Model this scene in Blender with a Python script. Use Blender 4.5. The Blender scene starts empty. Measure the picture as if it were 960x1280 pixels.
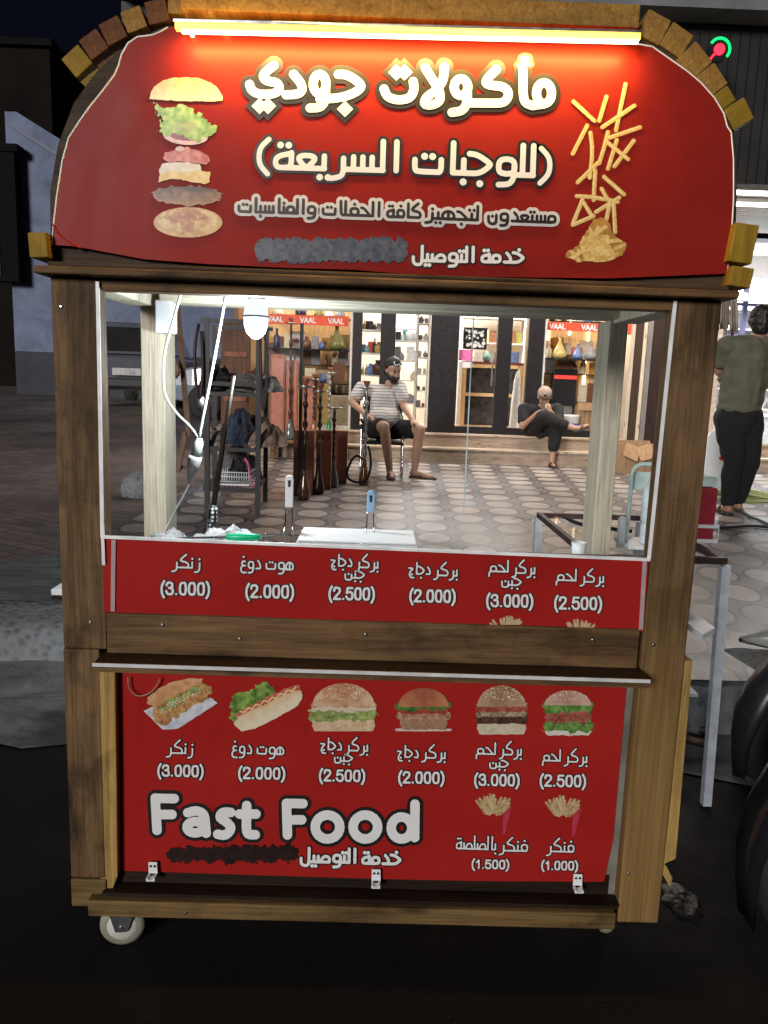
import bpy, bmesh, math, random
import numpy as np
from mathutils import Vector, Matrix
random.seed(7)
rng = np.random.default_rng(7)
SC = bpy.context.scene
COL = SC.collection
R = math.radians

# ------------------------------------------------------------------ camera, sky, sun, exposure
CAM = (-.0125, -1.4195, 1.1768)
YAW, PITCH, ROLL, FPX = .0137, -.16482, .034926, 961.
def cam_axes():
    cy, sy = math.cos(YAW), math.sin(YAW)
    f = np.array([sy*math.cos(PITCH), cy*math.cos(PITCH), math.sin(PITCH)])
    r = np.array([cy, -sy, 0.]); u = np.cross(r, f)
    return math.cos(ROLL)*r+math.sin(ROLL)*u, -math.sin(ROLL)*r+math.cos(ROLL)*u, f
AX_R, AX_U, AX_F = cam_axes()
cd = bpy.data.cameras.new('camera'); cam = bpy.data.objects.new('camera', cd); COL.objects.link(cam)
cam.matrix_world = Matrix(((AX_R[0], AX_U[0], -AX_F[0], CAM[0]), (AX_R[1], AX_U[1], -AX_F[1], CAM[1]),
                           (AX_R[2], AX_U[2], -AX_F[2], CAM[2]), (0, 0, 0, 1)))
cd.sensor_fit = 'VERTICAL'; cd.sensor_height = 24.; cd.lens = FPX/1280*24.
cd.clip_start = .02; cd.clip_end = 800
SC.camera = cam

SUN_EL, SUN_AZ = R(15), R(-153)          # azimuth from +Y, clockwise: the light comes from behind and left of the camera
w = bpy.data.worlds.new('World'); SC.world = w; w.use_nodes = True
nt = w.node_tree; bg = nt.nodes['Background']
sky = nt.nodes.new('ShaderNodeTexSky'); sky.sky_type = 'NISHITA'; sky.sun_disc = False
sky.sun_elevation = R(-2.5); sky.sun_rotation = SUN_AZ; sky.altitude = 100; sky.dust_density = .6; sky.ozone_density = 2.5
nt.links.new(sky.outputs[0], bg.inputs[0]); bg.inputs[1].default_value = .07
sd = bpy.data.lights.new('street_light_sun', 'SUN'); sd.energy = 2.4; sd.angle = R(14); sd.color = (1., .97, .94)
so = bpy.data.objects.new('street_light_sun', sd); COL.objects.link(so)
sdir = Vector((math.sin(SUN_AZ)*math.cos(SUN_EL), math.cos(SUN_AZ)*math.cos(SUN_EL), math.sin(SUN_EL)))
so.rotation_euler = (-sdir).to_track_quat('-Z', 'Y').to_euler(); so.location = sdir*30
vs = SC.view_settings; vs.view_transform = 'Standard'; vs.look = 'None'; vs.exposure = 0; vs.gamma = 1; vs.use_curve_mapping = False
SC.render.engine = 'CYCLES'
cy = SC.cycles; cy.use_denoising = True; cy.max_bounces = 8; cy.transparent_max_bounces = 16; cy.glossy_bounces = 4
cy.sample_clamp_indirect = 4; cy.caustics_reflective = False; cy.caustics_refractive = False

def ray(px, py): return AX_F + AX_R*((px-480)/FPX) + AX_U*((640-py)/FPX)
def at(px, py, Y):                       # the point where the photo's pixel meets the upright plane y = Y
    d = ray(px, py); t = (Y-CAM[1])/d[1]
    return Vector((CAM[0]+t*d[0], Y, CAM[2]+t*d[2]))
def onz(px, py, z=.15):                  # ... and a level plane
    d = ray(px, py); t = (z-CAM[2])/d[2]
    return Vector((CAM[0]+t*d[0], CAM[1]+t*d[1], z))

# ------------------------------------------------------------------ mesh helpers
class MB:
    def __init__(s): s.v = []; s.f = []; s.s = []
    def add(s, vs, fs, sm=False):
        o = len(s.v); s.v += [tuple(map(float, p)) for p in vs]
        for f in fs: s.f.append([o+i for i in f]); s.s.append(sm)
        return s
    def box(s, x0, x1, y0, y1, z0, z1, M=None):
        vs = [Vector((x, y, z)) for z in (z0, z1) for y in (y0, y1) for x in (x0, x1)]
        if M is not None: vs = [M @ p for p in vs]
        return s.add(vs, [(0, 2, 3, 1), (4, 5, 7, 6), (0, 1, 5, 4), (2, 6, 7, 3), (0, 4, 6, 2), (1, 3, 7, 5)])
    def cbox(s, c, size, rot=(0, 0, 0)):
        from mathutils import Euler
        M = Matrix.Translation(c) @ Euler(rot).to_matrix().to_4x4()
        a, b, d = (q/2 for q in size)
        return s.box(-a, a, -b, b, -d, d, M)
    def bar(s, p, q, w, h, up=(0, 0, 1)):        # rectangular bar between two points
        p = Vector(p); q = Vector(q); d = (q-p); L = d.length; d.normalize()
        u = Vector(up)
        if abs(d.dot(u)) > .98: u = Vector((0, 1, 0))
        r = d.cross(u).normalized(); u = r.cross(d)
        M = Matrix(((r.x, d.x, u.x, p.x), (r.y, d.y, u.y, p.y), (r.z, d.z, u.z, p.z), (0, 0, 0, 1)))
        return s.box(-w/2, w/2, 0, L, -h/2, h/2, M)
    def prism(s, poly, y0, y1):                  # (x, z) outline, thickness along y
        n = len(poly)
        vs = [(x, y0, z) for x, z in poly]+[(x, y1, z) for x, z in poly]
        fs = [list(range(n)), list(range(2*n-1, n-1, -1))]+[(i, n+i, n+(i+1) % n, (i+1) % n) for i in range(n)]
        return s.add(vs, fs)
    def slab(s, poly, z0, z1):                   # (x, y) outline, thickness along z
        n = len(poly)
        vs = [(x, y, z0) for x, y in poly]+[(x, y, z1) for x, y in poly]
        fs = [list(range(n))[::-1], list(range(n, 2*n))]+[(i, (i+1) % n, n+(i+1) % n, n+i) for i in range(n)]
        return s.add(vs, fs)
    def tube(s, pts, r, n=8, caps=True):
        pts = [Vector(p) for p in pts]; k = len(pts)
        rs = r if isinstance(r, (list, tuple)) else [r]*k
        prev = None; vs = []
        for i, p in enumerate(pts):
            d = (pts[min(i+1, k-1)]-pts[max(i-1, 0)]).normalized()
            if prev is None:
                u = Vector((0, 0, 1)) if abs(d.z) < .9 else Vector((1, 0, 0))
                a = d.cross(u).normalized()
            else:
                a = (prev-d*prev.dot(d)).normalized()
            prev = a; b = d.cross(a)
            vs += [p+(a*math.cos(t)+b*math.sin(t))*rs[i] for t in (2*math.pi*j/n for j in range(n))]
        fs = [(i*n+j, i*n+(j+1) % n, (i+1)*n+(j+1) % n, (i+1)*n+j) for i in range(k-1) for j in range(n)]
        s.add(vs, fs, True)
        if caps:
            o = len(s.v)-len(vs)
            s.f += [[o+j for j in range(n)][::-1], [o+(k-1)*n+j for j in range(n)]]; s.s += [False, False]
        return s
    def lathe(s, prof, c=(0, 0, 0), n=16, axis='z', sm=True):
        vs = []
        for r, h in prof:
            for j in range(n):
                t = 2*math.pi*j/n; a, b = r*math.cos(t), r*math.sin(t)
                vs.append({'z': (c[0]+a, c[1]+b, c[2]+h), 'y': (c[0]+a, c[1]+h, c[2]-b), 'x': (c[0]+h, c[1]+a, c[2]+b)}[axis])
        k = len(prof)
        fs = [(i*n+j, i*n+(j+1) % n, (i+1)*n+(j+1) % n, (i+1)*n+j) for i in range(k-1) for j in range(n)]
        s.add(vs, fs, sm); o = len(s.v)-len(vs)
        if prof[0][0] > 1e-5: s.f.append([o+j for j in range(n)][::-1]); s.s.append(False)
        if prof[-1][0] > 1e-5: s.f.append([o+(k-1)*n+j for j in range(n)]); s.s.append(False)
        return s
    def ball(s, c, r, n=12, M=None):
        if not isinstance(r, (tuple, list)): r = (r, r, r)
        vs = []; fs = []
        for i in range(n+1):
            ph = math.pi*i/n
            for j in range(2*n):
                t = math.pi*j/n
                p = Vector((r[0]*math.sin(ph)*math.cos(t), r[1]*math.sin(ph)*math.sin(t), r[2]*math.cos(ph)))
                if M is not None: p = M @ p
                vs.append(p+Vector(c))
        m = 2*n
        fs = [(i*m+j, (i+1)*m+j, (i+1)*m+(j+1) % m, i*m+(j+1) % m) for i in range(n) for j in range(m)]
        return s.add(vs, fs, True)
    def build(s, name, mat, parent=None, bevel=0, tag=None):
        me = bpy.data.meshes.new(name); me.from_pydata(s.v, [], s.f)
        me.polygons.foreach_set('use_smooth', s.s)
        me.validate(); me.update()
        bm = bmesh.new(); bm.from_mesh(me); bmesh.ops.remove_doubles(bm, verts=bm.verts, dist=1e-6)
        bmesh.ops.recalc_face_normals(bm, faces=bm.faces); bm.to_mesh(me); bm.free()
        if mat is not None: me.materials.append(mat)
        o = bpy.data.objects.new(name, me); COL.objects.link(o)
        if parent is not None: o.parent = parent
        if bevel:
            b = o.modifiers.new('bevel', 'BEVEL'); b.width = bevel; b.segments = 2; b.limit_method = 'ANGLE'; b.angle_limit = R(40)
        return o
def tag(o, label, cat, group=None, kind=None):
    if label: o['label'] = label
    if cat: o['category'] = cat
    if group: o['group'] = group
    if kind: o['kind'] = kind
    return o
def thing(name, label, cat, group=None, loc=(0, 0, 0), rz=0):
    o = bpy.data.objects.new(name, None); COL.objects.link(o); o.empty_display_size = .1
    o.location = loc; o.rotation_euler = (0, 0, rz)
    return tag(o, label, cat, group)
def struct(o): o['kind'] = 'structure'; return o
def dup(root, loc=None, rz=None, label=None):
    c = root.copy(); COL.objects.link(c)
    if loc is not None: c.location = loc
    if rz is not None: c.rotation_euler = (0, 0, rz)
    if label: c['label'] = label
    for ch in list(root.children):
        d = ch.copy(); COL.objects.link(d); d.parent = c
        for g in list(ch.children):
            e = g.copy(); COL.objects.link(e); e.parent = d
    return c
from mathutils import noise as mnoise
def wrinkle(ob, amp, freq, seed=0):
    me = ob.data; n = len(me.vertices); co = np.zeros(n*3); no = np.zeros(n*3)
    me.vertices.foreach_get('co', co); me.vertices.foreach_get('normal', no); co = co.reshape(-1, 3); no = no.reshape(-1, 3)
    d = np.zeros(n); off = Vector((seed*7.3, seed*3.1, 0))
    for i in range(n):
        q = Vector((co[i, 0]*freq, co[i, 1]*freq, co[i, 2]*freq*.55))+off
        d[i] = 1-2.2*abs(mnoise.noise(q+Vector((0, 0, .9*mnoise.noise(q*.7)))))+.4*mnoise.noise(q*2.3)
    me.vertices.foreach_set('co', (co+no*(amp*d)[:, None]).ravel()); me.update(); return ob
def chaikin(p, it=2, closed=False):
    p = [np.array(q, float) for q in p]
    for _ in range(it):
        if len(p) < 3: break
        q = []
        for i in range(len(p)-(0 if closed else 1)):
            a, b = p[i], p[(i+1) % len(p)]
            q += [a*.75+b*.25, a*.25+b*.75]
        p = q if closed else [p[0]]+q[1:-1]+[p[-1]]
    return p
def spline(pts, it=2): return [Vector(q) for q in chaikin([tuple(p) for p in pts], it)]

# ------------------------------------------------------------------ materials
def new_mat(name):
    m = bpy.data.materials.new(name); m.use_nodes = True
    return m, m.node_tree, m.node_tree.nodes['Principled BSDF']
def N(nt, t, **kw):
    n = nt.nodes.new(t)
    for k, v in kw.items(): setattr(n, k, v)
    return n
def ramp(nt, fac, stops):
    r = nt.nodes.new('ShaderNodeValToRGB'); e = r.color_ramp.elements
    while len(e) < len(stops): e.new(.5)
    for el, (p, c) in zip(e, stops): el.position = p; el.color = (*c, 1) if len(c) == 3 else c
    nt.links.new(fac, r.inputs[0]); return r.outputs[0]
def coords(nt, scale=(1, 1, 1), rot=(0, 0, 0)):
    t = nt.nodes.new('ShaderNodeTexCoord'); m = nt.nodes.new('ShaderNodeMapping')
    m.inputs['Scale'].default_value = scale; m.inputs['Rotation'].default_value = rot
    nt.links.new(t.outputs['Object'], m.inputs[0]); return m.outputs[0]
def noise(nt, vec, scale, detail=4, rough=.55, dist=0):
    n = nt.nodes.new('ShaderNodeTexNoise'); n.inputs['Scale'].default_value = scale
    n.inputs['Detail'].default_value = detail; n.inputs['Roughness'].default_value = rough; n.inputs['Distortion'].default_value = dist
    nt.links.new(vec, n.inputs['Vector']); return n.outputs['Fac']
def mixc(nt, fac, a, b, mode='MIX'):
    m = nt.nodes.new('ShaderNodeMix'); m.data_type = 'RGBA'; m.blend_type = mode
    for i, v in ((0, fac), (6, a), (7, b)):
        if isinstance(v, (int, float)): m.inputs[i].default_value = v
        elif isinstance(v, tuple): m.inputs[i].default_value = (*v, 1)
        else: nt.links.new(v, m.inputs[i])
    return m.outputs[2]
def math_(nt, op, a, b=None, c=None):
    m = nt.nodes.new('ShaderNodeMath'); m.operation = op
    for i, v in enumerate((a, b, c)):
        if v is None: continue
        if isinstance(v, (int, float)): m.inputs[i].default_value = v
        else: nt.links.new(v, m.inputs[i])
    return m.outputs[0]
def bump(nt, b, h, strength=.3, dist=.01):
    n = nt.nodes.new('ShaderNodeBump'); n.inputs['Strength'].default_value = strength; n.inputs['Distance'].default_value = dist
    nt.links.new(h, n.inputs['Height']); nt.links.new(n.outputs[0], b.inputs['Normal'])
def plain(name, c, rough=.5, metal=0, var=.18, scale=20, bmp=0, spec=.5, coat=0):
    m, nt, b = new_mat(name); v = coords(nt)
    f = noise(nt, v, scale)
    lo = tuple(q*(1-var) for q in c); hi = tuple(min(1, q*(1+var)) for q in c)
    nt.links.new(ramp(nt, f, [(.3, lo), (.7, hi)]), b.inputs['Base Color'])
    rr = nt.nodes.new('ShaderNodeMapRange'); nt.links.new(f, rr.inputs[0])
    rr.inputs[3].default_value = max(.02, rough-.08); rr.inputs[4].default_value = min(1, rough+.08)
    nt.links.new(rr.outputs[0], b.inputs['Roughness'])
    b.inputs['Metallic'].default_value = metal; b.inputs['Specular IOR Level'].default_value = spec
    if coat: b.inputs['Coat Weight'].default_value = coat
    if bmp: bump(nt, b, noise(nt, v, scale*3), bmp, .004)
    return m
def wood(name, dark, light, axis, rough=.62, stain=.5, grain=1.):
    m, nt, b = new_mat(name)
    sc = [34*grain]*3; sc['xyz'.index(axis)] = 1.5
    v = coords(nt, tuple(sc))
    g = noise(nt, v, 1.6, 6, .62, .6)
    base = ramp(nt, g, [(.28, dark), (.5, tuple((a+c)/2 for a, c in zip(dark, light))), (.74, light)])
    v2 = coords(nt, tuple(1. if a == axis else 3.2 for a in 'xyz'))
    big = noise(nt, v2, 3.3, 5, .65, .4)
    st = ramp(nt, big, [(.33, (1, 1, 1)), (.5, (.35,)*3), (.7, (0, 0, 0))])
    base = mixc(nt, math_(nt, 'MULTIPLY', st, stain), base, tuple(q*.24 for q in dark))
    vo = nt.nodes.new('ShaderNodeTexVoronoi'); vo.inputs['Scale'].default_value = 3.1
    v3 = coords(nt, tuple(.9 if a == axis else 2.6 for a in 'xyz')); nt.links.new(v3, vo.inputs['Vector'])
    kn = ramp(nt, vo.outputs['Distance'], [(.05, (1, 1, 1)), (.13, (0, 0, 0))])
    base = mixc(nt, math_(nt, 'MULTIPLY', kn, .75), base, tuple(q*.25 for q in dark))
    sc2 = [150*grain]*3; sc2['xyz'.index(axis)] = 5.
    fib = noise(nt, coords(nt, tuple(sc2)), 1.3, 4, .7, .3)
    base = mixc(nt, 1., base, ramp(nt, fib, [(.3, (.62, .60, .58)), (.52, (1, 1, 1)), (.75, (1.22, 1.2, 1.15))]), 'MULTIPLY')
    dirt = ramp(nt, noise(nt, coords(nt), 7.5, 6, .72, .8), [(.52, (0, 0, 0)), (.70, (1, 1, 1))])
    base = mixc(nt, math_(nt, 'MULTIPLY', dirt, min(1, stain*.8)), base, tuple(q*.3 for q in dark))
    nt.links.new(base, b.inputs['Base Color']); b.inputs['Roughness'].default_value = rough
    b.inputs['Specular IOR Level'].default_value = .18
    bump(nt, b, math_(nt, 'ADD', g, fib), .5, .003)
    return m
def emit(name, c, s, base=(.8, .8, .8)):
    m, nt, b = new_mat(name); b.inputs['Base Color'].default_value = (*base, 1)
    b.inputs['Emission Color'].default_value = (*c, 1); b.inputs['Emission Strength'].default_value = s
    return m
def glass(name, tint=(1, 1, 1), rough=.02, refl=.09):
    m = bpy.data.materials.new(name); m.use_nodes = True; nt = m.node_tree; nt.nodes.clear()
    o = N(nt, 'ShaderNodeOutputMaterial'); t = N(nt, 'ShaderNodeBsdfTransparent'); g = N(nt, 'ShaderNodeBsdfGlossy')
    t.inputs[0].default_value = (*tint, 1); g.inputs['Roughness'].default_value = rough
    lw = N(nt, 'ShaderNodeLayerWeight'); lw.inputs[0].default_value = .25
    mx = N(nt, 'ShaderNodeMixShader')
    f = math_(nt, 'MULTIPLY', lw.outputs['Fresnel'], refl*4)
    nt.links.new(f, mx.inputs[0]); nt.links.new(t.outputs[0], mx.inputs[1]); nt.links.new(g.outputs[0], mx.inputs[2])
    nt.links.new(mx.outputs[0], o.inputs[0]); return m
def vinyl(name, c, c2):
    m, nt, b = new_mat(name); v = coords(nt)
    f = noise(nt, coords(nt, (1, 1, 2.2)), 2.4, 3)
    col = ramp(nt, f, [(.3, c), (.72, c2)])
    dirt = ramp(nt, noise(nt, coords(nt, (3, 1, .7)), 9, 6, .7), [(.56, (0, 0, 0)), (.78, (1, 1, 1))])
    col = mixc(nt, math_(nt, 'MULTIPLY', dirt, .25), col, tuple(q*.4 for q in c))
    nt.links.new(col, b.inputs['Base Color'])
    b.inputs['Roughness'].default_value = .38; b.inputs['Specular IOR Level'].default_value = .07
    bump(nt, b, noise(nt, coords(nt, (1, 1, .8)), 5, 2, .45, .5), .22, .03)
    return m
M = {}
M['post_wood'] = wood('stained_post_wood', (.085, .046, .02), (.27, .16, .075), 'z', stain=.85)
M['pine'] = wood('raw_pine_wood', (.30, .18, .05), (.52, .34, .12), 'z', stain=.3)
M['beam_wood'] = wood('stained_beam_wood', (.09, .047, .019), (.26, .148, .065), 'x', stain=.75)
M['rail_wood'] = wood('rail_wood', (.12, .07, .026), (.28, .175, .07), 'x', stain=.7)
M['dark_wood'] = wood('dark_plank_wood', (.014, .008, .005), (.036, .021, .013), 'x', rough=.5)
M['arch_wood'] = wood('arch_board_wood', (.045, .027, .015), (.12, .077, .045), 'x', stain=.8)
M['slat_wood'] = wood('roof_slat_wood', (.26, .12, .025), (.46, .26, .06), 'y', stain=.4)
M['slat_dark'] = wood('roof_slat_wood_dark', (.11, .04, .014), (.22, .085, .028), 'y', stain=.4)
M['yellow_wood'] = wood('yellow_painted_wood', (.26, .15, .012), (.42, .26, .03), 'z', stain=.45)
M['cream_wood'] = wood('cream_painted_wood', (.46, .41, .31), (.64, .59, .47), 'z', stain=.15)
M['cream_beam'] = wood('cream_painted_beam', (.42, .38, .29), (.60, .56, .45), 'x', stain=.15)
M['red_vinyl'] = vinyl('red_banner_vinyl', (.31, .014, .012), (.37, .020, .017))
M['top_vinyl'] = vinyl('dimmed_red_banner_vinyl', (.225, .014, .011), (.275, .020, .015))  # the same red, darkened to carry the weaker light on the top banner
M['white_edge'] = plain('white_plastic_edge', (.8, .8, .8), .35)
M['ink_black'] = plain('black_print_ink', (.012, .01, .01), .4, var=.1)
M['ink_white'] = plain('white_print_ink', (.76, .76, .76), .4, var=.04)
M['ink_pale'] = plain('pale_grey_print_ink', (.6, .58, .58), .4, var=.05)
M['white_plastic'] = plain('white_plastic', (.78, .8, .82), .35, var=.05)
M['steel'] = plain('brushed_steel', (.55, .56, .58), .32, 1, scale=60)
M['chrome'] = plain('chrome', (.75, .75, .77), .15, 1)
M['black_metal'] = plain('black_painted_metal', (.012, .011, .012), .4)
M['black_plastic'] = plain('black_plastic', (.014, .014, .016), .35)
M['black_gloss'] = plain('glossy_black_plastic', (.008, .008, .01), .12, coat=.6)
M['rubber'] = plain('black_rubber', (.014, .013, .013), .75, bmp=.3)
M['clear_glass'] = glass('clear_glass', refl=.02); M['back_pane'] = glass('clean_back_pane', rough=.25, refl=.004)
M['shop_glass'] = glass('shop_window_glass', (.97, .97, .96), refl=.05)

# ------------------------------------------------------------------ lettering: strokes -> distance field -> outline mesh
def glyph(c, Rj, Lj):
    """strokes, dots and advance of an Arabic letter, x running left from 0, alef height 1"""
    P, D = [], []
    s0 = 0 if Rj else -.13
    def two(x, y): D.extend([(x-.115, y), (x+.115, y)])
    if c in 'اأ':
        if Rj: P += [[(0, 0), (-.13, 0)], [(-.13, 0), (-.13, 1)]]
        else: P += [[(-.13, 0), (-.13, 1)]]
        if c == 'أ': P += [[(-.02, 1.38), (-.16, 1.4), (-.18, 1.25), (-.02, 1.22)]]
        return P, D, .27
    if c in 'بتنيئ' and Lj:
        P += [[(s0, 0), (-.32, 0)], [(-.14, .44), (-.14, 0)]]
        if c == 'ب': D += [(-.14, -.3)]
        if c == 'ت': two(-.14, .7)
        if c == 'ن': D += [(-.14, .7)]
        if c == 'ي': two(-.14, -.3)
        return P, D, .32
    if c in 'بت':
        P += [[(0, 0), (-.72, 0), (-.86, .04), (-.86, .4)] if Rj else [(-.1, .42), (-.1, 0), (-.25, 0), (-.72, 0), (-.86, .04), (-.86, .4)]]
        if c == 'ت': two(-.47, .52)
        else: D += [(-.45, -.3)]
        return P, D, .98
    if c == 'ن':
        P += [[(0, 0), (-.12, 0), (-.16, -.14), (-.3, -.2), (-.54, -.2), (-.68, -.1), (-.68, .34)] if Rj else
              [(-.1, .4), (-.1, -.1), (-.2, -.26), (-.45, -.26), (-.6, -.1), (-.6, .3)]]
        if Rj: P += [[(-.14, .34), (-.14, -.05)]]
        D += [(-.4, .36) if Rj else (-.35, .3)]; return P, D, .78
    if c == 'ل':
        if Lj: P += [[(s0, 0), (-.3, 0)], [(-.14, 1), (-.14, 0)]]; return P, D, .3
        P += [[(0, 0), (-.14, 0)], [(-.14, 1), (-.14, -.1), (-.25, -.28), (-.5, -.28), (-.66, -.12), (-.66, .25)]]; return P, D, .78
    if c in 'جحخ':
        if Lj:
            if Rj: P += [[(0, 0), (-.68, 0)], [(-.55, .56), (-.4, .54), (-.02, .02)]]
            else: P += [[(-.66, .66), (-.44, .64), (-.06, .36), (-.06, .26), (-.36, 0), (-.7, 0)]]
            a = .68
            if c == 'ج': D += [(-.34, -.34)]
            if c == 'خ': D += [(-.3, .86)]
            return P, D, a
        P += [[(0, .08), (-.1, .1), (-.3, .12)] if Rj else [], [(-.58, .5), (-.12, .48), (-.4, .22), (-.52, -.06), (-.4, -.34), (-.06, -.34)]]
        P = [p for p in P if p]
        if c == 'ج': D += [(-.24, -.06)]
        if c == 'خ': D += [(-.34, .8)]
        return P, D, .66
    if c == 'د':
        P += [[(-.36, .62), (-.14, .34), (-.12, .02), (-.24, 0), (-.5, 0)]]
        if Rj: P += [[(0, 0), (-.2, 0)]]
        return P, D, .6
    if c in 'رز':
        P += [[(0, 0), (-.12, -.02), (-.16, -.26), (-.46, -.33)] if Rj else [(-.1, .38), (-.1, -.1), (-.18, -.3), (-.44, -.34)]]
        if Rj: P += [[(-.12, .38), (-.12, -.02)]]
        if c == 'ز': D += [(-.12, .68)]
        return P, D, .42
    if c == 'س':
        P += [[(s0, 0), (-.82, 0)]]+[[(x, .44), (x, 0)] for x in (-.14, -.4, -.66)]; return P, D, .82
    if c == 'ص':
        P += [[(s0, 0), (-.96, 0)], [(-.1, 0), (-.06, .22), (-.2, .42), (-.42, .42), (-.6, .2), (-.68, 0)], [(-.82, .42), (-.82, 0)]]; return P, D, .96
    if c in 'عغ':
        if Rj and Lj: P += [[(0, 0), (-.62, 0)], [(-.32, 0), (-.06, .3), (-.14, .44), (-.48, .44), (-.56, .3), (-.32, 0)]]; a = .62
        else: P += [[(-.14, .52), (-.34, .56), (-.44, .4), (-.36, .2), (-.12, .2)], [(-.3, .2), (-.5, .08), (-.5, -.26), (-.3, -.36), (-.04, -.34)]]; a = .6
        if c == 'غ': D += [(-.28, .88)]
        return P, D, a
    if c == 'ف':
        P += [[(s0, 0), (-.7, 0)], [(-.3, 0), (-.06, .06), (-.06, .44), (-.3, .52), (-.54, .44), (-.52, .1), (-.3, 0)]]; D += [(-.3, .8)]; return P, D, .7
    if c == 'ك':
        P += [[(-.28, 1.02), (-.72, .62), (-.66, .5), (-.2, .4), (-.08, .2), (-.16, 0), (-.4, 0), (-.86, 0)]]
        if Rj: P += [[(0, 0), (-.4, 0)]]
        return P, D, .86
    if c == 'م':
        lp = [(-.28, 0), (-.06, .04), (-.06, .4), (-.28, .48), (-.5, .4), (-.5, .04), (-.28, 0)]
        if Lj: P += [[(s0 if Rj else -.28, 0), (-.58, 0)], lp]; return P, D, .58
        P += [[(0, 0), (-.28, 0)], lp, [(-.3, 0), (-.56, -.02), (-.6, -.2), (-.6, -.42)]]; return P, D, .7
    if c == 'ه':
        lp = [(-.34, 0), (-.04, .02), (-.06, .4), (-.34, .6), (-.64, .4), (-.64, .02), (-.34, 0)]
        P += [lp, [(-.34, .55), (-.34, 0)], [(s0 if Rj else -.3, 0), (-.72, 0)]]; return P, D, .72
    if c == 'ة':
        P += [[(0, 0), (-.3, 0)], [(-.12, .52), (-.12, .04), (-.3, 0), (-.52, .0), (-.58, .2), (-.5, .4), (-.12, .5)]]; two(-.32, .78); return P, D, .68
    if c == 'و':
        P += [[(-.3, .02), (-.07, .06), (-.07, .46), (-.3, .54), (-.53, .46), (-.53, .06), (-.3, .02)], [(-.08, .3), (-.08, -.1), (-.2, -.33), (-.52, -.35)]]
        if Rj: P += [[(0, 0), (-.14, .02)]]
        return P, D, .62
    if c == '\u0001':
        if Rj: P += [[(0, 0), (-.3, 0)], [(-.16, 1), (-.16, 0)], [(-.3, 0), (-.44, .05), (-.46, 1)]]; return P, D, .6
        P += [[(-.12, 1), (-.2, .5), (-.6, .1), (-.6, 0), (-.3, 0), (-.26, .2), (-.62, 1)]]; return P, D, .72
    raise ValueError(c)
DUAL = 'بتنيئلجحخسصعغفكمه'
def arabic(word):
    word = word.replace('لا', '\u0001'); x = 0; SP, DP = [], []
    for i, c in enumerate(word):
        Rj = i > 0 and word[i-1] in DUAL
        Lj = i+1 < len(word) and c in DUAL
        P, D, a = glyph(c, Rj, Lj)
        SP += [[(px+x, py) for px, py in p] for p in P]; DP += [(px+x, py) for px, py in D]
        x -= a+(0 if Lj else .1)
    return SP, DP, -x-.1
LATIN = {
 '0': ([[(.5, 0), (.2, .02), (.12, .5), (.2, .98), (.5, 1), (.62, .98), (.7, .5), (.62, .02), (.5, 0)]], .82),
 '1': ([[(.16, .72), (.42, .98)], [(.42, .98), (.42, 0)]], .7),
 '2': ([[(.12, .72), (.16, .98), (.45, 1.02), (.68, .92), (.66, .6), (.4, .36), (.12, 0)], [(.12, 0), (.7, 0)]], .82),
 '3': ([[(.12, .76), (.2, 1), (.62, 1), (.66, .6), (.36, .54)], [(.36, .54), (.7, .5), (.7, .0), (.2, 0), (.1, .26)]], .82),
 '5': ([[(.66, 1), (.22, 1)], [(.22, 1), (.15, .54)], [(.15, .54), (.4, .68), (.7, .56), (.7, .02), (.3, -.04), (.1, .24)]], .82),
 '.': ([[(.18, .02), (.2, .02)]], .38),
 '(': ([[(.36, 1.12), (.14, .75), (.14, .1), (.36, -.28)]], .46),
 ')': ([[(.1, 1.12), (.32, .75), (.32, .1), (.1, -.28)]], .46),
 'V': ([[(.06, 1), (.4, 0)], [(.4, 0), (.74, 1)]], .84), 'A': ([[(.06, 0), (.4, 1)], [(.4, 1), (.74, 0)], [(.2, .34), (.6, .34)]], .84),
 'L': ([[(.14, 1), (.14, 0)], [(.14, 0), (.62, 0)]], .7), 'H': ([[(.1, 0), (.1, 1)], [(.6, 0), (.6, 1)], [(.1, .5), (.6, .5)]], .75),
 '8': ([[(.4, .52), (.16, .6), (.18, 1), (.62, 1), (.64, .6), (.4, .52)], [(.4, .52), (.1, .44), (.12, 0), (.68, 0), (.7, .44), (.4, .52)]], .82),
 '6': ([[(.6, .98), (.3, .8), (.14, .4), (.2, 0), (.6, 0), (.68, .4), (.4, .58), (.16, .4)]], .82),
}
def latin(s):
    x = 0; SP = []
    for ch in s:
        P, a = LATIN[ch]; SP += [[(px+x, py) for px, py in p] for p in P]; x += a
    return SP, [], x
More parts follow.
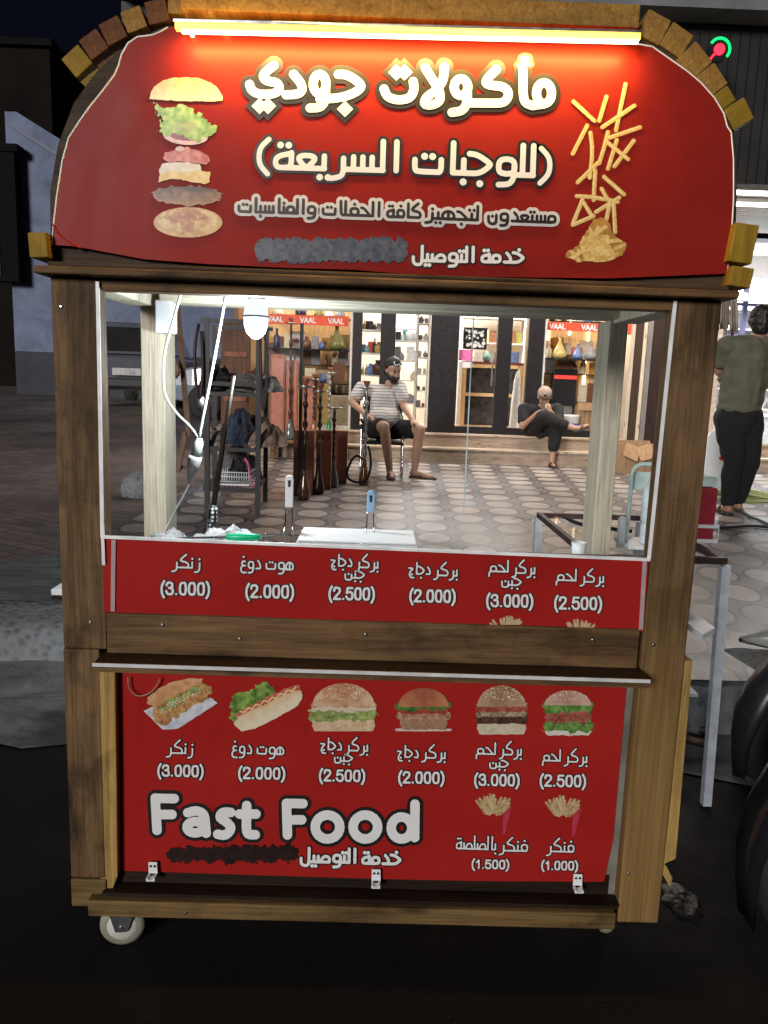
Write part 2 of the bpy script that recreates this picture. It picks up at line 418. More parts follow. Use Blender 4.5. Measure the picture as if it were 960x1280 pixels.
def field(strokes, dots, th, dot_r, diamond, pad, h):
    allp = np.array([p for s in strokes for p in s]+list(dots))
    x0, y0 = allp.min(0)-pad; x1, y1 = allp.max(0)+pad
    nx, ny = int((x1-x0)/h)+2, int((y1-y0)/h)+2
    X, Y = np.meshgrid(x0+h*np.arange(nx), y0+h*np.arange(ny)); D = np.full(X.shape, 1e3)
    for s in strokes:
        for a, b in zip(s[:-1], s[1:]):
            a = np.array(a); b = np.array(b); lo = np.minimum(a, b)-pad; hi = np.maximum(a, b)+pad
            i0, i1 = max(0, int((lo[0]-x0)/h)), min(nx, int((hi[0]-x0)/h)+2); j0, j1 = max(0, int((lo[1]-y0)/h)), min(ny, int((hi[1]-y0)/h)+2)
            xs, ys = X[j0:j1, i0:i1], Y[j0:j1, i0:i1]; ab = b-a; L = max(ab@ab, 1e-9)
            t = np.clip(((xs-a[0])*ab[0]+(ys-a[1])*ab[1])/L, 0, 1)
            d = np.hypot(xs-a[0]-t*ab[0], ys-a[1]-t*ab[1])-th/2
            D[j0:j1, i0:i1] = np.minimum(D[j0:j1, i0:i1], d)
    for c in dots:
        d = (np.abs(X-c[0])+np.abs(Y-c[1])-dot_r*1.25)*.75 if diamond else np.hypot(X-c[0], Y-c[1])-dot_r
        D = np.minimum(D, d)
    return D, x0, y0
def contour(D, iso, x0, y0, h, vid):
    """polygons of the region D < iso; vid(x, y) -> vertex index"""
    I = D < iso; ny, nx = D.shape; F = []
    cnt = I[:-1, :-1].astype(int)+I[1:, :-1]+I[:-1, 1:]+I[1:, 1:]
    for j in range(ny-1):
        row = cnt[j]
        i = 0; nz = np.nonzero(row)[0]
        if not len(nz): continue
        i = nz[0]; end = nz[-1]
        while i <= end:
            k = row[i]
            if k == 0: i += 1; continue
            if k == 4:
                e = i
                while e+1 <= end and row[e+1] == 4: e += 1
                F.append([vid(x0+i*h, y0+j*h), vid(x0+(e+1)*h, y0+j*h), vid(x0+(e+1)*h, y0+(j+1)*h), vid(x0+i*h, y0+(j+1)*h)])
                i = e+1; continue
            cs = [(i, j), (i+1, j), (i+1, j+1), (i, j+1)]; poly = []
            for a, b in zip(cs, cs[1:]+cs[:1]):
                da, db = D[a[1], a[0]]-iso, D[b[1], b[0]]-iso
                if da < 0: poly.append(vid(x0+a[0]*h, y0+a[1]*h))
                if (da < 0) != (db < 0):
                    t = da/(da-db); poly.append(vid(x0+(a[0]+t*(b[0]-a[0]))*h, y0+(a[1]+t*(b[1]-a[1]))*h))
            if len(poly) >= 3: F.append(poly)
            i += 1
    return F
class Ink:                                # one lettering mesh per colour layer, px coordinates on an upright plane
    def __init__(s, Y): s.Y = Y; s.v = []; s.f = []
    def put(s, D, iso, x0, y0, h):
        loc = {}
        def vid(x, y):
            k = (round(x, 4), round(y, 4))
            if k not in loc: loc[k] = len(s.v); s.v.append(tuple(at(x, y, s.Y)))
            return loc[k]
        s.f += [f[::-1] for f in contour(D, iso, x0, y0, h, vid)]
    def build(s, name, mat, parent):
        me = bpy.data.meshes.new(name); me.from_pydata(s.v, [], s.f); me.validate(); me.materials.append(mat)
        o = bpy.data.objects.new(name, me); COL.objects.link(o); o.parent = parent; return o
def set_text(lay, bl, br, H, th, out, inks, rtl=True, dot=None, h=None, raw=False):
    """fit a laid-out word between two baseline pixels; inks = (outline Ink, fill Ink)"""
    S, Dt, Wd = lay
    bl = np.array(bl, float); br = np.array(br, float); ex = (br-bl)/Wd; L = np.linalg.norm(br-bl)
    up = np.array([(br-bl)[1], -(br-bl)[0]])/L*H
    o = br if rtl else bl
    mp = lambda p: tuple(o+ex*p[0]+up*p[1])
    S = [[mp(q) for q in chaikin(p, 2)] for p in S]; Dt = [mp(p) for p in Dt]
    put_strokes(S, Dt, th, out, inks, dot or th*.56, False, h)
def put_strokes(S, Dt, th, out, inks, dot_r, diamond, h=None):
    h = h or max(.35, th/6)
    D, x0, y0 = field(S, Dt, th, dot_r, diamond, out+2*h+th/2, h)
    inks[0].put(D, out, x0, y0, h); inks[1].put(D, 0., x0, y0, h)

# ------------------------------------------------------------------ printed pictures: numpy canvas -> coloured grid mesh
class Canvas:
    def __init__(s, x0, y0, x1, y1, res=1.6):
        s.x0, s.y0, s.h = x0, y0, 1/res
        nx, ny = int((x1-x0)*res), int((y1-y0)*res)
        s.X, s.Y = np.meshgrid(x0+(np.arange(nx)+.5)/res, y0+(np.arange(ny)+.5)/res)
        s.C = np.zeros((ny, nx, 3)); s.A = np.zeros((ny, nx), bool)
        s.n1 = s.noise(2.); s.n2 = s.noise(5.); s.n3 = s.noise(1.)
    def noise(s, size):
        ny, nx = s.X.shape; k = max(1, size/s.h/1)
        g = rng.random((int(ny/k)+3, int(nx/k)+3)); yy, xx = np.arange(ny)/k, np.arange(nx)/k
        y0, x0 = yy.astype(int), xx.astype(int); fy, fx = (yy-y0)[:, None], (xx-x0)[None]
        a = g[np.ix_(y0, x0)]*(1-fx)+g[np.ix_(y0, x0+1)]*fx; b = g[np.ix_(y0+1, x0)]*(1-fx)+g[np.ix_(y0+1, x0+1)]*fx
        return a*(1-fy)+b*fy
    def fill(s, m, c, var=.15, n=None):
        n = s.n2 if n is None else n
        c = np.array(c)
        s.C = np.where(m[..., None], c*(1+var*(2*n-1))[..., None], s.C); s.A |= m
    def grad(s, m, c0, c1, t, var=.1, n=None):
        n = s.n2 if n is None else n
        t = np.clip(t+var*(2*n-1), 0, 1)[..., None]
        s.C = np.where(m[..., None], np.array(c0)*(1-t)+np.array(c1)*t, s.C); s.A |= m
    def ell(s, cx, cy, rx, ry, rot=0, wob=0.):
        a = math.radians(rot); u = (s.X-cx)*math.cos(a)+(s.Y-cy)*math.sin(a); v = -(s.X-cx)*math.sin(a)+(s.Y-cy)*math.cos(a)
        return (u/rx)**2+(v/ry)**2 < 1+wob*(2*s.n2-1)
    def poly(s, pts, wob=0.):
        X = s.X+wob*(2*s.n1-1)*2; Y = s.Y+wob*(2*s.n2-1)*2; ins = np.zeros(X.shape, bool)
        n = len(pts)
        for i in range(n):
            (xa, ya), (xb, yb) = pts[i], pts[(i+1) % n]
            if ya == yb: continue
            ins ^= ((ya > Y) != (yb > Y)) & (X < (xb-xa)*(Y-ya)/(yb-ya)+xa)
        return ins
    def line(s, pts, w):
        d = np.full(s.X.shape, 1e3)
        for (xa, ya), (xb, yb) in zip(pts[:-1], pts[1:]):
            L = (xb-xa)**2+(yb-ya)**2; t = np.clip(((s.X-xa)*(xb-xa)+(s.Y-ya)*(yb-ya))/L, 0, 1)
            d = np.minimum(d, np.hypot(s.X-xa-t*(xb-xa), s.Y-ya-t*(yb-ya)))
        return d < w/2
    def build(s, name, Y, parent, mat):
        ny, nx = s.A.shape; vid = {}; V, F, Cc = [], [], []
        def vv(i, j):
            if (i, j) not in vid:
                vid[(i, j)] = len(V); V.append(tuple(at(s.x0+i*s.h, s.y0+j*s.h, Y)))
            return vid[(i, j)]
        for j, i in zip(*np.nonzero(s.A)):
            F.append((vv(i, j), vv(i, j+1), vv(i+1, j+1), vv(i+1, j))); Cc.append(s.C[j, i])
        me = bpy.data.meshes.new(name); me.from_pydata(V, [], F)
        ca = me.color_attributes.new('print', 'FLOAT_COLOR', 'CORNER')
        arr = np.ones((len(F), 4, 4), np.float32); arr[..., :3] = np.array(Cc)[:, None, :]
        ca.data.foreach_set('color', np.clip(arr, 0, 1).ravel()); me.materials.append(mat)
        o = bpy.data.objects.new(name, me); COL.objects.link(o); o.parent = parent; return o
m, nt, b = new_mat('printed_picture'); an = N(nt, 'ShaderNodeAttribute'); an.attribute_name = 'print'
nt.links.new(an.outputs['Color'], b.inputs['Base Color']); b.inputs['Roughness'].default_value = .35
M['print'] = m
def axial(p, q, prof, n=14):
    p = Vector(p); q = Vector(q); b_ = MB(); b_.tube([p+(q-p)*t for t, _ in prof], [r for _, r in prof], n); return b_
def crumple(name, c, size, n, mat, seed, amp=.5):
    """a crumpled sheet: rounded uneven outline, sharp folds"""
    n = max(n, 20); b_ = MB(); vs = []; fs = []; off = Vector((seed*5.7, seed*2.3, seed*.9))
    for j in range(n+1):
        for i in range(n+1):
            u, v = 2*i/n-1, 2*j/n-1; r = max(abs(u), abs(v)); t = math.atan2(v, u)
            rr = r*(.82+.3*mnoise.noise(Vector((1.6*math.cos(t), 1.6*math.sin(t), seed*3.3)))); x, y = rr*math.cos(t), rr*math.sin(t)
            q = Vector((x*1.7, y*1.7, 0))+off
            f = .55*(1-abs(mnoise.noise(q))*2.4)+.3*(1-abs(mnoise.noise(q*2.3))*2.4)+.15*(1-abs(mnoise.noise(q*5.1))*2.4)
            e = max(0, 1-r**3)
            vs.append((c[0]+size[0]*.5*x, c[1]+size[1]*.5*y, c[2]+size[2]*max(0, (amp*(.25+e)*max(f, -.1)*.9+(1-amp)*e))))
    for j in range(n):
        for i in range(n):
            a = j*(n+1)+i; fs += [(a, a+1, a+n+2), (a, a+n+2, a+n+1)]
    b_.add(vs, fs)
    o = b_.build(name, mat); s = o.modifiers.new('solid', 'SOLIDIFY'); s.thickness = .0012; s.offset = 1; return o

def graded_post():  # wood colour turns lighter towards the bottom of the post
    m = wood('graded_post_wood', (.085, .046, .02), (.27, .16, .075), 'z', stain=.8); nt = m.node_tree; b = nt.nodes['Principled BSDF']
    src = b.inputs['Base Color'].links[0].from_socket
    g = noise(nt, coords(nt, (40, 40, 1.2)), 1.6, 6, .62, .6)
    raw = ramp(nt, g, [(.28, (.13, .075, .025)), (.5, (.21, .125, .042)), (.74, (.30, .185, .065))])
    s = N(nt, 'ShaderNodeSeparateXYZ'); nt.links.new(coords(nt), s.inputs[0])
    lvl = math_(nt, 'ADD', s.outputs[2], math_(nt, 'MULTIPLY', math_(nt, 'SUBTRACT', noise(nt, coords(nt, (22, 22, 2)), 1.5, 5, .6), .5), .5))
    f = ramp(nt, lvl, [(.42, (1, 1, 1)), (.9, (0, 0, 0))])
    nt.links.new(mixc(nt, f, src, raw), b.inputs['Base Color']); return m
M['graded_post'] = graded_post()
# ================================================================== THE SETTING
def sm(e0, e1, x): t = min(1, max(0, (x-e0)/(e1-e0))); return t*t*(3-2*t)
def rise(x, y): return .42*sm(7, 18, y)*sm(-1.2, -3.2, x)
# asphalt road
m, nt, b = new_mat('shade_dark_asphalt'); v = coords(nt)
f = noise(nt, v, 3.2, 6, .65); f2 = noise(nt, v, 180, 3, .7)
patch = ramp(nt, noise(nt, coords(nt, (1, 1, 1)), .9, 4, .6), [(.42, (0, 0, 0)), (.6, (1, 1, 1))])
c = mixc(nt, f, (.005, .0042, .0042), (.016, .0135, .013))  # shade over the road is put into this near-black colour
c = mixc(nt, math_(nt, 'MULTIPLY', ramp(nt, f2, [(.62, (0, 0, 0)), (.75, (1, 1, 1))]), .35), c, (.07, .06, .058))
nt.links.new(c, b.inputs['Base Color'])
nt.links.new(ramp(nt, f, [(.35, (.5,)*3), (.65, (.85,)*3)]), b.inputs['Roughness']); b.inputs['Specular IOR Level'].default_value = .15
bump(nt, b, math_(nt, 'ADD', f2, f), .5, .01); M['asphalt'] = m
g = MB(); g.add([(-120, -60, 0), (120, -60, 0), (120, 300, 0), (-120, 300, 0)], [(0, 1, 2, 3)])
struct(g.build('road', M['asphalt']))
# pale concrete gutter in front of the kerb
m, nt, b = new_mat('gutter_concrete'); v = coords(nt)
f = noise(nt, v, 5, 7, .68, .4); st_ = ramp(nt, noise(nt, coords(nt, (1, 2, 1)), 1.7, 5, .6, .6), [(.5, (0, 0, 0)), (.62, (1, 1, 1))])
c = ramp(nt, f, [(.3, (.13, .14, .145)), (.7, (.32, .335, .345))]); c = mixc(nt, math_(nt, 'MULTIPLY', st_, .8), c, (.03, .028, .027))
nt.links.new(c, b.inputs['Base Color']); b.inputs['Roughness'].default_value = .8; bump(nt, b, f, .5, .02); M['concrete'] = m
gp = [(-30, 1.08), (-2.2, 1.12), (-1.5, 1.0), (-1.1, .86), (-.75, .96), (-.3, 1.15), (.2, 1.2), (.8, .9), (1.25, .72), (1.9, .8), (30, 1.0), (30, 1.62), (-30, 1.62)]
g = MB(); g.add([(x, y, .004) for x, y in gp], [list(range(len(gp)))]); struct(g.build('gutter', M['concrete']))
# raised pavement: rounded kerb, concrete apron, brick paving on the left, disc pavers in front of the shops
m, nt, b = new_mat('kerb_stone'); v = coords(nt)
f = noise(nt, v, 14, 7, .7, .5); vo = N(nt, 'ShaderNodeTexVoronoi'); vo.inputs['Scale'].default_value = 26; nt.links.new(v, vo.inputs[0])
c = ramp(nt, f, [(.3, (.08, .09, .10)), (.72, (.21, .235, .26))]); c = mixc(nt, .45, c, ramp(nt, vo.outputs['Distance'], [(.1, (.05, .05, .055)), (.5, (.26, .27, .28))]))
nt.links.new(c, b.inputs['Base Color']); b.inputs['Roughness'].default_value = .85; bump(nt, b, vo.outputs['Distance'], .5, .01); M['kerb'] = m
prof = [(1.62, 0), (1.625, .09), (1.65, .128), (1.70, .144), (1.80, .148), (2.1, .15)]
k_ = MB(); xs = [-30, -8, -4, -3]+[-2.6+i*.1 for i in range(42)]+[2, 4, 30]
vs = []; n = len(prof)
for x in xs:
    for y, z in prof: vs.append((x, y-.52*sm(-.3, .6, x)+.02*math.sin(x*5)+.012*math.sin(x*17), z*(1+.05*math.sin(x*9))-(.02 if z < .01 else 0)))
k_.add(vs, [(i*n+j, (i+1)*n+j, (i+1)*n+j+1, i*n+j+1) for i in range(len(xs)-1) for j in range(n-1)], True)
struct(k_.build('kerb', M['kerb']))
def sheet(name, poly, z, mat, nx=1, ny=1, rz=False):
    x0 = min(p[0] for p in poly); x1 = max(p[0] for p in poly); y0 = min(p[1] for p in poly); y1 = max(p[1] for p in poly)
    vs = [(x0+(x1-x0)*i/nx, y0+(y1-y0)*j/ny) for j in range(ny+1) for i in range(nx+1)]
    vs = [(x, y, z+(rise(x, y) if rz else 0)) for x, y in vs]
    b_ = MB(); b_.add(vs, [(j*(nx+1)+i, j*(nx+1)+i+1, (j+1)*(nx+1)+i+1, (j+1)*(nx+1)+i) for j in range(ny) for i in range(nx)], True)
    return struct(b_.build(name, mat))
m, nt, b = new_mat('brick_paving'); v = coords(nt, (1, 1, 1), (0, 0, R(32)))
br = N(nt, 'ShaderNodeTexBrick'); nt.links.new(v, br.inputs['Vector']); br.inputs['Scale'].default_value = 1
br.inputs['Brick Width'].default_value = .21; br.inputs['Row Height'].default_value = .105; br.inputs['Mortar Size'].default_value = .006
br.inputs['Color1'].default_value = (.24, .18, .16, 1); br.inputs['Color2'].default_value = (.14, .115, .112, 1); br.inputs['Mortar'].default_value = (.03, .028, .028, 1)
dirt = noise(nt, coords(nt), .7, 6, .65, .5)
c = mixc(nt, ramp(nt, dirt, [(.42, (0, 0, 0)), (.68, (.85,)*3)]), br.outputs['Color'], (.035, .032, .036))
nt.links.new(c, b.inputs['Base Color']); nt.links.new(ramp(nt, dirt, [(.3, (.4,)*3), (.7, (.8,)*3)]), b.inputs['Roughness'])
bump(nt, b, math_(nt, 'ADD', br.outputs['Fac'], math_(nt, 'MULTIPLY', dirt, -2)), -.25, .01); M['brick'] = m
sheet('brick_pavement', [(-40, 2.05), (-1.75, 60)], .148, M['brick'], 60, 60, True)
# disc pavers
m, nt, b = new_mat('disc_pavers'); tc = N(nt, 'ShaderNodeTexCoord'); sx = N(nt, 'ShaderNodeSeparateXYZ'); nt.links.new(tc.outputs['Object'], sx.inputs[0])
wv = noise(nt, tc.outputs['Object'], 2.2, 2)
# discs on a slightly fanning grid, each in its dark joint, with short joints running between neighbours
AX, AY = .30, .41
fan = math_(nt, 'DIVIDE', 13.2, math_(nt, 'ADD', sx.outputs[1], 9.))
uu = math_(nt, 'ADD', math_(nt, 'DIVIDE', math_(nt, 'MULTIPLY', sx.outputs[0], fan), AX), 100.1)
vv_ = math_(nt, 'ADD', math_(nt, 'DIVIDE', sx.outputs[1], AY), 100.37)
fxa = math_(nt, 'SUBTRACT', math_(nt, 'FRACT', uu), .5); fya = math_(nt, 'SUBTRACT', math_(nt, 'FRACT', vv_), .5)
wob = math_(nt, 'MULTIPLY', math_(nt, 'SUBTRACT', wv, .5), .06)
gx = math_(nt, 'MULTIPLY', fxa, AX/.124); gy = math_(nt, 'MULTIPLY', fya, AY/.178)
d = math_(nt, 'ADD', math_(nt, 'SQRT', math_(nt, 'ADD', math_(nt, 'MULTIPLY', gx, gx), math_(nt, 'MULTIPLY', gy, gy))), wob)
disc = ramp(nt, d, [(.93, (1, 1, 1)), (.97, (0, 0, 0))])
seam = ramp(nt, math_(nt, 'ABSOLUTE', math_(nt, 'SUBTRACT', d, 1.0)), [(.05, (1, 1, 1)), (.11, (0, 0, 0))])
jy = math_(nt, 'MULTIPLY', math_(nt, 'ABSOLUTE', math_(nt, 'ADD', fya, wob)), AY); jx = math_(nt, 'MULTIPLY', math_(nt, 'ABSOLUTE', math_(nt, 'ADD', fxa, wob)), AX)
joint = math_(nt, 'MULTIPLY', ramp(nt, math_(nt, 'MINIMUM', jy, math_(nt, 'MULTIPLY', jx, .8)), [(.005, (1, 1, 1)), (.010, (0, 0, 0))]), ramp(nt, d, [(.98, (0, 0, 0)), (1.0, (1, 1, 1))]))
tone = noise(nt, tc.outputs['Object'], 7, 5, .6); big = noise(nt, tc.outputs['Object'], .8, 4, .6)
pale = ramp(nt, tone, [(.3, (.28, .245, .22)), (.7, (.43, .38, .345))]); mauve = ramp(nt, tone, [(.3, (.075, .066, .068)), (.7, (.14, .126, .128))])
wn_ = N(nt, 'ShaderNodeTexWhiteNoise'); wn_.noise_dimensions = '2D'; cxy = N(nt, 'ShaderNodeCombineXYZ')
nt.links.new(math_(nt, 'FLOOR', uu), cxy.inputs[0]); nt.links.new(math_(nt, 'FLOOR', vv_), cxy.inputs[1]); nt.links.new(cxy.outputs[0], wn_.inputs['Vector'])
pale = mixc(nt, 1., pale, ramp(nt, wn_.outputs['Value'], [(0, (.62, .60, .60)), (.5, (.88, .88, .88)), (1, (1.1, 1.08, 1.06))]), 'MULTIPLY')
stain_ = noise(nt, tc.outputs['Object'], 16, 6, .7, .6); pale = mixc(nt, ramp(nt, stain_, [(.55, (0, 0, 0)), (.72, (.55,)*3)]), pale, (.16, .13, .11))
c = mixc(nt, disc, mauve, pale); c = mixc(nt, math_(nt, 'MAXIMUM', seam, joint), c, (.008, .006, .006))
c = mixc(nt, ramp(nt, big, [(.5, (0, 0, 0)), (.75, (.6,)*3)]), c, (.08, .065, .06))
nt.links.new(c, b.inputs['Base Color']); nt.links.new(ramp(nt, big, [(.35, (.26,)*3), (.65, (.6,)*3)]), b.inputs['Roughness'])
bump(nt, b, math_(nt, 'MAXIMUM', seam, joint), -.5, .006); M['pavers'] = m
sheet('tiled_pavement', [(-1.75, 2.0), (12, 9.02)], .152, M['pavers'])
sheet('tiled_pavement', [(.62, 1.24), (12, 2.0)], .152, M['pavers'])
m2 = wood('apron_concrete', (.09, .10, .11), (.20, .22, .24), 'x', .85, stain=.5, grain=.15)
b_ = MB(); ap = [(-30, 1.9), (-2.1, 1.95), (-1.2, 1.95), (-.6, 1.95), (-.5, 2.3), (-1.2, 2.7), (-1.7, 2.95), (-2.0, 2.7), (-2.1, 2.3), (-2.6, 2.1), (-30, 2.2)]
b_.add([(x, y, .157) for x, y in ap], [list(range(len(ap)))]); struct(b_.build('concrete_apron', m2))

# ------------------------------------------------------------------ left street wall and houses
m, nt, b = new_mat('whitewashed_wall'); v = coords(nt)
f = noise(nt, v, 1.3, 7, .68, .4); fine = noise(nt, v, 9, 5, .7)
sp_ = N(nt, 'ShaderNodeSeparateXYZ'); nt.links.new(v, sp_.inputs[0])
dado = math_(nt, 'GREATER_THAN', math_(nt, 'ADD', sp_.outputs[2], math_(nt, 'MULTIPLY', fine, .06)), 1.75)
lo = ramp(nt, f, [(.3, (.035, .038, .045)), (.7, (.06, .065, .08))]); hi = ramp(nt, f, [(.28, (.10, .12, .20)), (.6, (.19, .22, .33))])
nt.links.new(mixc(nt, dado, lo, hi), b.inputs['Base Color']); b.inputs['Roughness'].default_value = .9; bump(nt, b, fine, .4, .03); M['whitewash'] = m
hs = thing('street_house', 'whitewashed house with grey painted base at the far left of the street', 'house')
MB().prism([(-9.9, 0), (2.5, 0), (2.5, 4.1), (-5.5, 5.5), (-8.45, 7.15), (-9.6, 7.8), (-9.9, 7.8)], 20, 27).build('wall', M['whitewash'], hs)
pr_ = MB(); pr_.bar((-9.75, 19.93, 7.45), (-8.45, 19.93, 6.72), .14, .08); pr_.build('parapet_moulding', plain('grey_plaster', (.2, .21, .26), .9), hs)
wd = MB().box(-6.3, -5.75, 19.9, 19.99, 2.55, 3.1).build('window', M['black_metal'], hs); MB().box(-6.36, -5.69, 19.86, 19.9, 2.48, 2.55).build('sill', M['kerb'], hs)
ac = MB().box(-7.3, -6.2, 19.6, 19.98, 2.3, 2.42).build('awning', M['black_metal'], hs)
bx = thing('balcony_box', 'dark shuttered balcony box on the front of the left street house', 'balcony')
q0, q1 = at(-60, 350, 19.6), at(24, 352, 19.6)
MB().box(q0.x, q1.x, 19.6, 19.95, q1.z, q1.z+3.2).build('shutter', plain('dark_shutter', (.007, .006, .006), .9, spec=.1), bx)
MB().box(q0.x, q1.x+.1, 19.55, 19.96, q1.z+3.21, q1.z+3.4).build('roof', plain('dark_shutter', (.007, .006, .006), .9, spec=.1), bx)
for i in range(6): MB().box(q1.x-.5-i*.35, q1.x-.46-i*.35, 19.57, 19.597, q1.z+.1, q1.z+.9).build('bar', plain('dull_bar', (.03, .03, .03), .8), bx)
dk = thing('dark_house', 'tall dark brown house rising behind the whitewashed wall', 'house')
p0 = at(62, 60, 30)
MB().box(p0.x-14, p0.x, 30, 40, 0, p0.z).build('wall', plain('dark_brown_render', (.009, .007, .006), .95, var=.4, scale=.6, spec=.1), dk)
MB().box(p0.x-14.2, p0.x+.15, 29.8, 40.2, p0.z+.01, p0.z+.25).build('roof', plain('dark_shutter', (.007, .006, .006), .9, spec=.1), dk)
fb = thing('blue_house', 'bluish brick house at the end of the street', 'house')
p1, p2 = at(60, 90, 34), at(230, 60, 34)
m, nt, b = new_mat('blue_grey_brick'); br = N(nt, 'ShaderNodeTexBrick'); v = coords(nt, (1, 1, 1), (R(90), 0, 0)); nt.links.new(v, br.inputs['Vector'])
br.inputs['Scale'].default_value = 1; br.inputs['Brick Width'].default_value = .6; br.inputs['Row Height'].default_value = .3; br.inputs['Mortar Size'].default_value = .03
br.inputs['Color1'].default_value = (.10, .11, .16, 1); br.inputs['Color2'].default_value = (.13, .14, .2, 1); br.inputs['Mortar'].default_value = (.06, .065, .09, 1)
nt.links.new(br.outputs['Color'], b.inputs['Base Color']); b.inputs['Roughness'].default_value = .9
MB().box(p1.x, p2.x+1, 34, 42, 0, p1.z).build('wall', m, fb)
MB().box(p1.x-.2, p2.x+1.2, 33.8, 42.2, p1.z+.01, p1.z+.2).build('roof', plain('dark_shutter', (.007, .006, .006), .9, spec=.1), fb)

# ------------------------------------------------------------------ shop building
FY = 9.45                                        # storefront plane
SILL = .53
shop = thing('shop_building', 'shop building with black framed glass front, stone steps and dark canopy', 'shop')
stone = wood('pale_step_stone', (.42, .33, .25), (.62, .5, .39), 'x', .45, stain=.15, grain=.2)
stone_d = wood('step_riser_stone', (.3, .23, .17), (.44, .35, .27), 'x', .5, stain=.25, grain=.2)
XL, XR = -2.2, 12
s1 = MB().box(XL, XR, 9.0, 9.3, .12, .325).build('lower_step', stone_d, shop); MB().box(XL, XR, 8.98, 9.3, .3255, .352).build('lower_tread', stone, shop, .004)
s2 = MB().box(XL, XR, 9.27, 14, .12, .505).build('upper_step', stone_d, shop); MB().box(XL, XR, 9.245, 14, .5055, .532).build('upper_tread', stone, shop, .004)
fasc = plain('dark_canopy_sheet', (.016, .014, .014), .6, var=.4, scale=3)
CZ = 3.28
MB().box(-2.6, 12, 6.7, 6.78, CZ, 4.72).build('canopy_fascia', fasc, shop)
cb = MB()
for i in range(60): cb.box(2.2+i*.1, 2.212+i*.1, 6.688, 6.6995, CZ, 4.72)
cb.build('fascia_ribs', M['black_metal'], shop)
sof = MB()
for i in range(28): sof.box(-2.5, 12, 6.8+i*.1, 6.885+i*.1, CZ+.12, CZ+.135)
sof.box(-2.5, 12, 6.79, 9.6, CZ+.14, CZ+.15)
sof.build('soffit', plain('cream_soffit_boards', (.5, .46, .4), .5), shop)
MB().box(-2.6, 12, 6.4, 9.6, 4.74, 5.02).build('floor_slab', plain('grey_slab', (.16, .16, .17), .85, var=.3, scale=2), shop)
MB().box(-2.6, 12, 9.46, 9.7, 3.45, 4.73).build('upper_wall', M['kerb'], shop)
MB().box(-2.6, 12, 8.6, 9.6, 5.03, 9).build('upper_floor_wall', plain('dark_upper_wall', (.05, .048, .05), .85), shop)
for i in range(8):
    wn = MB().box(2.4+i*1.15, 3.4+i*1.15, 8.56, 8.597, 5.3, 7.2).build('window', M['black_gloss'], shop)
    MB().box(2.33+i*1.15, 2.395+i*1.15, 8.5, 8.598, 5.1, 7.4).build('frame', M['black_metal'], wn)
# canopy tubes
tube_m = emit('fluorescent_glow', (1, .93, .82), 7)
n_t = 0
for (x, y) in ((-1.3, 7.5), (.4, 7.5), (2.1, 7.5), (3.9, 7.25), (4.6, 7.75), (5.6, 7.35), (6.6, 8.0), (1.2, 8.5), (3.2, 8.6)):
    n_t += 1
    where = {(3.9, 7.25): 'nearest the dark fascia at the right', (4.6, 7.75): 'middle one above the right shop', (5.6, 7.35): 'above the right shop near the photo edge'}.get((x, y), 'number')
    lb = 'white fluorescent tube under the canopy, '+where if where != 'number' else 'white fluorescent tube under the canopy hidden above the shop windows'
    tl = thing('tube_light', lb, 'tube light', 'fluorescent tubes under the shop canopy', (x, y, CZ+.05))
    MB().lathe([(.018, -.6), (.018, .6)], (0, 0, 0), 10, 'x').build('tube', tube_m, tl)
    MB().box(-.63, .63, -.03, .03, .022, .06).build('fitting', M['white_plastic'], tl)
    la_ = bpy.data.lights.new('tube_lamp', 'AREA'); la_.shape = 'RECTANGLE'; la_.size = 1.2; la_.size_y = .05; la_.energy = 30; la_.color = (1, .91, .83)
    lo_ = bpy.data.objects.new('tube_lamp', la_); COL.objects.link(lo_); lo_.parent = tl; lo_.location = (0, 0, -.022)
# black frame uprights of the shopfront
blackf = plain('black_aluminium_frame', (.014, .012, .013), .35)
greyf = plain('pale_grey_frame', (.5, .48, .46), .4)
def fx(px, Y=FY): return at(px, 500, Y).x
def upright(a, b_, mat=blackf, dy=.0, nm='frame_post'):
    return MB().box(fx(a), fx(b_), FY-.05+dy, FY+.05+dy, SILL+.003, 2.75).build(nm, mat, shop, .003)
upright(436, 438.5, greyf); upright(439, 450.6); upright(473, 491.5); upright(535, 569.5, dy=-.01); upright(617, 635); upright(655, 674); upright(675, 677, greyf); upright(757, 762, greyf)
MB().box(fx(329), fx(760), FY-.051, FY+.051, 2.753, 3.3).build('frame_header', blackf, shop)
for a, b_ in ((439, 492), (492.2, 534.5), (570, 674), (677.5, 757)):
    MB().box(fx(a), fx(b_), FY-.045, FY+.045, SILL+.004, SILL+(.10 if a > 560 else .07)).build('bottom_rail', blackf, shop, .002)
MB().box(fx(329), fx(436), FY-.03, FY+.03, SILL+.004, SILL+.05).build('bottom_rail', greyf, shop)
for a, b_ in ((329, 436), (451, 473), (492, 535), (570, 617), (635, 655), (677, 757)):
    MB().box(fx(a)+.004, fx(b_)-.004, FY-.004, FY+.004, SILL+.055, 2.75).build('window_pane', M['shop_glass'], shop)
dh = MB().box(fx(611), fx(613), FY-.09, FY-.075, 1.2, 1.55).build('door_handle', M['steel'], shop)
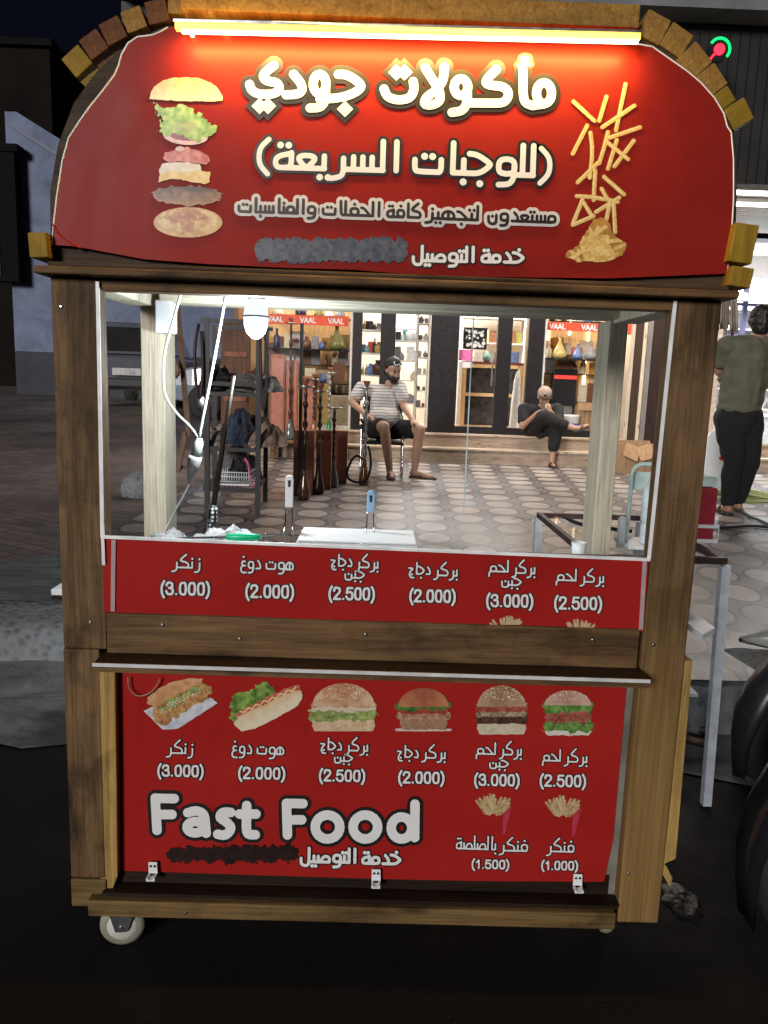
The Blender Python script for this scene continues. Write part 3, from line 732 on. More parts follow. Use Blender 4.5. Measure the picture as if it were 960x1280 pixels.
# shop interior
wallp = plain('cream_shop_wall', (.6, .52, .42), .7, var=.08, scale=2)
woodb = wood('honey_slatwall', (.5, .32, .16), (.7, .5, .28), 'z', .5, stain=0)
MB().box(fx(300), fx(437), 10.15, 10.2, SILL, 3.2).build('display_back', woodb, shop)
MB().box(fx(677), fx(775), 10.15, 10.2, SILL, 3.2).build('display_back', woodb, shop)
MB().box(-2.2, 4.2, 12.2, 12.3, SILL, 3.3).build('back_wall', wallp, shop)
MB().box(fx(300)-.1, fx(300)-.02, 9.46, 12.2, SILL, 3.2).build('side_wall', wood('brown_side_panel', (.16, .085, .05), (.3, .17, .1), 'z', .5), shop)
MB().box(3.52, 3.6, 9.5, 12.2, SILL, 3.2).build('partition_wall', wallp, shop)
MB().box(-2.2, 12, 9.75, 12.3, 3.3, 3.36).build('ceiling', M['white_plastic'], shop)
MB().box(12, 12.1, 9.4, 12.3, SILL, 3.4).build('side_wall', wallp, shop)
# gilded vertical light strips in the right window
for px_, z0, z1 in ((683.5, 1.9, 2.55), (710, 1.98, 2.6), (733.5, 1.9, 2.6), (732, 1.05, 1.75)):
    p = at(px_, 450, 10.12)
    MB().box(p.x-.014, p.x+.014, 10.12, 10.14, z0, z1).build('light_strip', emit('warm_white_strip', (1, .8, .5), 6), shop)
# red name bands inside the windows, white letters
red = plain('orange_red_sign_band', (.75, .09, .04), .4)
def vaal(a, b_, ya, yb, words):
    t = thing('window_sign', 'orange red VAAL band across the '+('left' if a < 400 else 'right')+' shop window', 'sign')
    Y = 9.62; p, q = at(a, (ya+yb)/2, Y), at(b_, (ya+yb)/2+(b_-a)*.035, Y); h = (at(a, ya, Y).z-at(a, yb, Y).z)
    MB().bar(p, q, .012, h, (0, 0, 1)).build('band', red, t)
    for x in words:
        I = (Ink(Y-.0075), Ink(Y-.0085))
        y = (ya+yb)/2+(x-a)*.035+3
        set_text(latin('VAAL'), (x, y), (x+20, y+.7), 6, 1.4, .1, I, rtl=False, h=.4)
        I[1].build('white_lettering', M['ink_white'], t)
vaal(330, 436, 392, 404.5, (334, 375, 410)); vaal(677, 757, 402, 412.5, (687, 727))
MB().box(fx(775), fx(785), FY-.1, FY-.08, at(780, 415, FY).z-.04, at(780, 415, FY).z+.1).build('red_band_end', red, shop)
# lamps inside
def area(name, loc, sx_, sy_, e, col, rot=(0, 0, 0), par=None):
    a_ = bpy.data.lights.new(name, 'AREA'); a_.shape = 'RECTANGLE'; a_.size = sx_; a_.size_y = sy_; a_.energy = e; a_.color = col
    o_ = bpy.data.objects.new(name, a_); COL.objects.link(o_); o_.location = loc; o_.rotation_euler = rot
    if par: o_.parent = par
    return o_
pan_m = emit('ceiling_panel_glow', (1, .95, .88), 4)
for i, (x, y, e, cc) in enumerate(((-.9, 9.8, 75, (1, .88, .72)), (2.7, 9.8, 75, (1, .86, .66)), (.6, 10.9, 160, (1, .97, .95)), (1.9, 11.0, 130, (1, .96, .92)), (5.2, 10.4, 260, (.86, .94, 1)), (7.6, 10.4, 160, (.86, .94, 1)))):
    pnl = thing('ceiling_panel', 'lit panel lamp on the shop ceiling, out of sight above the windows', 'lamp', 'panel lamps on the shop ceilings', (x, y, 3.27))
    MB().box(-.4, .4, -.12, .12, 0, .025).build('diffuser', pan_m, pnl); MB().box(-.43, .43, -.15, .15, .0255, .03).build('frame', M['white_plastic'], pnl)
    area('panel_lamp', (0, 0, -.01), .8, .24, e, cc, par=pnl)
# shelves inside
gshelf = plain('white_shelf_board', (.66, .66, .66), .4)
def shelf(px0, px1, Y, zs, nm, lab, mat=gshelf, dep=.3, th=.018, sides=True):
    t = thing(nm, lab, 'shelf'); x0, x1 = at(px0, 470, Y).x, at(px1, 470, Y).x
    for z in zs: MB().box(x0, x1, Y, Y+dep, z-th, z).build('shelf_board', mat, t)
    if sides:
        for x in (x0-.012, x1+.012): MB().box(x-.011, x+.011, Y, Y+dep, SILL+.002, max(zs)+.35).build('side_panel', mat, t)
    return x0, x1
glb = plain('dark_glass_shelf', (.03, .03, .03), .1)
GOODS = []
def good(kind, x, y, z, h, col, where, cname):
    key = (kind, cname)
    mm = bpy.data.materials.get('goods_'+cname) or plain('goods_'+cname, col, .3, var=.25, scale=40)
    b_ = MB()
    if kind == 'box': b_.box(-h*.38, h*.38, -h*.3, h*.3, 0, h)
    elif kind == 'bottle': b_.lathe([(.3*h*.5, 0), (.34*h*.5, h*.1), (.34*h*.5, h*.55), (.12*h*.5, h*.72), (.11*h*.5, h*.95), (.14*h*.5, h)], (0, 0, 0), 10)
    elif kind == 'vase': b_.lathe([(.5*h*.5, 0), (.72*h*.5, h*.14), (.62*h*.5, h*.3), (.3*h*.5, h*.6), (.15*h*.5, h*.85), (.2*h*.5, h)], (0, 0, 0), 12)
    elif kind == 'jar': b_.lathe([(.5*h*.5, 0), (.8*h*.5, h*.2), (.8*h*.5, h*.6), (.3*h*.5, h*.8), (.34*h*.5, h)], (0, 0, 0), 10)
    elif kind == 'packet': b_.box(-h*.28, h*.28, -h*.08, h*.08, 0, h)
    o = b_.build(kind if kind != 'packet' else 'packet', mm, None, .002 if kind in ('box', 'packet') else 0); o.location = (x, y, z)
    tag(o, f'{cname} {kind} {where}', kind, 'goods on the shop shelves'); return o
COLS = {'cream': (.6, .52, .38), 'olive': (.2, .19, .06), 'navy': (.02, .03, .10), 'amber': (.5, .26, .05), 'pink': (.55, .28, .30), 'red': (.42, .08, .06), 'blue': (.12, .19, .38), 'white': (.72, .72, .72), 'grey': (.25, .25, .27), 'brown': (.16, .07, .04), 'yellow': (.58, .44, .16), 'teal': (.12, .28, .28), 'black': (.015, .015, .018)}
# left window display
zt = at(383, 395, 9.75).z
MB().box(fx(331), fx(436), 9.66, 10.0, zt-.05, zt-.03).build('display_shelf', glb, shop)
zm = at(383, 436, 9.75).z
MB().box(fx(331), fx(436), 9.66, 10.0, zm-.02, zm).build('display_shelf', glb, shop)
zl_ = at(383, 478, 9.75).z
MB().box(fx(331), fx(436), 9.66, 10.0, zl_-.02, zl_).build('display_shelf', glb, shop)
for px_, kd, cn, h in ((347, 'vase', 'cream', .26), (376, 'jar', 'navy', .2), (399, 'vase', 'olive', .24), (412, 'vase', 'white', .2), (425, 'vase', 'grey', .24)):
    good(kd, at(px_, 390, 9.8).x, 9.8, zt-.028, h, COLS[cn], 'on the top shelf of the left shop window', cn)
for px_, kd, cn, h in ((346, 'bottle', 'navy', .27), (360, 'packet', 'cream', .2), (383, 'jar', 'brown', .17), (394, 'packet', 'grey', .18), (403, 'jar', 'blue', .12), (421, 'vase', 'olive', .34)):
    good(kd, at(px_, 430, 9.8).x, 9.8, zm+.002, h, COLS[cn], 'on the shelf under the red band in the left window', cn)
for px_, kd, cn, h in ((344, 'box', 'brown', .3), (365, 'box', 'yellow', .26), (388, 'box', 'cream', .2), (404, 'jar', 'blue', .14), (424, 'packet', 'brown', .3)):
    good(kd, at(px_, 470, 9.8).x, 9.8, zl_+.002, h, COLS[cn], 'on the third shelf of the left shop window', cn)
for px_, kd, cn, h in ((345, 'box', 'brown', .52), (368, 'box', 'amber', .5), (392, 'box', 'yellow', .62), (412, 'box', 'pink', .4), (427, 'box', 'cream', .46)):
    good(kd, at(px_, 520, 9.8).x, 9.75, SILL+.004, h, COLS[cn], 'on the floor of the left shop window', cn)
# narrow shelf strip and white unit
names = list(COLS)
for (a, b_, Y, zs, nm, lab, per) in ((451, 474, 10.0, (.95, 1.3, 1.62, 1.95, 2.28), 'narrow_shelf', 'narrow shelf of small coloured goods between the black posts', 5), (493, 520, 10.6, (.9, 1.25, 1.55, 1.85), 'white_shelf_unit', 'white open shelf unit behind the man on the chair', 5), (521, 534, 10.4, (.85, 1.1, 1.35, 1.6, 1.85, 2.1, 2.35), 'grid_shelf', 'tall white grid shelf beside the wide black post', 2)):
    x0, x1 = shelf(a, b_, Y, zs, nm, lab)
    for r_, z in enumerate(zs):
        for i in range(per):
            if nm == 'white_shelf_unit' and rng.random() < .45 and r_ < 3: continue
            cn = names[int(rng.integers(len(names)))] if nm == 'narrow_shelf' or rng.random() < .3 else ('white', 'grey')[int(rng.integers(2))]
            kd = ('packet', 'bottle', 'jar', 'box')[int(rng.integers(4))]
            where = ('on the bottom', 'on the second', 'on the third', 'on the fourth', 'on the fifth', 'on the sixth', 'on the top')[r_]+f' board of the {nm.replace("_", " ")}'+(', far left', ', left', ', right', ', far right', ', right end')[i]
            h_ = rng.uniform(.1, .22) if nm != 'grid_shelf' else rng.uniform(.07, .13)
            good(kd, x0+(x1-x0)*(i+.5)/per, Y+.1, z+.002, h_*(.8 if kd == 'box' else 1), COLS[cn], where, cn)
# smaller stock crowded behind the front row in both windows
for (pa_, pb_, z, hmax, wn) in ((333, 435, None, 0, 'left'), (680, 756, None, 0, 'right')):
    for lev, zz in enumerate((.54, 1.02, 1.42, at(383, 436, 9.75).z+.003)):
        n_ = 9 if wn == 'left' else 7
        for i in range(n_):
            cn = ('cream', 'white', 'amber', 'brown', 'cream', 'yellow', 'grey', 'white', 'pink')[int(rng.integers(9))]; kd = ('packet', 'box', 'bottle', 'packet')[int(rng.integers(4))]
            place = ('far left', 'second from left', 'third from left', 'left of centre', 'centre', 'right of centre', 'third from right', 'second from right', 'far right')[i]
            good(kd, at(pa_+(pb_-pa_)*(i+.5+rng.uniform(-.2, .2))/n_, 470, 10.03).x, 10.05, zz, rng.uniform(.14, .30), COLS[cn], f'in the back row of the {wn} window, {("floor", "low", "middle", "upper")[lev]} level, {place}', cn)
    for zz in (1.02, 1.42): MB().box(fx(pa_-2), fx(pb_+1), 9.97, 10.14, zz-.015, zz-.002).build('back_shelf', glb, shop)
lp_ = thing('backlit_screen', 'bright white backlit screen above the white shelf unit', 'screen')
p, q = at(495, 384, 10.5), at(519, 411, 10.5)
MB().box(p.x, q.x, 10.5, 10.53, q.z, p.z).build('face', emit('backlit_panel', (.95, .95, 1), 1.4), lp_); MB().box(p.x-.02, q.x+.02, 10.532, 10.56, q.z-.02, p.z+.02).build('frame', M['white_plastic'], lp_)
# behind the glass door
pst = thing('poster', 'black poster with white round spots hanging behind the glass door', 'poster')
p, q = at(580, 409, 9.7), at(608, 437, 9.7)
MB().box(p.x, q.x, 9.7, 9.704, q.z, p.z).build('sheet', M['ink_black'], pst)
dots = MB()
for i in range(34):
    x, z, r_ = rng.uniform(p.x+.03, q.x-.03), rng.uniform(q.z+.03, p.z-.03), rng.uniform(.008, .028)
    dots.lathe([(r_, 0), (r_, -.0006-.00002*i)], (x, 9.6992, z), 10, 'y')
dots.build('white_spots', M['ink_white'], pst)
p, q = at(574, 437, 9.55), at(590, 451, 9.55)
tag(MB().box(p.x, q.x, 9.55, 9.556, q.z, p.z).build('notice', plain('pink_paper', (.72, .16, .42), .6)), 'pink paper notice stuck on the glass door', 'notice')
p, q = at(575, 452, 9.55), at(590, 460, 9.55)
tag(MB().box(p.x, q.x, 9.55, 9.556, q.z, p.z).build('notice', M['ink_white']), 'white paper notice under the pink one on the glass door', 'notice')
ct = thing('display_counter', 'honey wood display counter with dark glass fronts behind the glass door', 'counter')
cx0, cx1 = at(576, 500, 10.3).x, at(652, 500, 10.3).x
zc = at(600, 452, 10.3).z
MB().box(cx0, cx1, 10.3, 10.8, zc-.04, zc).build('counter_top', plain('dark_red_top', (.16, .05, .05), .3), ct)
for x in (cx0+.03, (cx0+cx1)/2+.12, cx1-.03): MB().box(x-.035, x+.035, 10.3, 10.34, SILL+.002, zc-.042).build('post', woodb, ct)
MB().box(cx0, cx1, 10.345, 10.8, SILL+.002, zc-.045).build('cabinet', plain('dark_cabinet', (.05, .045, .045), .2, var=.6, scale=8), ct)
for z in (SILL+.03, (SILL+zc)/2, zc-.09): MB().box(cx0+.07, cx1-.07, 10.3, 10.342, z, z+.05).build('rail', woodb, ct)
for i, (cn, kd) in enumerate((('white', 'packet'), ('white', 'box'), ('teal', 'jar'), ('grey', 'packet'), ('white', 'bottle'), ('blue', 'box'))):
    good(kd, cx0+.1+i*.14, 10.45, zc+.002, .16, COLS[cn], 'on the counter behind the glass door, '+('far left', 'left', 'mid left', 'mid right', 'right', 'far right')[i], cn)
tag(crumple('cloth_cover', (at(645, 520, 9.9).x, 9.95, SILL+.003), (.2, .3, .95), 8, plain('white_cloth', (.66, .64, .64), .8), 21, .15), 'tall white cloth covered stand behind the narrow glass strip', 'cloth')
dsp = shelf(576, 652, 11.4, (1.9, 2.3, 2.65), 'wall_shelf', 'wall shelves with goods high behind the glass door')
for r_, z in enumerate((1.9, 2.3, 2.65)):
    for i in range(7):
        cn = names[int(rng.integers(len(names)))]
        good(('packet', 'bottle', 'box')[i % 3], dsp[0]+(dsp[1]-dsp[0])*(i+.5)/7, 11.5, z+.002, .2, COLS[cn], ('on the low', 'on the middle', 'on the high')[r_]+' wall shelf behind the door, place '+('one', 'two', 'three', 'four', 'five', 'six', 'seven')[i], cn)
# right window
zt = at(716, 402, 9.75).z; zm = at(716, 449, 9.75).z
for z, th in ((zt, .02), (zm, .02)): MB().box(fx(678), fx(757), 9.66, 10.05, z-th, z).build('display_shelf', glb, shop)
for px_, kd, cn, h in ((690, 'jar', 'navy', .14), (705, 'jar', 'brown', .12), (722, 'box', 'white', .14), (735, 'box', 'blue', .16), (748, 'packet', 'grey', .14)):
    good(kd, at(px_, 398, 9.8).x, 9.8, zt+.002, h, COLS[cn], 'above the red band in the right window', cn)
for px_, kd, cn, h in ((699, 'vase', 'yellow', .3), (722, 'vase', 'blue', .22), (738, 'vase', 'grey', .26), (752, 'jar', 'teal', .14), (686, 'bottle', 'cream', .22)):
    good(kd, at(px_, 445, 9.8).x, 9.8, zm+.002, h, COLS[cn], 'on the glass shelf of the right window', cn)
spk = thing('loudspeaker', 'tall black loudspeaker with red stripe in the right shop window', 'loudspeaker')
p, q = at(693, 461, 9.9), at(719, 508, 9.9)
MB().box(p.x, q.x, 9.9, 10.1, q.z, p.z).build('cabinet', M['black_plastic'], spk, .01)
MB().box(p.x+.01, q.x-.01, 9.895, 9.899, p.z-.14, p.z-.09).build('stripe', emit('red_stripe_light', (1, .05, .04), 1.2, (.5, .02, .02)), spk)
MB().box(p.x+.03, q.x-.03, 9.94, 10.08, SILL+.003, q.z-.003).build('stand', M['steel'], spk)
cn_ = thing('paint_tub', 'white tub with blue label beside the loudspeaker in the window', 'tub')
c = at(712, 526, 9.75); MB().lathe([(.12, 0), (.13, .02), (.135, .26), (.14, .27), (.14, .3)], (c.x, 9.75, SILL+.004), 18).build('tub', M['white_plastic'], cn_)
MB().lathe([(.1365, .08), (.1365, .18)], (c.x, 9.75, SILL+.004), 18).build('label', plain('blue_label', (.05, .1, .5), .4), cn_)
cbm = wood('brown_cardboard', (.3, .18, .095), (.44, .29, .17), 'z', .8, stain=.15, grain=.5)
for i, (px0, px1, ya, lab) in enumerate(((722, 745, 506, 'taller brown cardboard box in the right shop window'), (741, 758, 520, 'smaller brown cardboard box at the right end of the shop window'))):
    p, q = at(px0, ya, 9.8), at(px1, 545, 9.8); bxx = thing('cardboard_box', lab, 'box')
    MB().box(p.x, q.x, 9.8-i*.12, 10.0-i*.1, SILL+.003, p.z).build('carton', cbm, bxx, .004); MB().cbox(((p.x+q.x)/2, 9.78-i*.12, p.z-.02), (q.x-p.x, .004, .13), (R(-28), 0, 0)).build('flap', cbm, bxx)
# upright boards leaning by the partition, between the two shops
bds = (('pale beige board leaning against the wall between the shops', 786, 790, (.55, .45, .36)), ('dark brown board, first of the dark ones from the left', 791, 800, (.06, .035, .025)), ('narrow cream board between dark boards', 800.6, 805, (.62, .52, .38)), ('grey board beside the cream one', 806, 812, (.22, .2, .19)), ('wide dark brown board right of the grey one', 813, 826, (.035, .02, .017)), ('light grey board at the right end of the leaning boards', 827, 833, (.38, .35, .33)))
for i, (lab, a, b_, cc) in enumerate(bds):
    x0, x1 = fx(a, 8.9), fx(b_, 8.9)
    o = MB().box(x0, x1, 8.99+i*.002, 9.03, .36, 2.45-.1*(i % 3)).build('leaning_board', wood('board_'+str(i), tuple(q*.8 for q in cc), tuple(q*1.15 for q in cc), 'z', .5, stain=.2)); tag(o, lab, 'board', 'boards leaning between the shops')
MB().box(3.62, 4.75, 9.46, 9.6, SILL, 3.3).build('pier', plain('beige_pier', (.42, .34, .28), .8), shop)
# ---------------------------- right shop, open front
rsx = 4.78
MB().box(rsx, 12, 11.4, 11.5, SILL, 3.3).build('back_wall', plain('pale_blue_wall', (.5, .6, .68), .6), shop)
lint = MB().box(4.3, 12, 9.3, 9.45, 2.78, 3.05).build('lintel', M['white_plastic'], shop)
bluef = plain('blue_violet_frame', (.16, .16, .3), .4)
for x in (4.95, 5.45, 6.0): MB().box(x, x+.06, 9.36, 9.42, 2.02, 2.775).build('window_frame', bluef, shop)
MB().box(4.8, 12, 9.36, 9.42, 1.96, 2.015).build('window_frame', bluef, shop)
MB().box(4.8, 12, 9.37, 9.40, 2.4, 2.44).build('window_frame', bluef, shop)
shc = thing('shop_counter', 'pale blue lit shop counter on the step of the right shop', 'counter')
MB().box(4.85, 7.5, 9.4, 9.9, SILL+.003, .9).build('cabinet', plain('pale_blue_white', (.6, .68, .74), .35), shc)
MB().box(4.83, 7.5, 9.36, 9.95, .903, .935).build('counter_top', M['white_plastic'], shc)
MB().box(4.85, 7.5, 9.4, 9.405, .94, 1.25).build('glass', M['clear_glass'], shc)
x0, x1 = 4.85, 7.4
rs = thing('goods_shelf', 'tall lit shelves of small goods at the back of the right shop', 'shelf')
for z in (1.0, 1.3, 1.6, 1.9, 2.2, 2.5): MB().box(x0, x1, 10.6, 10.9, z-.02, z).build('shelf_board', gshelf, rs)
MB().box(x0, x1, 10.91, 10.93, SILL, 2.9).build('back_panel', M['white_plastic'], rs)
for r_, z in enumerate((1.0, 1.3, 1.6, 1.9, 2.2, 2.5)):
    for i in range(9):
        cn = ('white', 'white', 'blue', 'white', 'teal', 'grey', 'yellow', 'white', 'grey', 'red', 'white', 'black')[int(rng.integers(12))]; kd = ('packet', 'bottle', 'box', 'jar')[int(rng.integers(4))]
        good(kd, x0+.12+i*.17, 10.72, z+.002, rng.uniform(.12, .22), COLS[cn], f'on the {("lowest", "second", "third", "fourth", "fifth", "top")[r_]} shelf of the right shop, place {("one", "two", "three", "four", "five", "six", "seven", "eight", "nine")[i]}', cn)
sg = MB(); p, q = at(905, 366, 9.3), at(962, 378, 9.3)
aw = thing('shop_awning', 'pale blue tilted awning strip over the counter of the right shop', 'awning'); MB().cbox(((p.x+8)/2, 9.2, p.z-.05), (8-p.x, .35, .012), (R(24), 0, 0)).build('sheet', plain('pale_blue_awning', (.55, .68, .78), .4), aw)
MB().tube([(p.x, 9.04, p.z-.125), (8, 9.04, p.z-.125)], .012, 8).build('front_bar', M['steel'], aw)

# ================================================================== THE FOOD CART
cart = thing('food_cart', 'wooden street food cart with red arched banner, glazed window and red menu panels', 'food cart')
def px_poly(pts, Y): return [(p.x, p.z) for p in (at(x, y, Y) for x, y in pts)]
# posts (left front post in two lengths, right one coloured lighter towards its bottom)
for sx in (-1, 1):
    a, b_ = (-.600, -.517) if sx < 0 else (.516, .601)
    MB().box(a, b_, 0, .045, .655 if sx < 0 else .10, 1.345).build('front_post', M['post_wood' if sx < 0 else 'graded_post'], cart, .003)
lp = MB().box(-.602, -.532, .002, .045, .168, .653).build('post_lower_piece', M['post_wood'], cart, .003)
MB().box(-.602, -.53, -.001, .045, .105, .166).build('post_foot', M['rail_wood'], cart, .003)
q_ = [at(x, y, .002) for x, y in ((866, 826), (845, 1074), (832, 1080), (841, 1098), (838, 1110), (826, 1094), (820, 1082), (846, 826))]
MB().prism([(max(p.x, .6025), p.z) for p in q_], .002, .036).build('side_plank', M['pine'], cart, .0015)
for x0, x1 in ((-.578, -.522), (.533, .578)):
    MB().box(x0, x1, .45, .55, .10, 1.345).build('back_post', M['cream_wood'], cart, .003)
for x0, x1 in ((-.60, -.54), (.54, .60)):
    MB().box(x0, x1, .047, .448, 1.337, 1.375).build('side_beam', M['cream_wood'], cart, .002)
MB().box(-.60, .616, .45, .515, 1.347, 1.385).build('back_beam', M['cream_beam'], cart, .003)
MB().box(-.52, .545, .4, .447, 1.345, 1.378).build('inner_beam', M['cream_beam'], cart, .003)
# header: dark lintel between the posts, ledge in front of it
zl1, zl0 = at(480, 347, -.03).z, at(480, 357, -.03).z
zt1 = at(480, 341, -.015).z
MB().box(-.516, .515, .003, .04, 1.325, zl0-.001).build('lintel', M['beam_wood'], cart, .002)
MB().box(-.618, .618, -.03, .05, zl0, zl1).build('ledge', M['beam_wood'], cart, .003)
MB().box(-.60, .607, -.012, .046, zl1+.001, zt1).build('ledge_trim', M['arch_wood'], cart, .003)
# arch board behind the banner
arch_px = [(63, 330), (62, 240), (72, 180), (92, 128), (118, 92), (150, 62), (185, 42), (215, 26), (400, 26), (600, 32), (800, 40), (838, 58), (872, 86), (900, 118), (918, 152), (922, 220), (920, 300), (917, 362)]
MB().prism(px_poly(arch_px, .012), .012, .032).build('arch_board', M['arch_wood'], cart, .002)
# banner
ban = [(65, 306), (67, 280), (71, 245), (78, 200), (86, 172), (97, 155), (113, 132), (128, 114), (143, 94), (148, 82), (152, 68), (160, 54), (172, 46), (190, 44), (200, 40), (210, 34), (240, 33), (400, 37), (600, 45), (790, 54), (815, 58), (838, 74), (858, 88), (876, 103), (893, 122), (905, 142), (909, 158), (914, 165), (917, 200), (917, 250), (914, 300), (909, 342), (860, 344), (760, 348), (690, 346), (600, 346), (500, 342), (440, 337), (360, 335), (260, 330), (180, 324), (110, 311), (92, 308)]
def wavy_sheet(name, poly, Y, mat, amp=.0, step=12):
    bm = bmesh.new(); vs = [bm.verts.new(at(x, y, Y)) for x, y in poly]; bm.faces.new(vs)
    bmesh.ops.triangulate(bm, faces=bm.faces)
    me = bpy.data.meshes.new(name); bm.to_mesh(me); bm.free(); me.materials.append(mat)
    o = bpy.data.objects.new(name, me); COL.objects.link(o); o.parent = cart
    s = o.modifiers.new('solid', 'SOLIDIFY'); s.thickness = .0016; s.offset = 0
    return o
banner = wavy_sheet('sign_banner', ban, 0., M['top_vinyl'])
banner['label'] = 'red vinyl sign banner with white Arabic lettering under the light strip'
# pale rim of the cut banner edge
MB().tube([at(x, y, -.001) for x, y in ban[:16]], .0016, 5).build('cut_edge', M['white_edge'], banner)
MB().tube([at(x, y, -.001) for x, y in ban[19:32]], .0014, 5).build('cut_edge', M['white_edge'], banner)
MB().tube(spline([at(x, y, -.002) for x, y in ((66, 280), (74, 294), (88, 304), (100, 310))]), .0016, 5).build('banner_fold', M['red_vinyl'], banner)
Y0, Y1 = -.0024, -.0034
A = (Ink(Y0), Ink(Y1))
def done(I, par, mat='ink_white'):
    I[0].build('lettering_outline', M['ink_black'], par); I[1].build('white_lettering', M[mat], par)
c1 = lambda x, y: (280+x/4, 50+y/4)
c2 = lambda x, y: (470+x/4, 50+y/4)
def ring(c, cx, cy, rx, ry): return [c(cx+rx*math.cos(t), cy+ry*math.sin(t)) for t in np.linspace(0, 2*math.pi, 25)]
def st(c, *pts): return [tuple(q) for q in chaikin([c(*p) for p in pts], 2)]
title = [st(c1, (572, 172), (610, 172), (660, 200), (692, 232), (655, 265), (580, 290), (480, 296)), ring(c1, 478, 220, 32, 48),
         st(c1, (508, 240), (508, 300), (485, 338), (430, 340)), st(c1, (348, 172), (385, 215), (394, 250), (370, 272), (310, 274)),
         st(c1, (250, 126), (190, 175), (210, 206), (268, 212), (280, 250), (245, 272), (170, 272), (136, 250), (128, 222)),
         st(c2, (40, 245), (55, 285), (110, 302), (170, 292), (192, 250), (186, 208)),
         st(c2, (342, 135), (338, 200), (300, 255), (250, 285), (238, 325), (290, 325), (325, 300), (315, 245), (280, 195), (246, 138)),
         ring(c2, 425, 236, 34, 42), st(c2, (457, 255), (457, 310), (435, 354), (380, 362)),
         st(c2, (602, 146), (545, 205), (560, 226), (640, 232), (668, 268), (645, 312), (600, 316), (462, 314)),
         st(c2, (735, 155), (735, 280), (748, 318), (790, 328)), ring(c2, 840, 266, 38, 52), st(c2, (780, 328), (840, 320))]
tdots = [c1(605, 345), c1(178, 330), c1(220, 330), c2(102, 162), c2(142, 162)]
put_strokes(title, tdots, 11.2, 6., A, 8.2, True, .8)
Ah = (Ink(Y0-.0004), Ink(Y1-.0004)); put_strokes([st(c2, (757, 92), (738, 88), (730, 104), (748, 112)), st(c2, (715, 130), (765, 122))], [], 5, 4.5, Ah, 1, True, .6)
Ah[0].build('hamza_outline', M['ink_black'], banner); Ah[1].build('white_hamza', M['ink_white'], banner)
done(A, banner); A = (Ink(Y0), Ink(Y1))
# second line
set_text(arabic('للوجبات'), (513, 214), (672, 219.5), 37, 7., 3.6, A, dot=4.4)
set_text(arabic('السريعة'), (339, 209), (501, 213.5), 36, 6.8, 3.6, A, dot=4.2)
set_text(latin('('), (316, 208), (340, 209), 31, 6.4, 3.6, A, rtl=False)
set_text(latin(')'), (670, 220), (694, 221), 31, 6.4, 3.6, A, rtl=False)
done(A, banner)
# third line, dark letters on a pale halo
for wd, x0, x1, y0, y1 in (('مستعدون', 607, 695, 275, 278), ('لتجهيز', 533, 600, 272.5, 275), ('كافة', 482, 527, 270.5, 272), ('الحفلات', 401, 476, 267.5, 270), ('والمناسبات', 296, 395, 264, 267)):
    Bk = (Ink(Y0-.00005*(x0 % 7)), Ink(Y1-.0004)); set_text(arabic(wd), (x0, y0), (x1, y1), 17, 3.5, 4., Bk, dot=2.)
    Bk[0].build('lettering_halo', M['ink_pale'], banner); Bk[1].build('black_lettering', M['ink_black'], banner)
for wd, x0, x1, y0, y1 in (('خدمة', 600, 655, 327, 328), ('التوصيل', 514, 594, 325.5, 327)):
    A = (Ink(Y0), Ink(Y1)); set_text(arabic(wd), (x0, y0), (x1, y1), 18, 4., 2., A, dot=2.4); done(A, banner)
# painted-over phone number
def smudge(par, Y, x0, y0, x1, y1, mat, nm, n=16, amp=3):
    k = Canvas(x0-6, y0-6, x1+6, y1+6, 1.2)
    cy_ = (y0+y1)/2; d = np.hypot(np.maximum(0, np.maximum(x0+8-k.X, k.X-x1+8)), k.Y-cy_)
    msk = d+(k.n2-.5)*8+(k.n1-.5)*5 < (y1-y0)/2
    base = {'blue': ((.035, .045, .075), (.10, .115, .15)), 'brown': ((.012, .007, .006), (.028, .012, .01))}[mat]
    k.grad(msk, base[0], base[1], k.n2*.6+k.n1*.5, .3); return k.build(nm, Y, par, M['print'])
smudge(banner, -.003, 324, 298, 505, 327, 'blue', 'paint_smear')
# exploded burger print
k = Canvas(184, 92, 284, 304, 2.3)
bun = k.poly([(187, 124), (188, 116), (193, 108), (203, 101), (217, 97), (233, 96), (249, 98), (263, 103), (273, 111), (278, 120), (278, 126), (260, 127), (220, 126)], .3)
k.grad(bun, (.70, .38, .12), (.82, .66, .38), (k.Y-98)/26, .25)
k.fill(bun & (k.n3 > .8) & (k.Y < 116), (.85, .62, .3), .1)
lt = k.poly([(194, 128), (200, 131), (205, 135), (215, 133), (224, 131), (239, 133), (240, 139), (250, 142), (258, 147), (263, 153), (271, 160), (266, 167), (258, 172), (250, 175), (240, 176), (230, 168), (222, 167), (214, 171), (206, 170), (199, 164), (203, 155), (199, 147), (196, 139)], 2.)
on = k.ell(232, 170, 28, 11, 4) & (k.Y > 164); k.fill(on, (.62, .42, .46), .3)
k.fill(k.ell(232, 169, 21, 7, 4) & (k.Y > 166), (.22, .05, .07), .3)
k.grad(lt, (.14, .33, .05), (.45, .62, .16), k.n2*.7+k.n1*.5-.1, .25)
k.fill(k.ell(232, 158, 14, 7) & (k.n1 > .3), (.3, .36, .14), .3)
tm = k.poly([(204, 199), (206, 191), (218, 187), (232, 184), (248, 187), (260, 194), (263, 201), (258, 206), (245, 204), (225, 202), (210, 203)], .6)
k.grad(tm, (.42, .07, .06), (.62, .24, .19), k.n2, .5); k.fill(k.ell(225, 186, 6, 3), (.62, .45, .45), .1)
k.fill(k.poly([(199, 212), (203, 205), (214, 203), (235, 203), (250, 206), (252, 214), (225, 216), (200, 220)], .4), (.66, .6, .52), .15)
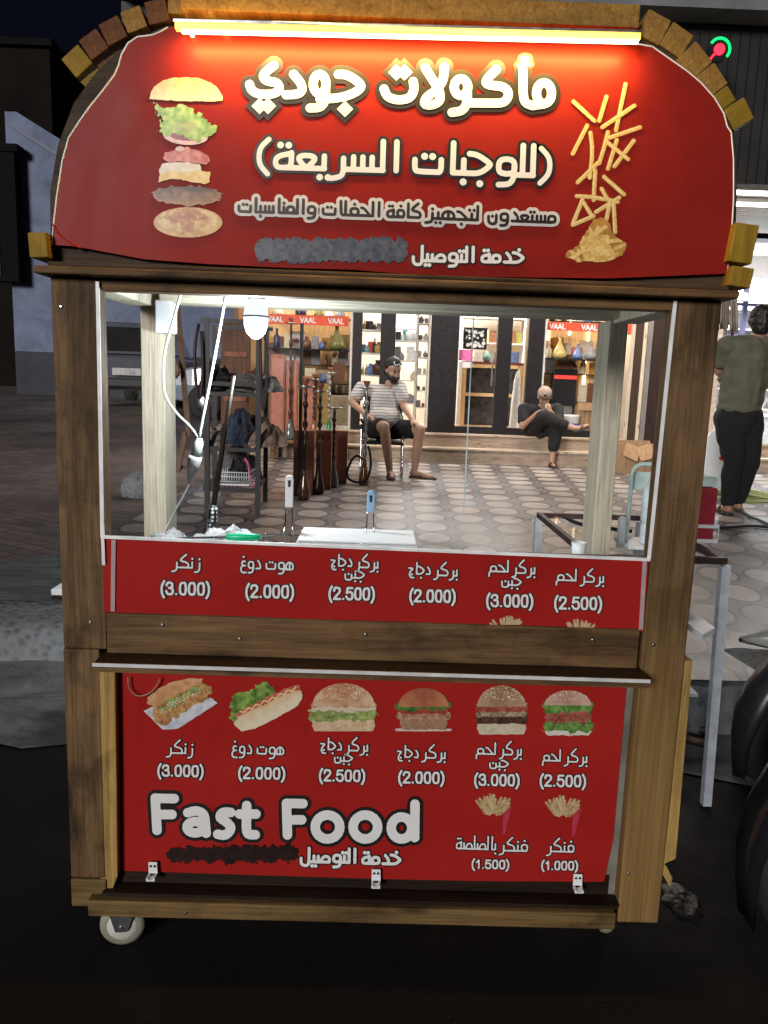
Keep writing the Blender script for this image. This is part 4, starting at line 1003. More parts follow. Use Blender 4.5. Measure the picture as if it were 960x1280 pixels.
k.grad(k.poly([(198, 228), (200, 217), (212, 213), (230, 216), (250, 213), (263, 215), (262, 228), (256, 230), (240, 228), (226, 224), (212, 224)], .5), (.64, .42, .1), (.74, .58, .26), k.n2, .3)
pt = k.poly([(190, 241), (198, 236), (212, 233), (235, 232), (258, 234), (270, 238), (277, 243), (274, 251), (258, 255), (236, 257), (214, 255), (196, 250)], 1.2)
k.grad(pt, (.05, .014, .006), (.36, .17, .065), (k.Y-236)/17, .45)
k.grad(k.ell(235, 278, 43, 19, 0), (.52, .27, .10), (.66, .42, .18), k.n2, .5)
k.grad(k.ell(234, 275, 39, 14.5, 0), (.50, .28, .12), (.72, .54, .28), k.n2*.6+k.n1*.4, .5)
k.fill(k.poly([(205, 272), (238, 258), (262, 272), (245, 277), (240, 291), (228, 291), (226, 280)], 1.5) & (k.n1 > .25), (.44, .19, .09), .3)
k.build('burger_print', -.0026, banner, M['print'])
# fries print
k = Canvas(700, 100, 806, 334, 2.3)
fr = [(717, 127, 743, 151, 8), (758, 121, 749, 151), (782, 105, 776, 133, 770, 163), (793, 132, 753, 159), (734, 157, 716, 192), (760, 165, 755, 185, 749, 204), (800, 159, 762, 172), (792, 176, 768, 208), (771, 175, 760, 211), (757, 176, 785, 199), (738, 166, 741, 190, 737, 222), (748, 203, 722, 228), (744, 213, 742, 250), (755, 221, 780, 243), (721, 245, 736, 246), (739, 246, 772, 252), (752, 236, 760, 250), (728, 250, 716, 280), (730, 254, 740, 270), (774, 247, 745, 265), (763, 250, 758, 274), (767, 255, 769, 290), (716, 281, 742, 270)]
for f in fr:
    pts = [(f[i], f[i+1]) for i in range(0, len(f)//2*2, 2)]; pts = [tuple(q) for q in chaikin(pts, 2)]
    k.grad(k.line(pts, 5.2), (.58, .37, .09), (.76, .58, .24), k.n1, .2); k.fill(k.line([(x-1, y-.8) for x, y in pts], 1.6), (.8, .66, .34), .1)
pile = k.poly([(705, 320), (713, 312), (722, 308), (731, 292), (742, 275), (752, 271), (762, 280), (770, 297), (782, 303), (783, 310), (778, 320), (765, 325), (745, 328), (722, 327)], .8)
k.fill(pile, (.40, .21, .05), .3)
for i in range(46):
    cx, cy_ = 744+rng.normal()*17, 309+rng.normal()*11; a = rng.uniform(-1.3, 1.3); L = rng.uniform(6, 14)
    q = k.line([(cx-L*math.cos(a), cy_-L*math.sin(a)), (cx+L*math.cos(a), cy_+L*math.sin(a))], 5) & pile
    k.grad(q, (.56, .33, .08), (.80, .60, .24), k.n1+rng.uniform(-.3, .3), .1)
k.build('fries_print', -.0026, banner, M['print'])

# roof slats running back along the arch: their sawn ends show round the banner
def slat(pxc, ang, size, mat, Y=-.03, yb=.5, h=None):
    c = at(pxc[0], pxc[1], Y); o = MB().cbox((0, (yb-Y)/2, 0), (size, yb-Y, h or size))
    ob = o.build('roof_slat', mat, cart, .002); ob.location = c; ob.rotation_euler = (0, -R(ang), 0); return ob
for x, y, a, mt, sz in ((96, 76, -42, 'yellow_wood', .041), (117, 55, -38, 'slat_dark', .038), (141, 38, -30, 'slat_dark', .038), (167, 24, -22, 'slat_wood', .038), (196, 14, -14, 'slat_dark', .036), (818, 34, 22, 'slat_wood', .043), (846, 50, 30, 'slat_wood', .043), (868, 76, 42, 'slat_wood', .043), (889, 101, 48, 'slat_wood', .044), (906, 122, 55, 'yellow_wood', .03), (924, 142, 58, 'yellow_wood', .04)):
    slat((x, y), -a+random.uniform(-3, 3), sz*(1.0 if x < 500 else 1.04)*random.uniform(.92, 1.03), M[mt], Y=.004+random.uniform(-.004, .004))
slat((228, 5), 0, .05, M['slat_wood'], Y=.002, h=.03)
tb = MB().box(at(225, 8, -.028).x, at(800, 20, -.028).x, -.028, .5, 1.776, 1.812).build('roof_ridge_board', M['slat_wood'], cart, .002)
# side blocks under the arch ends
MB().cbox((at(47, 306, -.02).x, .1, at(47, 306, -.02).z), (.032, .24, .042), (0, R(-3), 0)).build('yellow_block', M['yellow_wood'], cart, .002)
MB().cbox((at(930, 304, -.02).x, .1, at(930, 304, -.02).z), (.042, .24, .066), (0, R(6), 0)).build('yellow_block', M['yellow_wood'], cart, .002)
MB().cbox((at(927, 346, -.02).x, .1, at(927, 346, -.02).z), (.04, .24, .034), (0, R(6), 0)).build('yellow_block', M['yellow_wood'], cart, .002)
# LED strip
xl, xr = at(214, 25, -.055).x, at(806, 41, -.055).x
zl, zr = at(214, 27, -.055).z, at(806, 41, -.055).z
strip = MB().bar((xl, -.034, zl+.0075), (xr, -.034, zr+.0075), .018, .004).build('light_strip', M['steel'], cart)
MB().bar((xl+.002, -.034, zl+.0008), (xr-.002, -.034, zr+.0008), .013, .009).build('diffuser', emit('yellow_halo_glow', (1, .62, .10), 2.2, (.5, .4, .1)), strip)  # bar added as the yellow halo round the tube, glowing by itself
MB().bar((xl+.012, -.034, zl-.0058), (xr-.004, -.034, zr-.0058), .007, .0042).build('glowing_tube', emit('warm_led_light', (1, .80, .40), 9), strip)
led = emit('led_and_glint_light', (1, .72, .3), 30)  # strip LEDs and their reflections in the banner, put in as glowing discs
for x, y in ((231, 29), (240, 43), (262, 27), (281, 40)):
    p = at(x, y, -.012); MB().lathe([(.0035, -.001), (.0035, .001)], (p.x, -.010, p.z), 10, 'y').build('led_and_glint_dot', led, strip)
al = bpy.data.lights.new('light_strip_lamp', 'AREA'); al.shape = 'RECTANGLE'; al.size = xr-xl-.03; al.size_y = .012; al.energy = 4.4; al.color = (1, .62, .16)
ao = bpy.data.objects.new('light_strip_lamp', al); COL.objects.link(ao); ao.parent = strip
ao.location = ((xl+xr)/2, -.034, (zl+zr)/2-.0105); ao.rotation_euler = (R(24), -math.atan2(zr-zl, xr-xl), 0)
# the strip also lights the sawn slat ends and the ridge board above it
au = bpy.data.lights.new('light_strip_lamp', 'AREA'); au.shape = 'RECTANGLE'; au.size = xr-xl; au.size_y = .01; au.energy = .35; au.color = (1, .62, .16)
ap_ = bpy.data.objects.new('light_strip_lamp', au); COL.objects.link(ap_); ap_.parent = strip
ap_.location = ((xl+xr)/2, -.046, (zl+zr)/2+.004); ap_.rotation_euler = (R(150), math.atan2(zr-zl, xr-xl), 0)

# ------------ menu strip on the counter front
strip_px = [(128, 671), (400, 683), (560, 690), (811, 699), (804, 789), (560, 780), (300, 770), (130, 765)]
MB().box(-.516, .512, .004, .03, .74, .866).build('counter_front', M['dark_wood'], cart)
ms = wavy_sheet('menu_strip', strip_px, 0., M['red_vinyl'])
ms['label'] = 'narrow red menu strip with prices on the counter front'
for (a, b_) in (((142, 675), (141, 764)), ((806, 700), (801, 787))):
    p, q = at(*a, -.003), at(*b_, -.003)
    MB().bar(p, q, .008, .0014, (0, 1, 0)).build('tape_edge', plain('dull_clear_tape', (.42, .3, .32), .25), ms)
MB().bar(at(128, 671, -.002), at(812, 699.5, -.002), .008, .005).build('glass_edge', M['white_edge'], cart)
def done(I, par, mat='ink_white'):
    I[0].build('lettering_outline', M['ink_black'], par); I[1].build('white_lettering', M[mat], par)
def price(s, x0, x1, y, h, th, out, inks, slope=.02):
    set_text(latin(s), (x0, y), (x1, y+(x1-x0)*slope), h, th, out, inks, rtl=False)
TH, OUT = 2.1, 1.25
def word(w_, x0, x1, y, inks, H=16, dot=1.35): set_text(arabic(w_), (x0, y), (x1, y+(x1-x0)*.03), H, TH, OUT, inks, dot=dot)
S = (Ink(Y0), Ink(Y1)); word('زنكر', 216, 251, 709, S); price('(3.000)', 200, 263, 742.5, 14.5, 2.9, OUT, S); done(S, ms)
S = (Ink(Y0), Ink(Y1)); word('هوت', 331, 367, 711, S); word('دوغ', 300, 327, 710, S); price('(2.000)', 306, 368, 746, 14.5, 2.9, OUT, S); done(S, ms)
S = (Ink(Y0), Ink(Y1)); word('بركر', 445, 474, 709, S); word('دجاج', 413, 441, 707, S, 14); word('جبن', 430, 456, 722, S, 13); price('(2.500)', 410, 469, 748.5, 14, 2.9, OUT, S); done(S, ms)
S = (Ink(Y0), Ink(Y1)); word('بركر', 543, 573, 719, S); word('دجاج', 510, 539, 717, S, 14); price('(2.000)', 511, 570, 751.5, 14, 2.9, OUT, S); done(S, ms)
S = (Ink(Y0), Ink(Y1)); word('بركر', 641, 670, 716, S); word('لحم', 610, 637, 714, S, 14); word('جبن', 626, 652, 731, S, 13); price('(3.000)', 607, 667, 757.5, 14, 2.9, OUT, S); done(S, ms)
S = (Ink(Y0), Ink(Y1)); word('بركر', 726, 756, 727, S); word('لحم', 694, 722, 725, S, 14); price('(2.500)', 692, 753, 760.5, 14, 2.9, OUT, S); done(S, ms)
for cx, yb in ((634, 781), (722, 785)):
    k = Canvas(cx-22, yb-14, cx+22, yb+2, 2.3)
    for i in range(15):
        x = cx+rng.normal()*8; h = rng.uniform(4, 12)*(1-abs(x-cx)/32); k.grad(k.line([(x, yb), (x+(x-cx)*.3, yb-h)], 3), (.42, .3, .16), (.6, .46, .28), k.n1, .2)
    k.A &= k.Y < yb-(0)
    k.build('fries_print', -.0026, ms, M['print'])
# crossbar, shelf
cz1, cz0 = at(470, 777, -.006).z, at(470, 829, -.006).z
MB().box(-.515, .507, -.006, .03, cz0, cz1).build('crossbar', M['beam_wood'], cart, .003)
sz = at(470, 842, -.064).z
MB().box(-.521, .512, -.062, .004, sz-.006, sz+.004).build('shelf', M['dark_wood'], cart, .002)
MB().box(-.521, .512, -.066, -.0635, sz-.002, sz+.0045).build('shelf_edge_trim', plain('polished_aluminium_trim', (.6, .6, .62), .3), cart)
MB().box(-.52, .511, -.0662, -.0632, sz-.012, sz-.003).build('shelf_edge_board', M['beam_wood'], cart)
# ------------ lower panel, set back
YP = .022
MB().box(-.53, .515, YP+.004, YP+.02, .13, .66).build('lower_board', plain('grey_weathered_plywood', (.15, .135, .115), .7, var=.5, scale=9), cart)
low_px = [(141, 838), (146, 960), (148, 1088), (300, 1091), (460, 1098), (600, 1101), (755, 1102), (766, 1050), (774, 960), (783, 858), (500, 848)]
lowp = wavy_sheet('menu_panel', low_px, YP, M['red_vinyl'])
lowp['label'] = 'large red menu panel with burgers, prices and Fast Food lettering'
MB().prism(px_poly([(120, 838), (144, 838), (146, 980), (147, 1095), (141, 1112), (126, 1118), (122, 980)], .003), .003, YP+.002).build('trim_board', M['pine'], cart, .002)
YL0, YL1 = YP-.0024, YP-.0034
TH = 2.
L = (Ink(YL0), Ink(YL1)); word('زنكر', 209, 242, 941, L); price('(3.000)', 196, 255, 969.5, 13, 2.7, OUT, L); done(L, lowp)
L = (Ink(YL0), Ink(YL1)); word('هوت', 320, 355, 942, L); word('دوغ', 289, 316, 941, L); price('(2.000)', 297, 357, 972.5, 13, 2.7, OUT, L); done(L, lowp)
L = (Ink(YL0), Ink(YL1)); word('بركر', 432, 461, 938, L); word('دجاج', 400, 428, 936.5, L, 14); word('جبن', 417, 441, 951, L, 12); price('(2.500)', 398, 457, 975.5, 13, 2.7, OUT, L); done(L, lowp)
L = (Ink(YL0), Ink(YL1)); word('بركر', 528, 558, 947, L); word('دجاج', 496, 524, 946, L, 14); price('(2.000)', 497, 556, 978, 13, 2.7, OUT, L); done(L, lowp)
L = (Ink(YL0), Ink(YL1)); word('بركر', 625, 653, 943, L); word('لحم', 594, 621, 942, L, 14); word('جبن', 611, 636, 958, L, 12); price('(3.000)', 592, 650, 981, 13, 2.7, OUT, L); done(L, lowp)
L = (Ink(YL0), Ink(YL1)); word('بركر', 706, 735, 952, L); word('لحم', 677, 702, 950.5, L, 14); price('(2.500)', 674, 733, 982, 13, 2.7, OUT, L); done(L, lowp)
L = (Ink(YL0), Ink(YL1)); word('فنكر', 684, 718, 1064, L); price('(1.000)', 676, 723, 1086.5, 10, 2.2, 1.1, L); done(L, lowp)
L = (Ink(YL0), Ink(YL1)); word('فنكر', 625, 660, 1063, L); word('بالصلصة', 569, 621, 1060.5, L); price('(1.500)', 589, 637, 1085, 10, 2.2, 1.1, L); done(L, lowp)
for wd, x0, x1, y in (('خدمة', 451, 501, 1079), ('التوصيل', 374, 446, 1077)):
    L = (Ink(YL0), Ink(YL1)); set_text(arabic(wd), (x0, y), (x1, y+1.2), 17, 3.8, 1.5, L, dot=2.3); done(L, lowp)
c5 = lambda x, y: (170+x/5.3333, 900+y/5.3333)
cA = lambda x, y: (100+x/2.5263, 830+y/2.5263)
c6 = lambda x, y: (380+x/4.8, 900+y/4.8)
ff = [st(c5, (128, 520), (140, 735)), st(c5, (135, 522), (255, 524)), st(c5, (150, 630), (240, 630)),
      st(c5, (345, 618), (400, 602), (455, 625), (462, 690), (468, 755)), ring(c5, 395, 715, 55, 38),
      st(c5, (632, 617), (580, 610), (552, 650), (605, 680), (640, 720), (600, 772), (545, 762)),
      st(c5, (738, 570), (735, 700), (740, 765), (795, 765)), st(c5, (690, 627), (800, 627)),
      st(cA, (652, 440), (655, 540)), st(cA, (655, 440), (704, 441)), st(cA, (655, 492), (700, 492)),
      ring(c6, 141, 642, 74, 72), ring(c6, 368, 642, 74, 72), ring(c6, 585, 648, 62, 66), st(c6, (666, 505), (664, 705))]
L = (Ink(YL0), Ink(YL1)); put_strokes(ff, [], 11.8, 4.2, L, 1, False, .8); done(L, lowp)
smudge(lowp, YP-.003, 212, 1058, 370, 1078, 'brown', 'paint_smear')
# food pictures on the panel
BUN0, BUN1, LET0, LET1 = (.34, .15, .06), (.66, .42, .23), (.03, .09, .015), (.25, .38, .08)
k = Canvas(176, 844, 274, 916, 2.3)                       # filled roll on a paper
k.grad(k.poly([(180, 889), (188, 884), (264, 872), (272, 879), (222, 911), (203, 912)], .2), (.45, .47, .55), (.62, .63, .68), k.n2, .2)
k.grad(k.poly([(184, 880), (184, 872), (195, 862), (215, 853), (235, 848), (254, 849), (250, 856), (222, 868), (196, 884)], .4), (.5, .24, .1), (.62, .36, .19), k.n2, .4)
k.grad(k.poly([(188, 890), (200, 878), (225, 866), (250, 854), (263, 857), (265, 868), (250, 880), (226, 893), (204, 907), (194, 903)], 1.6), (.22, .08, .02), (.62, .36, .14), k.n1*.7+k.n3*.5-.1, .3)
k.fill(k.poly([(196, 884), (222, 868), (250, 856), (252, 862), (224, 880), (202, 892)], 2.) & (k.n1 > .4), (.2, .3, .07), .4)
k.fill(k.poly([(198, 886), (222, 872), (250, 858), (250, 866), (224, 882), (202, 894)], 1.) & (k.n3 > .66), (.66, .58, .42), .2)
k.build('filled_roll_print', YP-.0026, lowp, M['print'])
k = Canvas(284, 848, 382, 918, 2.3)                       # hot dog
k.grad(k.poly([(287, 898), (288, 886), (291, 868), (300, 866), (312, 866), (322, 856), (332, 852), (342, 858), (344, 866), (318, 884), (300, 896), (294, 908)], 1.5), LET0, LET1, k.n2*.6+k.n1*.5, .3)
k.grad(k.poly([(294, 893), (312, 882), (340, 868), (374, 854), (376, 862), (345, 876), (310, 892), (298, 900)], .6), (.4, .04, .03), (.6, .2, .12), k.n1, .4)
k.fill(k.line([(300+i*5, 891-i*2.2+(2 if i % 2 else -2)) for i in range(15)], 1.6), (.72, .6, .3), .1)
k.grad(k.poly([(292, 905), (298, 896), (330, 881), (360, 867), (376, 862), (378, 872), (372, 882), (345, 898), (318, 911), (302, 914)], .3), (.6, .34, .14), (.72, .62, .46), (k.Y-866-(345-k.X)*.42)/24, .25)
k.build('hot_dog_print', YP-.0026, lowp, M['print'])
def burger(x0, y0, x1, y1, layers, top0, top1, nm, seeds=True):
    k = Canvas(x0-6, y0-3, x1+6, y1+4, 2.3); W, H = x1-x0, y1-y0; cx = (x0+x1)/2
    for f0, f1, wd, ca, cb, wob in layers:
        a, b_ = y0+f0*H, y0+f1*H; hw = W/2*wd
        k.grad(k.poly([(cx-hw, a), (cx+hw, a), (cx+hw+1, (a+b_)/2), (cx+hw*.94, b_), (cx-hw*.94, b_), (cx-hw-1, (a+b_)/2)], wob), ca, cb, k.n1*.6+k.n3*.4, .35)
    f = layers[0][0]*H+4
    bunm = ((k.X-cx)/(W*.47))**2+((k.Y-y0-f)/f)**2 < 1; bunm &= k.Y < y0+f
    k.grad(bunm, top0, top1, np.abs(k.X-cx)/(W*.5)*.7+(k.Y-y0)/f*.35-.15, .25)
    if seeds: k.fill(bunm & (k.n3 > .74) & (k.Y < y0+f*.7), (.78, .64, .44), .1)
    return k.build(nm, YP-.0026, lowp, M['print'])
LETT = (LET0, LET1); BB = ((.5, .32, .18), (.68, .52, .36))
burger(388, 854, 471, 914, [(.42, .52, .98, (.3, .05, .03), (.55, .3, .22), .4), (.5, .62, .96, (.55, .42, .3), (.66, .58, .46), .5), (.76, 1., .93, *BB, .3), (.58, .8, 1.0, (.06, .1, .02), (.42, .48, .16), 2.)], (.42, .19, .09), (.7, .5, .34), 'burger_print')
burger(496, 860, 563, 914, [(.36, .4, .9, (.4, .2, .1), (.6, .4, .25), .3), (.94, 1.0, 1.04, (.5, .4, .36), (.68, .6, .56), .2), (.7, .96, .86, (.24, .12, .07), (.4, .24, .15), .3), (.56, .74, 1., (.2, .07, .04), (.55, .33, .22), .8), (.48, .6, .9, (.2, .02, .02), (.4, .08, .05), .5), (.3, .52, .98, (.015, .05, .012), (.12, .28, .06), 2.2)], (.32, .09, .05), (.5, .22, .1), 'burger_print', False)
burger(595, 857, 659, 918, [(.36, .42, .95, (.3, .3, .12), (.55, .5, .3), .8), (.76, 1., .92, (.48, .4, .28), (.66, .58, .44), .3), (.6, .78, .98, (.03, .012, .01), (.16, .07, .05), .6), (.42, .56, 1., (.22, .03, .025), (.42, .12, .08), .8), (.54, .64, .97, (.05, .02, .016), (.55, .42, .26), .8)], (.26, .14, .08), (.5, .34, .22), 'burger_print')
burger(679, 863, 741, 919, [(.26, .3, .92, (.5, .3, .2), (.6, .42, .3), .3), (.86, 1., .9, (.55, .48, .4), (.7, .66, .6), .5), (.44, .76, .92, (.12, .03, .025), (.5, .14, .1), .8), (.26, .5, .98, (.02, .08, .015), (.2, .38, .08), 1.6), (.72, .92, 1.04, (.02, .08, .015), (.22, .38, .09), 2.)], (.4, .22, .17), (.58, .4, .33), 'burger_print')
for cx, yt in ((618, 989), (705, 991)):
    rng = np.random.default_rng(11)
    k = Canvas(cx-28, yt-2, cx+28, yt+58, 2.3)
    k.grad(k.poly([(cx+11, yt+25), (cx+22, yt+19), (cx+13, yt+54), (cx+10, yt+54)], .1), (.42, .03, .06), (.5, .06, .1), k.n2, .3)
    for i in range(44):
        t = rng.uniform(-1, 1); x = cx-2+t*10; y = yt+26+rng.uniform(-3, 3); L_ = rng.uniform(10, 24)*(1-.35*abs(t))
        k.grad(k.line([(x, y), (x+t*12, y-L_)], 3.2), (.36, .23, .1), (.6, .45, .25), k.n1+rng.uniform(-.35, .35), .1)
    k.build('fries_print', YP-.0026, lowp, M['print'])
# bottom ledge, rail and latches
MB().box(-.53, .5, YP+.0012, YP+.0036, .1465, .19).build('kick_board', M['dark_wood'], cart)
MB().box(-.535, .512, -.012, YP+.003, .138, .146).build('bottom_ledge', M['dark_wood'], cart)
MB().box(-.56, .505, -.024, .03, .101, .1365).build('bottom_rail', M['rail_wood'], cart, .003)
for x, y in ((191, 1087), (470, 1096), (722, 1102), (139, 1108)):
    c = at(x, y, .012)
    b_ = MB().box(c.x-.009, c.x+.009, .012, .0145, c.z-.008, c.z+.016)
    b_.box(c.x-.009, c.x-.005, -.006, .012, c.z-.012, c.z-.008).box(c.x+.005, c.x+.009, -.006, .012, c.z-.012, c.z-.008)
    b_.box(c.x-.009, c.x+.009, -.006, .012, c.z-.0145, c.z-.0122)
    la = b_.build('latch', M['white_plastic'], cart, .0008)
    for s in (-1, 1): MB().lathe([(.0026, 0), (.0026, -.001)], (c.x+s*.004, .0118, c.z+.008), 8, 'y').build('screw', M['black_metal'], la)
# screws on the posts and bars
for x, y in ((76, 383), (113, 778), (817, 806), (457, 793), (203, 781), (741, 800), (232, 1141), (785, 1092), (300, 799)):
    c = at(x, y, -.007 if 125 < x < 800 and y < 900 else (-.025 if y > 1120 else -.001))
    MB().lathe([(.0034, .0005), (.0034, -.0008), (.002, -.0014)], tuple(c), 10, 'y').build('screw', M['steel'], cart)
# casters
cream_tyre = plain('cream_rubber', (.26, .25, .19), .5, bmp=.1)
def caster(x, y, ang):
    Mr = Matrix.Translation((x, y, 0)) @ Matrix.Rotation(R(ang), 4, 'Z')
    cw = MB().lathe([(.012, -.012), (.036, -.013), (.045, -.009), (.047, 0), (.045, .009), (.036, .013), (.012, .012)], (0, 0, .048), 28, 'y').build('caster_wheel', cream_tyre, cart)
    MB().lathe([(.001, -.0165), (.012, -.016), (.017, -.0135), (.030, -.0135), (.031, -.012)], (0, 0, .048), 20, 'y').build('hub', plain('white_nylon', (.62, .6, .54), .4), cw)
    fk = MB()
    for s in (-1, 1): fk.prism([(-.012, .04), (.012, .04), (.03, .09), (-.026, .09)], s*.0185-.0012, s*.0185+.0012)
    fk.box(-.03, .034, -.022, .022, .0905, .0945)
    f2 = fk.build('fork', M['steel'], cw)
    MB().lathe([(.005, -.0225), (.005, .0225)], (0, 0, .048), 8, 'y').build('axle', M['steel'], cw)
    cw.matrix_local = Mr
caster(-.508, .03, 6); caster(.525, .11, 91); caster(-.52, .46, 40); caster(.53, .46, 75)
# glazing: front, sides, back, with white plastic edging
MB().box(-.516, .512, .031, .035, .868, 1.324).build('front_glass', M['clear_glass'], cart)
for a, b_, wd in (((122, 352), (128, 672), .006), ((844, 376), (811, 699), .006)):
    MB().bar(at(*a, -.001), at(*b_, -.001), wd, .004, (0, 1, 0)).build('glass_edge', M['white_edge'], cart)
MB().bar(at(128, 655, -.003), at(130, 706, -.003), .006, .004, (0, 1, 0)).build('glass_edge', M['white_edge'], cart)
for x in (-.575, .572): MB().box(x, x+.003, .05, .445, .86, 1.335).build('side_glass', M['back_pane'], cart)
MB().box(.215, .2165, .5, .512, .86, 1.345).build('glass_joint', plain('frosted_glass_joint', (.45, .55, .58), .3), cart)
MB().box(-.5215, .5325, .498, .501, .745, 1.345).build('back_glass', M['back_pane'], cart)
# counter top and closed body
MB().box(-.512, .512, .036, .2, .813, .8245).build('counter_top', M['white_plastic'], cart, .001)
MB().box(-.595, .6, .085, .515, .13, .74).build('body_box', M['dark_wood'], cart)
MB().box(-.645, -.6055, .06, .3, .742, .754).build('side_board', M['white_plastic'], cart, .001)
MB().box(-.644, -.6055, .06, .3, .733, .7405).build('side_board_edge', M['dark_wood'], cart)
MB().slab([(.652, .05), (.70, .10), (.70, .3), (.652, .3)], .693, .705).build('side_board', M['white_plastic'], cart, .001)
MB().box(-.53, -.49, .4, .449, 1.275, 1.35).build('junction_box', M['white_plastic'], cart, .004)
# loop of wire hanging in front of the panel
MB().tube(spline([at(x, y, .012) for x, y in ((160, 846), (161, 862), (172, 871), (186, 868), (196, 858), (200, 848))]), .0014, 6).build('wire_loop', plain('brown_wire', (.3, .18, .1), .4), cart)

# ================================================================== THINGS ON AND IN THE CART
bulb = thing('light_bulb', 'glowing white light bulb hanging under the front beam of the cart', 'light bulb')
bc = at(320, 396, .25)
MB().lathe([(.001, -.046), (.008, -.044), (.019, -.034), (.0255, -.018), (.0265, 0), (.024, .018), (.02, .03), (.015, .036)], tuple(bc), 24).build('globe', emit('white_bulb_glow', (.86, .94, 1), 1.05), bulb)
MB().lathe([(.0268, -.002), (.0272, 0), (.0268, .002)], tuple(bc), 24).build('seam_ring', plain('grey_ring', (.5, .52, .54), .4), bulb)
MB().lathe([(.0155, .0362), (.0185, .0365), (.0185, .041), (.0155, .0415)], tuple(bc), 20).build('collar', plain('grey_ring', (.4, .42, .44), .4), bulb)
MB().lathe([(.016, .042), (.02, .044), (.021, .066), (.024, .07), (.024, .074)], tuple(bc), 20).build('socket', M['white_plastic'], bulb)
pl = bpy.data.lights.new('bulb_lamp', 'POINT'); pl.energy = 9.5; pl.shadow_soft_size = .03; pl.color = (.84, .95, 1)
po = bpy.data.objects.new('bulb_lamp', pl); COL.objects.link(po); po.parent = bulb; po.location = bc+Vector((.0, .0, -.085))
MB().tube([bc+Vector((0, 0, .0755)), bc+Vector((.004, 0, .1))], .003, 6).build('wire', M['black_plastic'], bulb)
cord = thing('power_cord', 'white twisted power cord with inline plug hanging inside the cart window', 'cord')
cm = plain('white_cable', (.74, .75, .76), .4)
MB().tube(spline([at(x, y, .3) for x, y in ((229, 357), (222, 380), (212, 415), (204, 445), (204, 480), (206, 496), (220, 517), (238, 533), (248, 548))]), .0032, 7).build('cable', cm, cord)
MB().tube(spline([at(x, y, .3) for x, y in ((284, 355), (275, 410), (262, 480), (252, 530), (248, 552))]), .0034, 7).build('cable', cm, cord)
MB().tube(spline([at(x, y, .3) for x, y in ((238, 598), (232, 615), (220, 636), (208, 660), (203, 672))]), .0028, 7).build('cable', cm, cord)
pa, pb = at(250, 548, .3), at(237, 600, .3)
axial(pa, pb, [(0, .006), (.08, .0085), (.12, .0105), (.40, .0125), (.42, .0098)]).build('plug', M['white_plastic'], cord)
axial(pa, pb, [(.425, .0145), (.5, .0155), (.72, .0138), (.76, .011), (.95, .007), (1, .0045)]).build('socket', M['white_plastic'], cord)
def basket_handle(px, y0, y1, Y, col, lab):
    t = thing('fryer_basket', lab, 'fryer basket', 'fryer baskets on the cart counter')
    a = at(px, y0, Y); w_ = .0085
    b_ = MB()
    z1, z0 = a.z, at(px, y1, Y).z
    out = [(a.x+w_*math.cos(q), z1-w_+w_*math.sin(q)) for q in np.linspace(0, math.pi, 9)]+[(a.x-w_*.95, z0), (a.x+w_*.95, z0)]
    b_.prism(out, Y-.004, Y+.004); b_.build('handle', col, t, .0015)
    MB().prism([(a.x-.002, z1-.024), (a.x+.002, z1-.024), (a.x+.003, z1-.010), (a.x-.003, z1-.010)], Y-.0052, Y-.0044).build('hanging_slot', M['black_plastic'], t)
    wr = MB()
    for s in (-1, 1): wr.tube([(a.x+s*.006, Y, z0+.001), (a.x+s*.0075, Y, .88), (a.x+s*.01, Y-.0145, .864)], .0016, 6)
    x0, x1, ya, yb, zt, zb = a.x-.05, a.x+.035, Y-.10, Y-.015, .864, .828
    wr.tube([(x0, ya, zt), (x1, ya, zt), (x1, yb, zt), (x0, yb, zt), (x0, ya, zt)], .002, 6)
    for i in range(16):
        x = x0+(x1-x0)*i/15; wr.tube([(x, ya, zt), (x, ya+.003, zb), (x, yb-.003, zb), (x, yb, zt)], .0007, 4)
    for i in range(12):
        y = ya+(yb-ya)*i/11; wr.tube([(x0, y, zt), (x0+.003, y, zb), (x1-.003, y, zb), (x1, y, zt)], .0007, 4)
    wr.tube([(x0, ya-.0005, (zt+zb)/2), (x1, ya-.0005, (zt+zb)/2)], .0007, 4)
    wr.build('wire_basket', M['chrome'], t); return t
basket_handle(362, 594, 634, .15, M['white_plastic'], 'wire fryer basket with white handle behind the green spatula')
basket_handle(464, 613, 640, .17, plain('pale_blue_plastic', (.25, .42, .62), .4), 'wire fryer basket with pale blue handle behind the white tray')
tr = MB(); p0, p1 = at(374, 672, .12), at(520, 676, .12)
tr.slab([(p0.x+.004, .06), (p1.x-.004, .06), (p1.x, .195), (p0.x, .195)], .827, .830)
for q in (((p0.x, .06), (p0.x+.004, .195)), ((p1.x-.004, .06), (p1.x, .195))): tr.box(q[0][0], q[1][0], .06, .195, .8305, .866)
tr.box(p0.x, p1.x, .056, .0595, .827, .866); tr.box(p0.x, p1.x, .1955, .199, .827, .866)
t_ = tr.build('food_tray', M['white_plastic'], None, .001); tag(t_, 'white plastic tray on the counter behind the menu strip', 'tray')
MB().box(p0.x+.002, p1.x-.002, .058, .197, .8665, .870).build('lid', M['white_plastic'], t_, .001)
sp = thing('spatula', 'spatula with bright green handle lying on white paper in the cart', 'spatula')
g0, g1 = at(283, 665, .07), at(326, 664, .07)
axial((g0.x, .07, .869), (g1.x, .07, .871), [(0, .004), (.06, .0065), (.4, .0078), (.75, .0074), (.95, .0055), (1, .003)]).build('handle', plain('bright_green_plastic', (.0, .55, .24), .35), sp)
MB().bar((g0.x-.001, .07, .869), (g0.x-.10, .075, .862), .012, .002).build('blade', M['chrome'], sp)
film = plain('white_plastic_film', (.68, .72, .74), .25, bmp=.2)
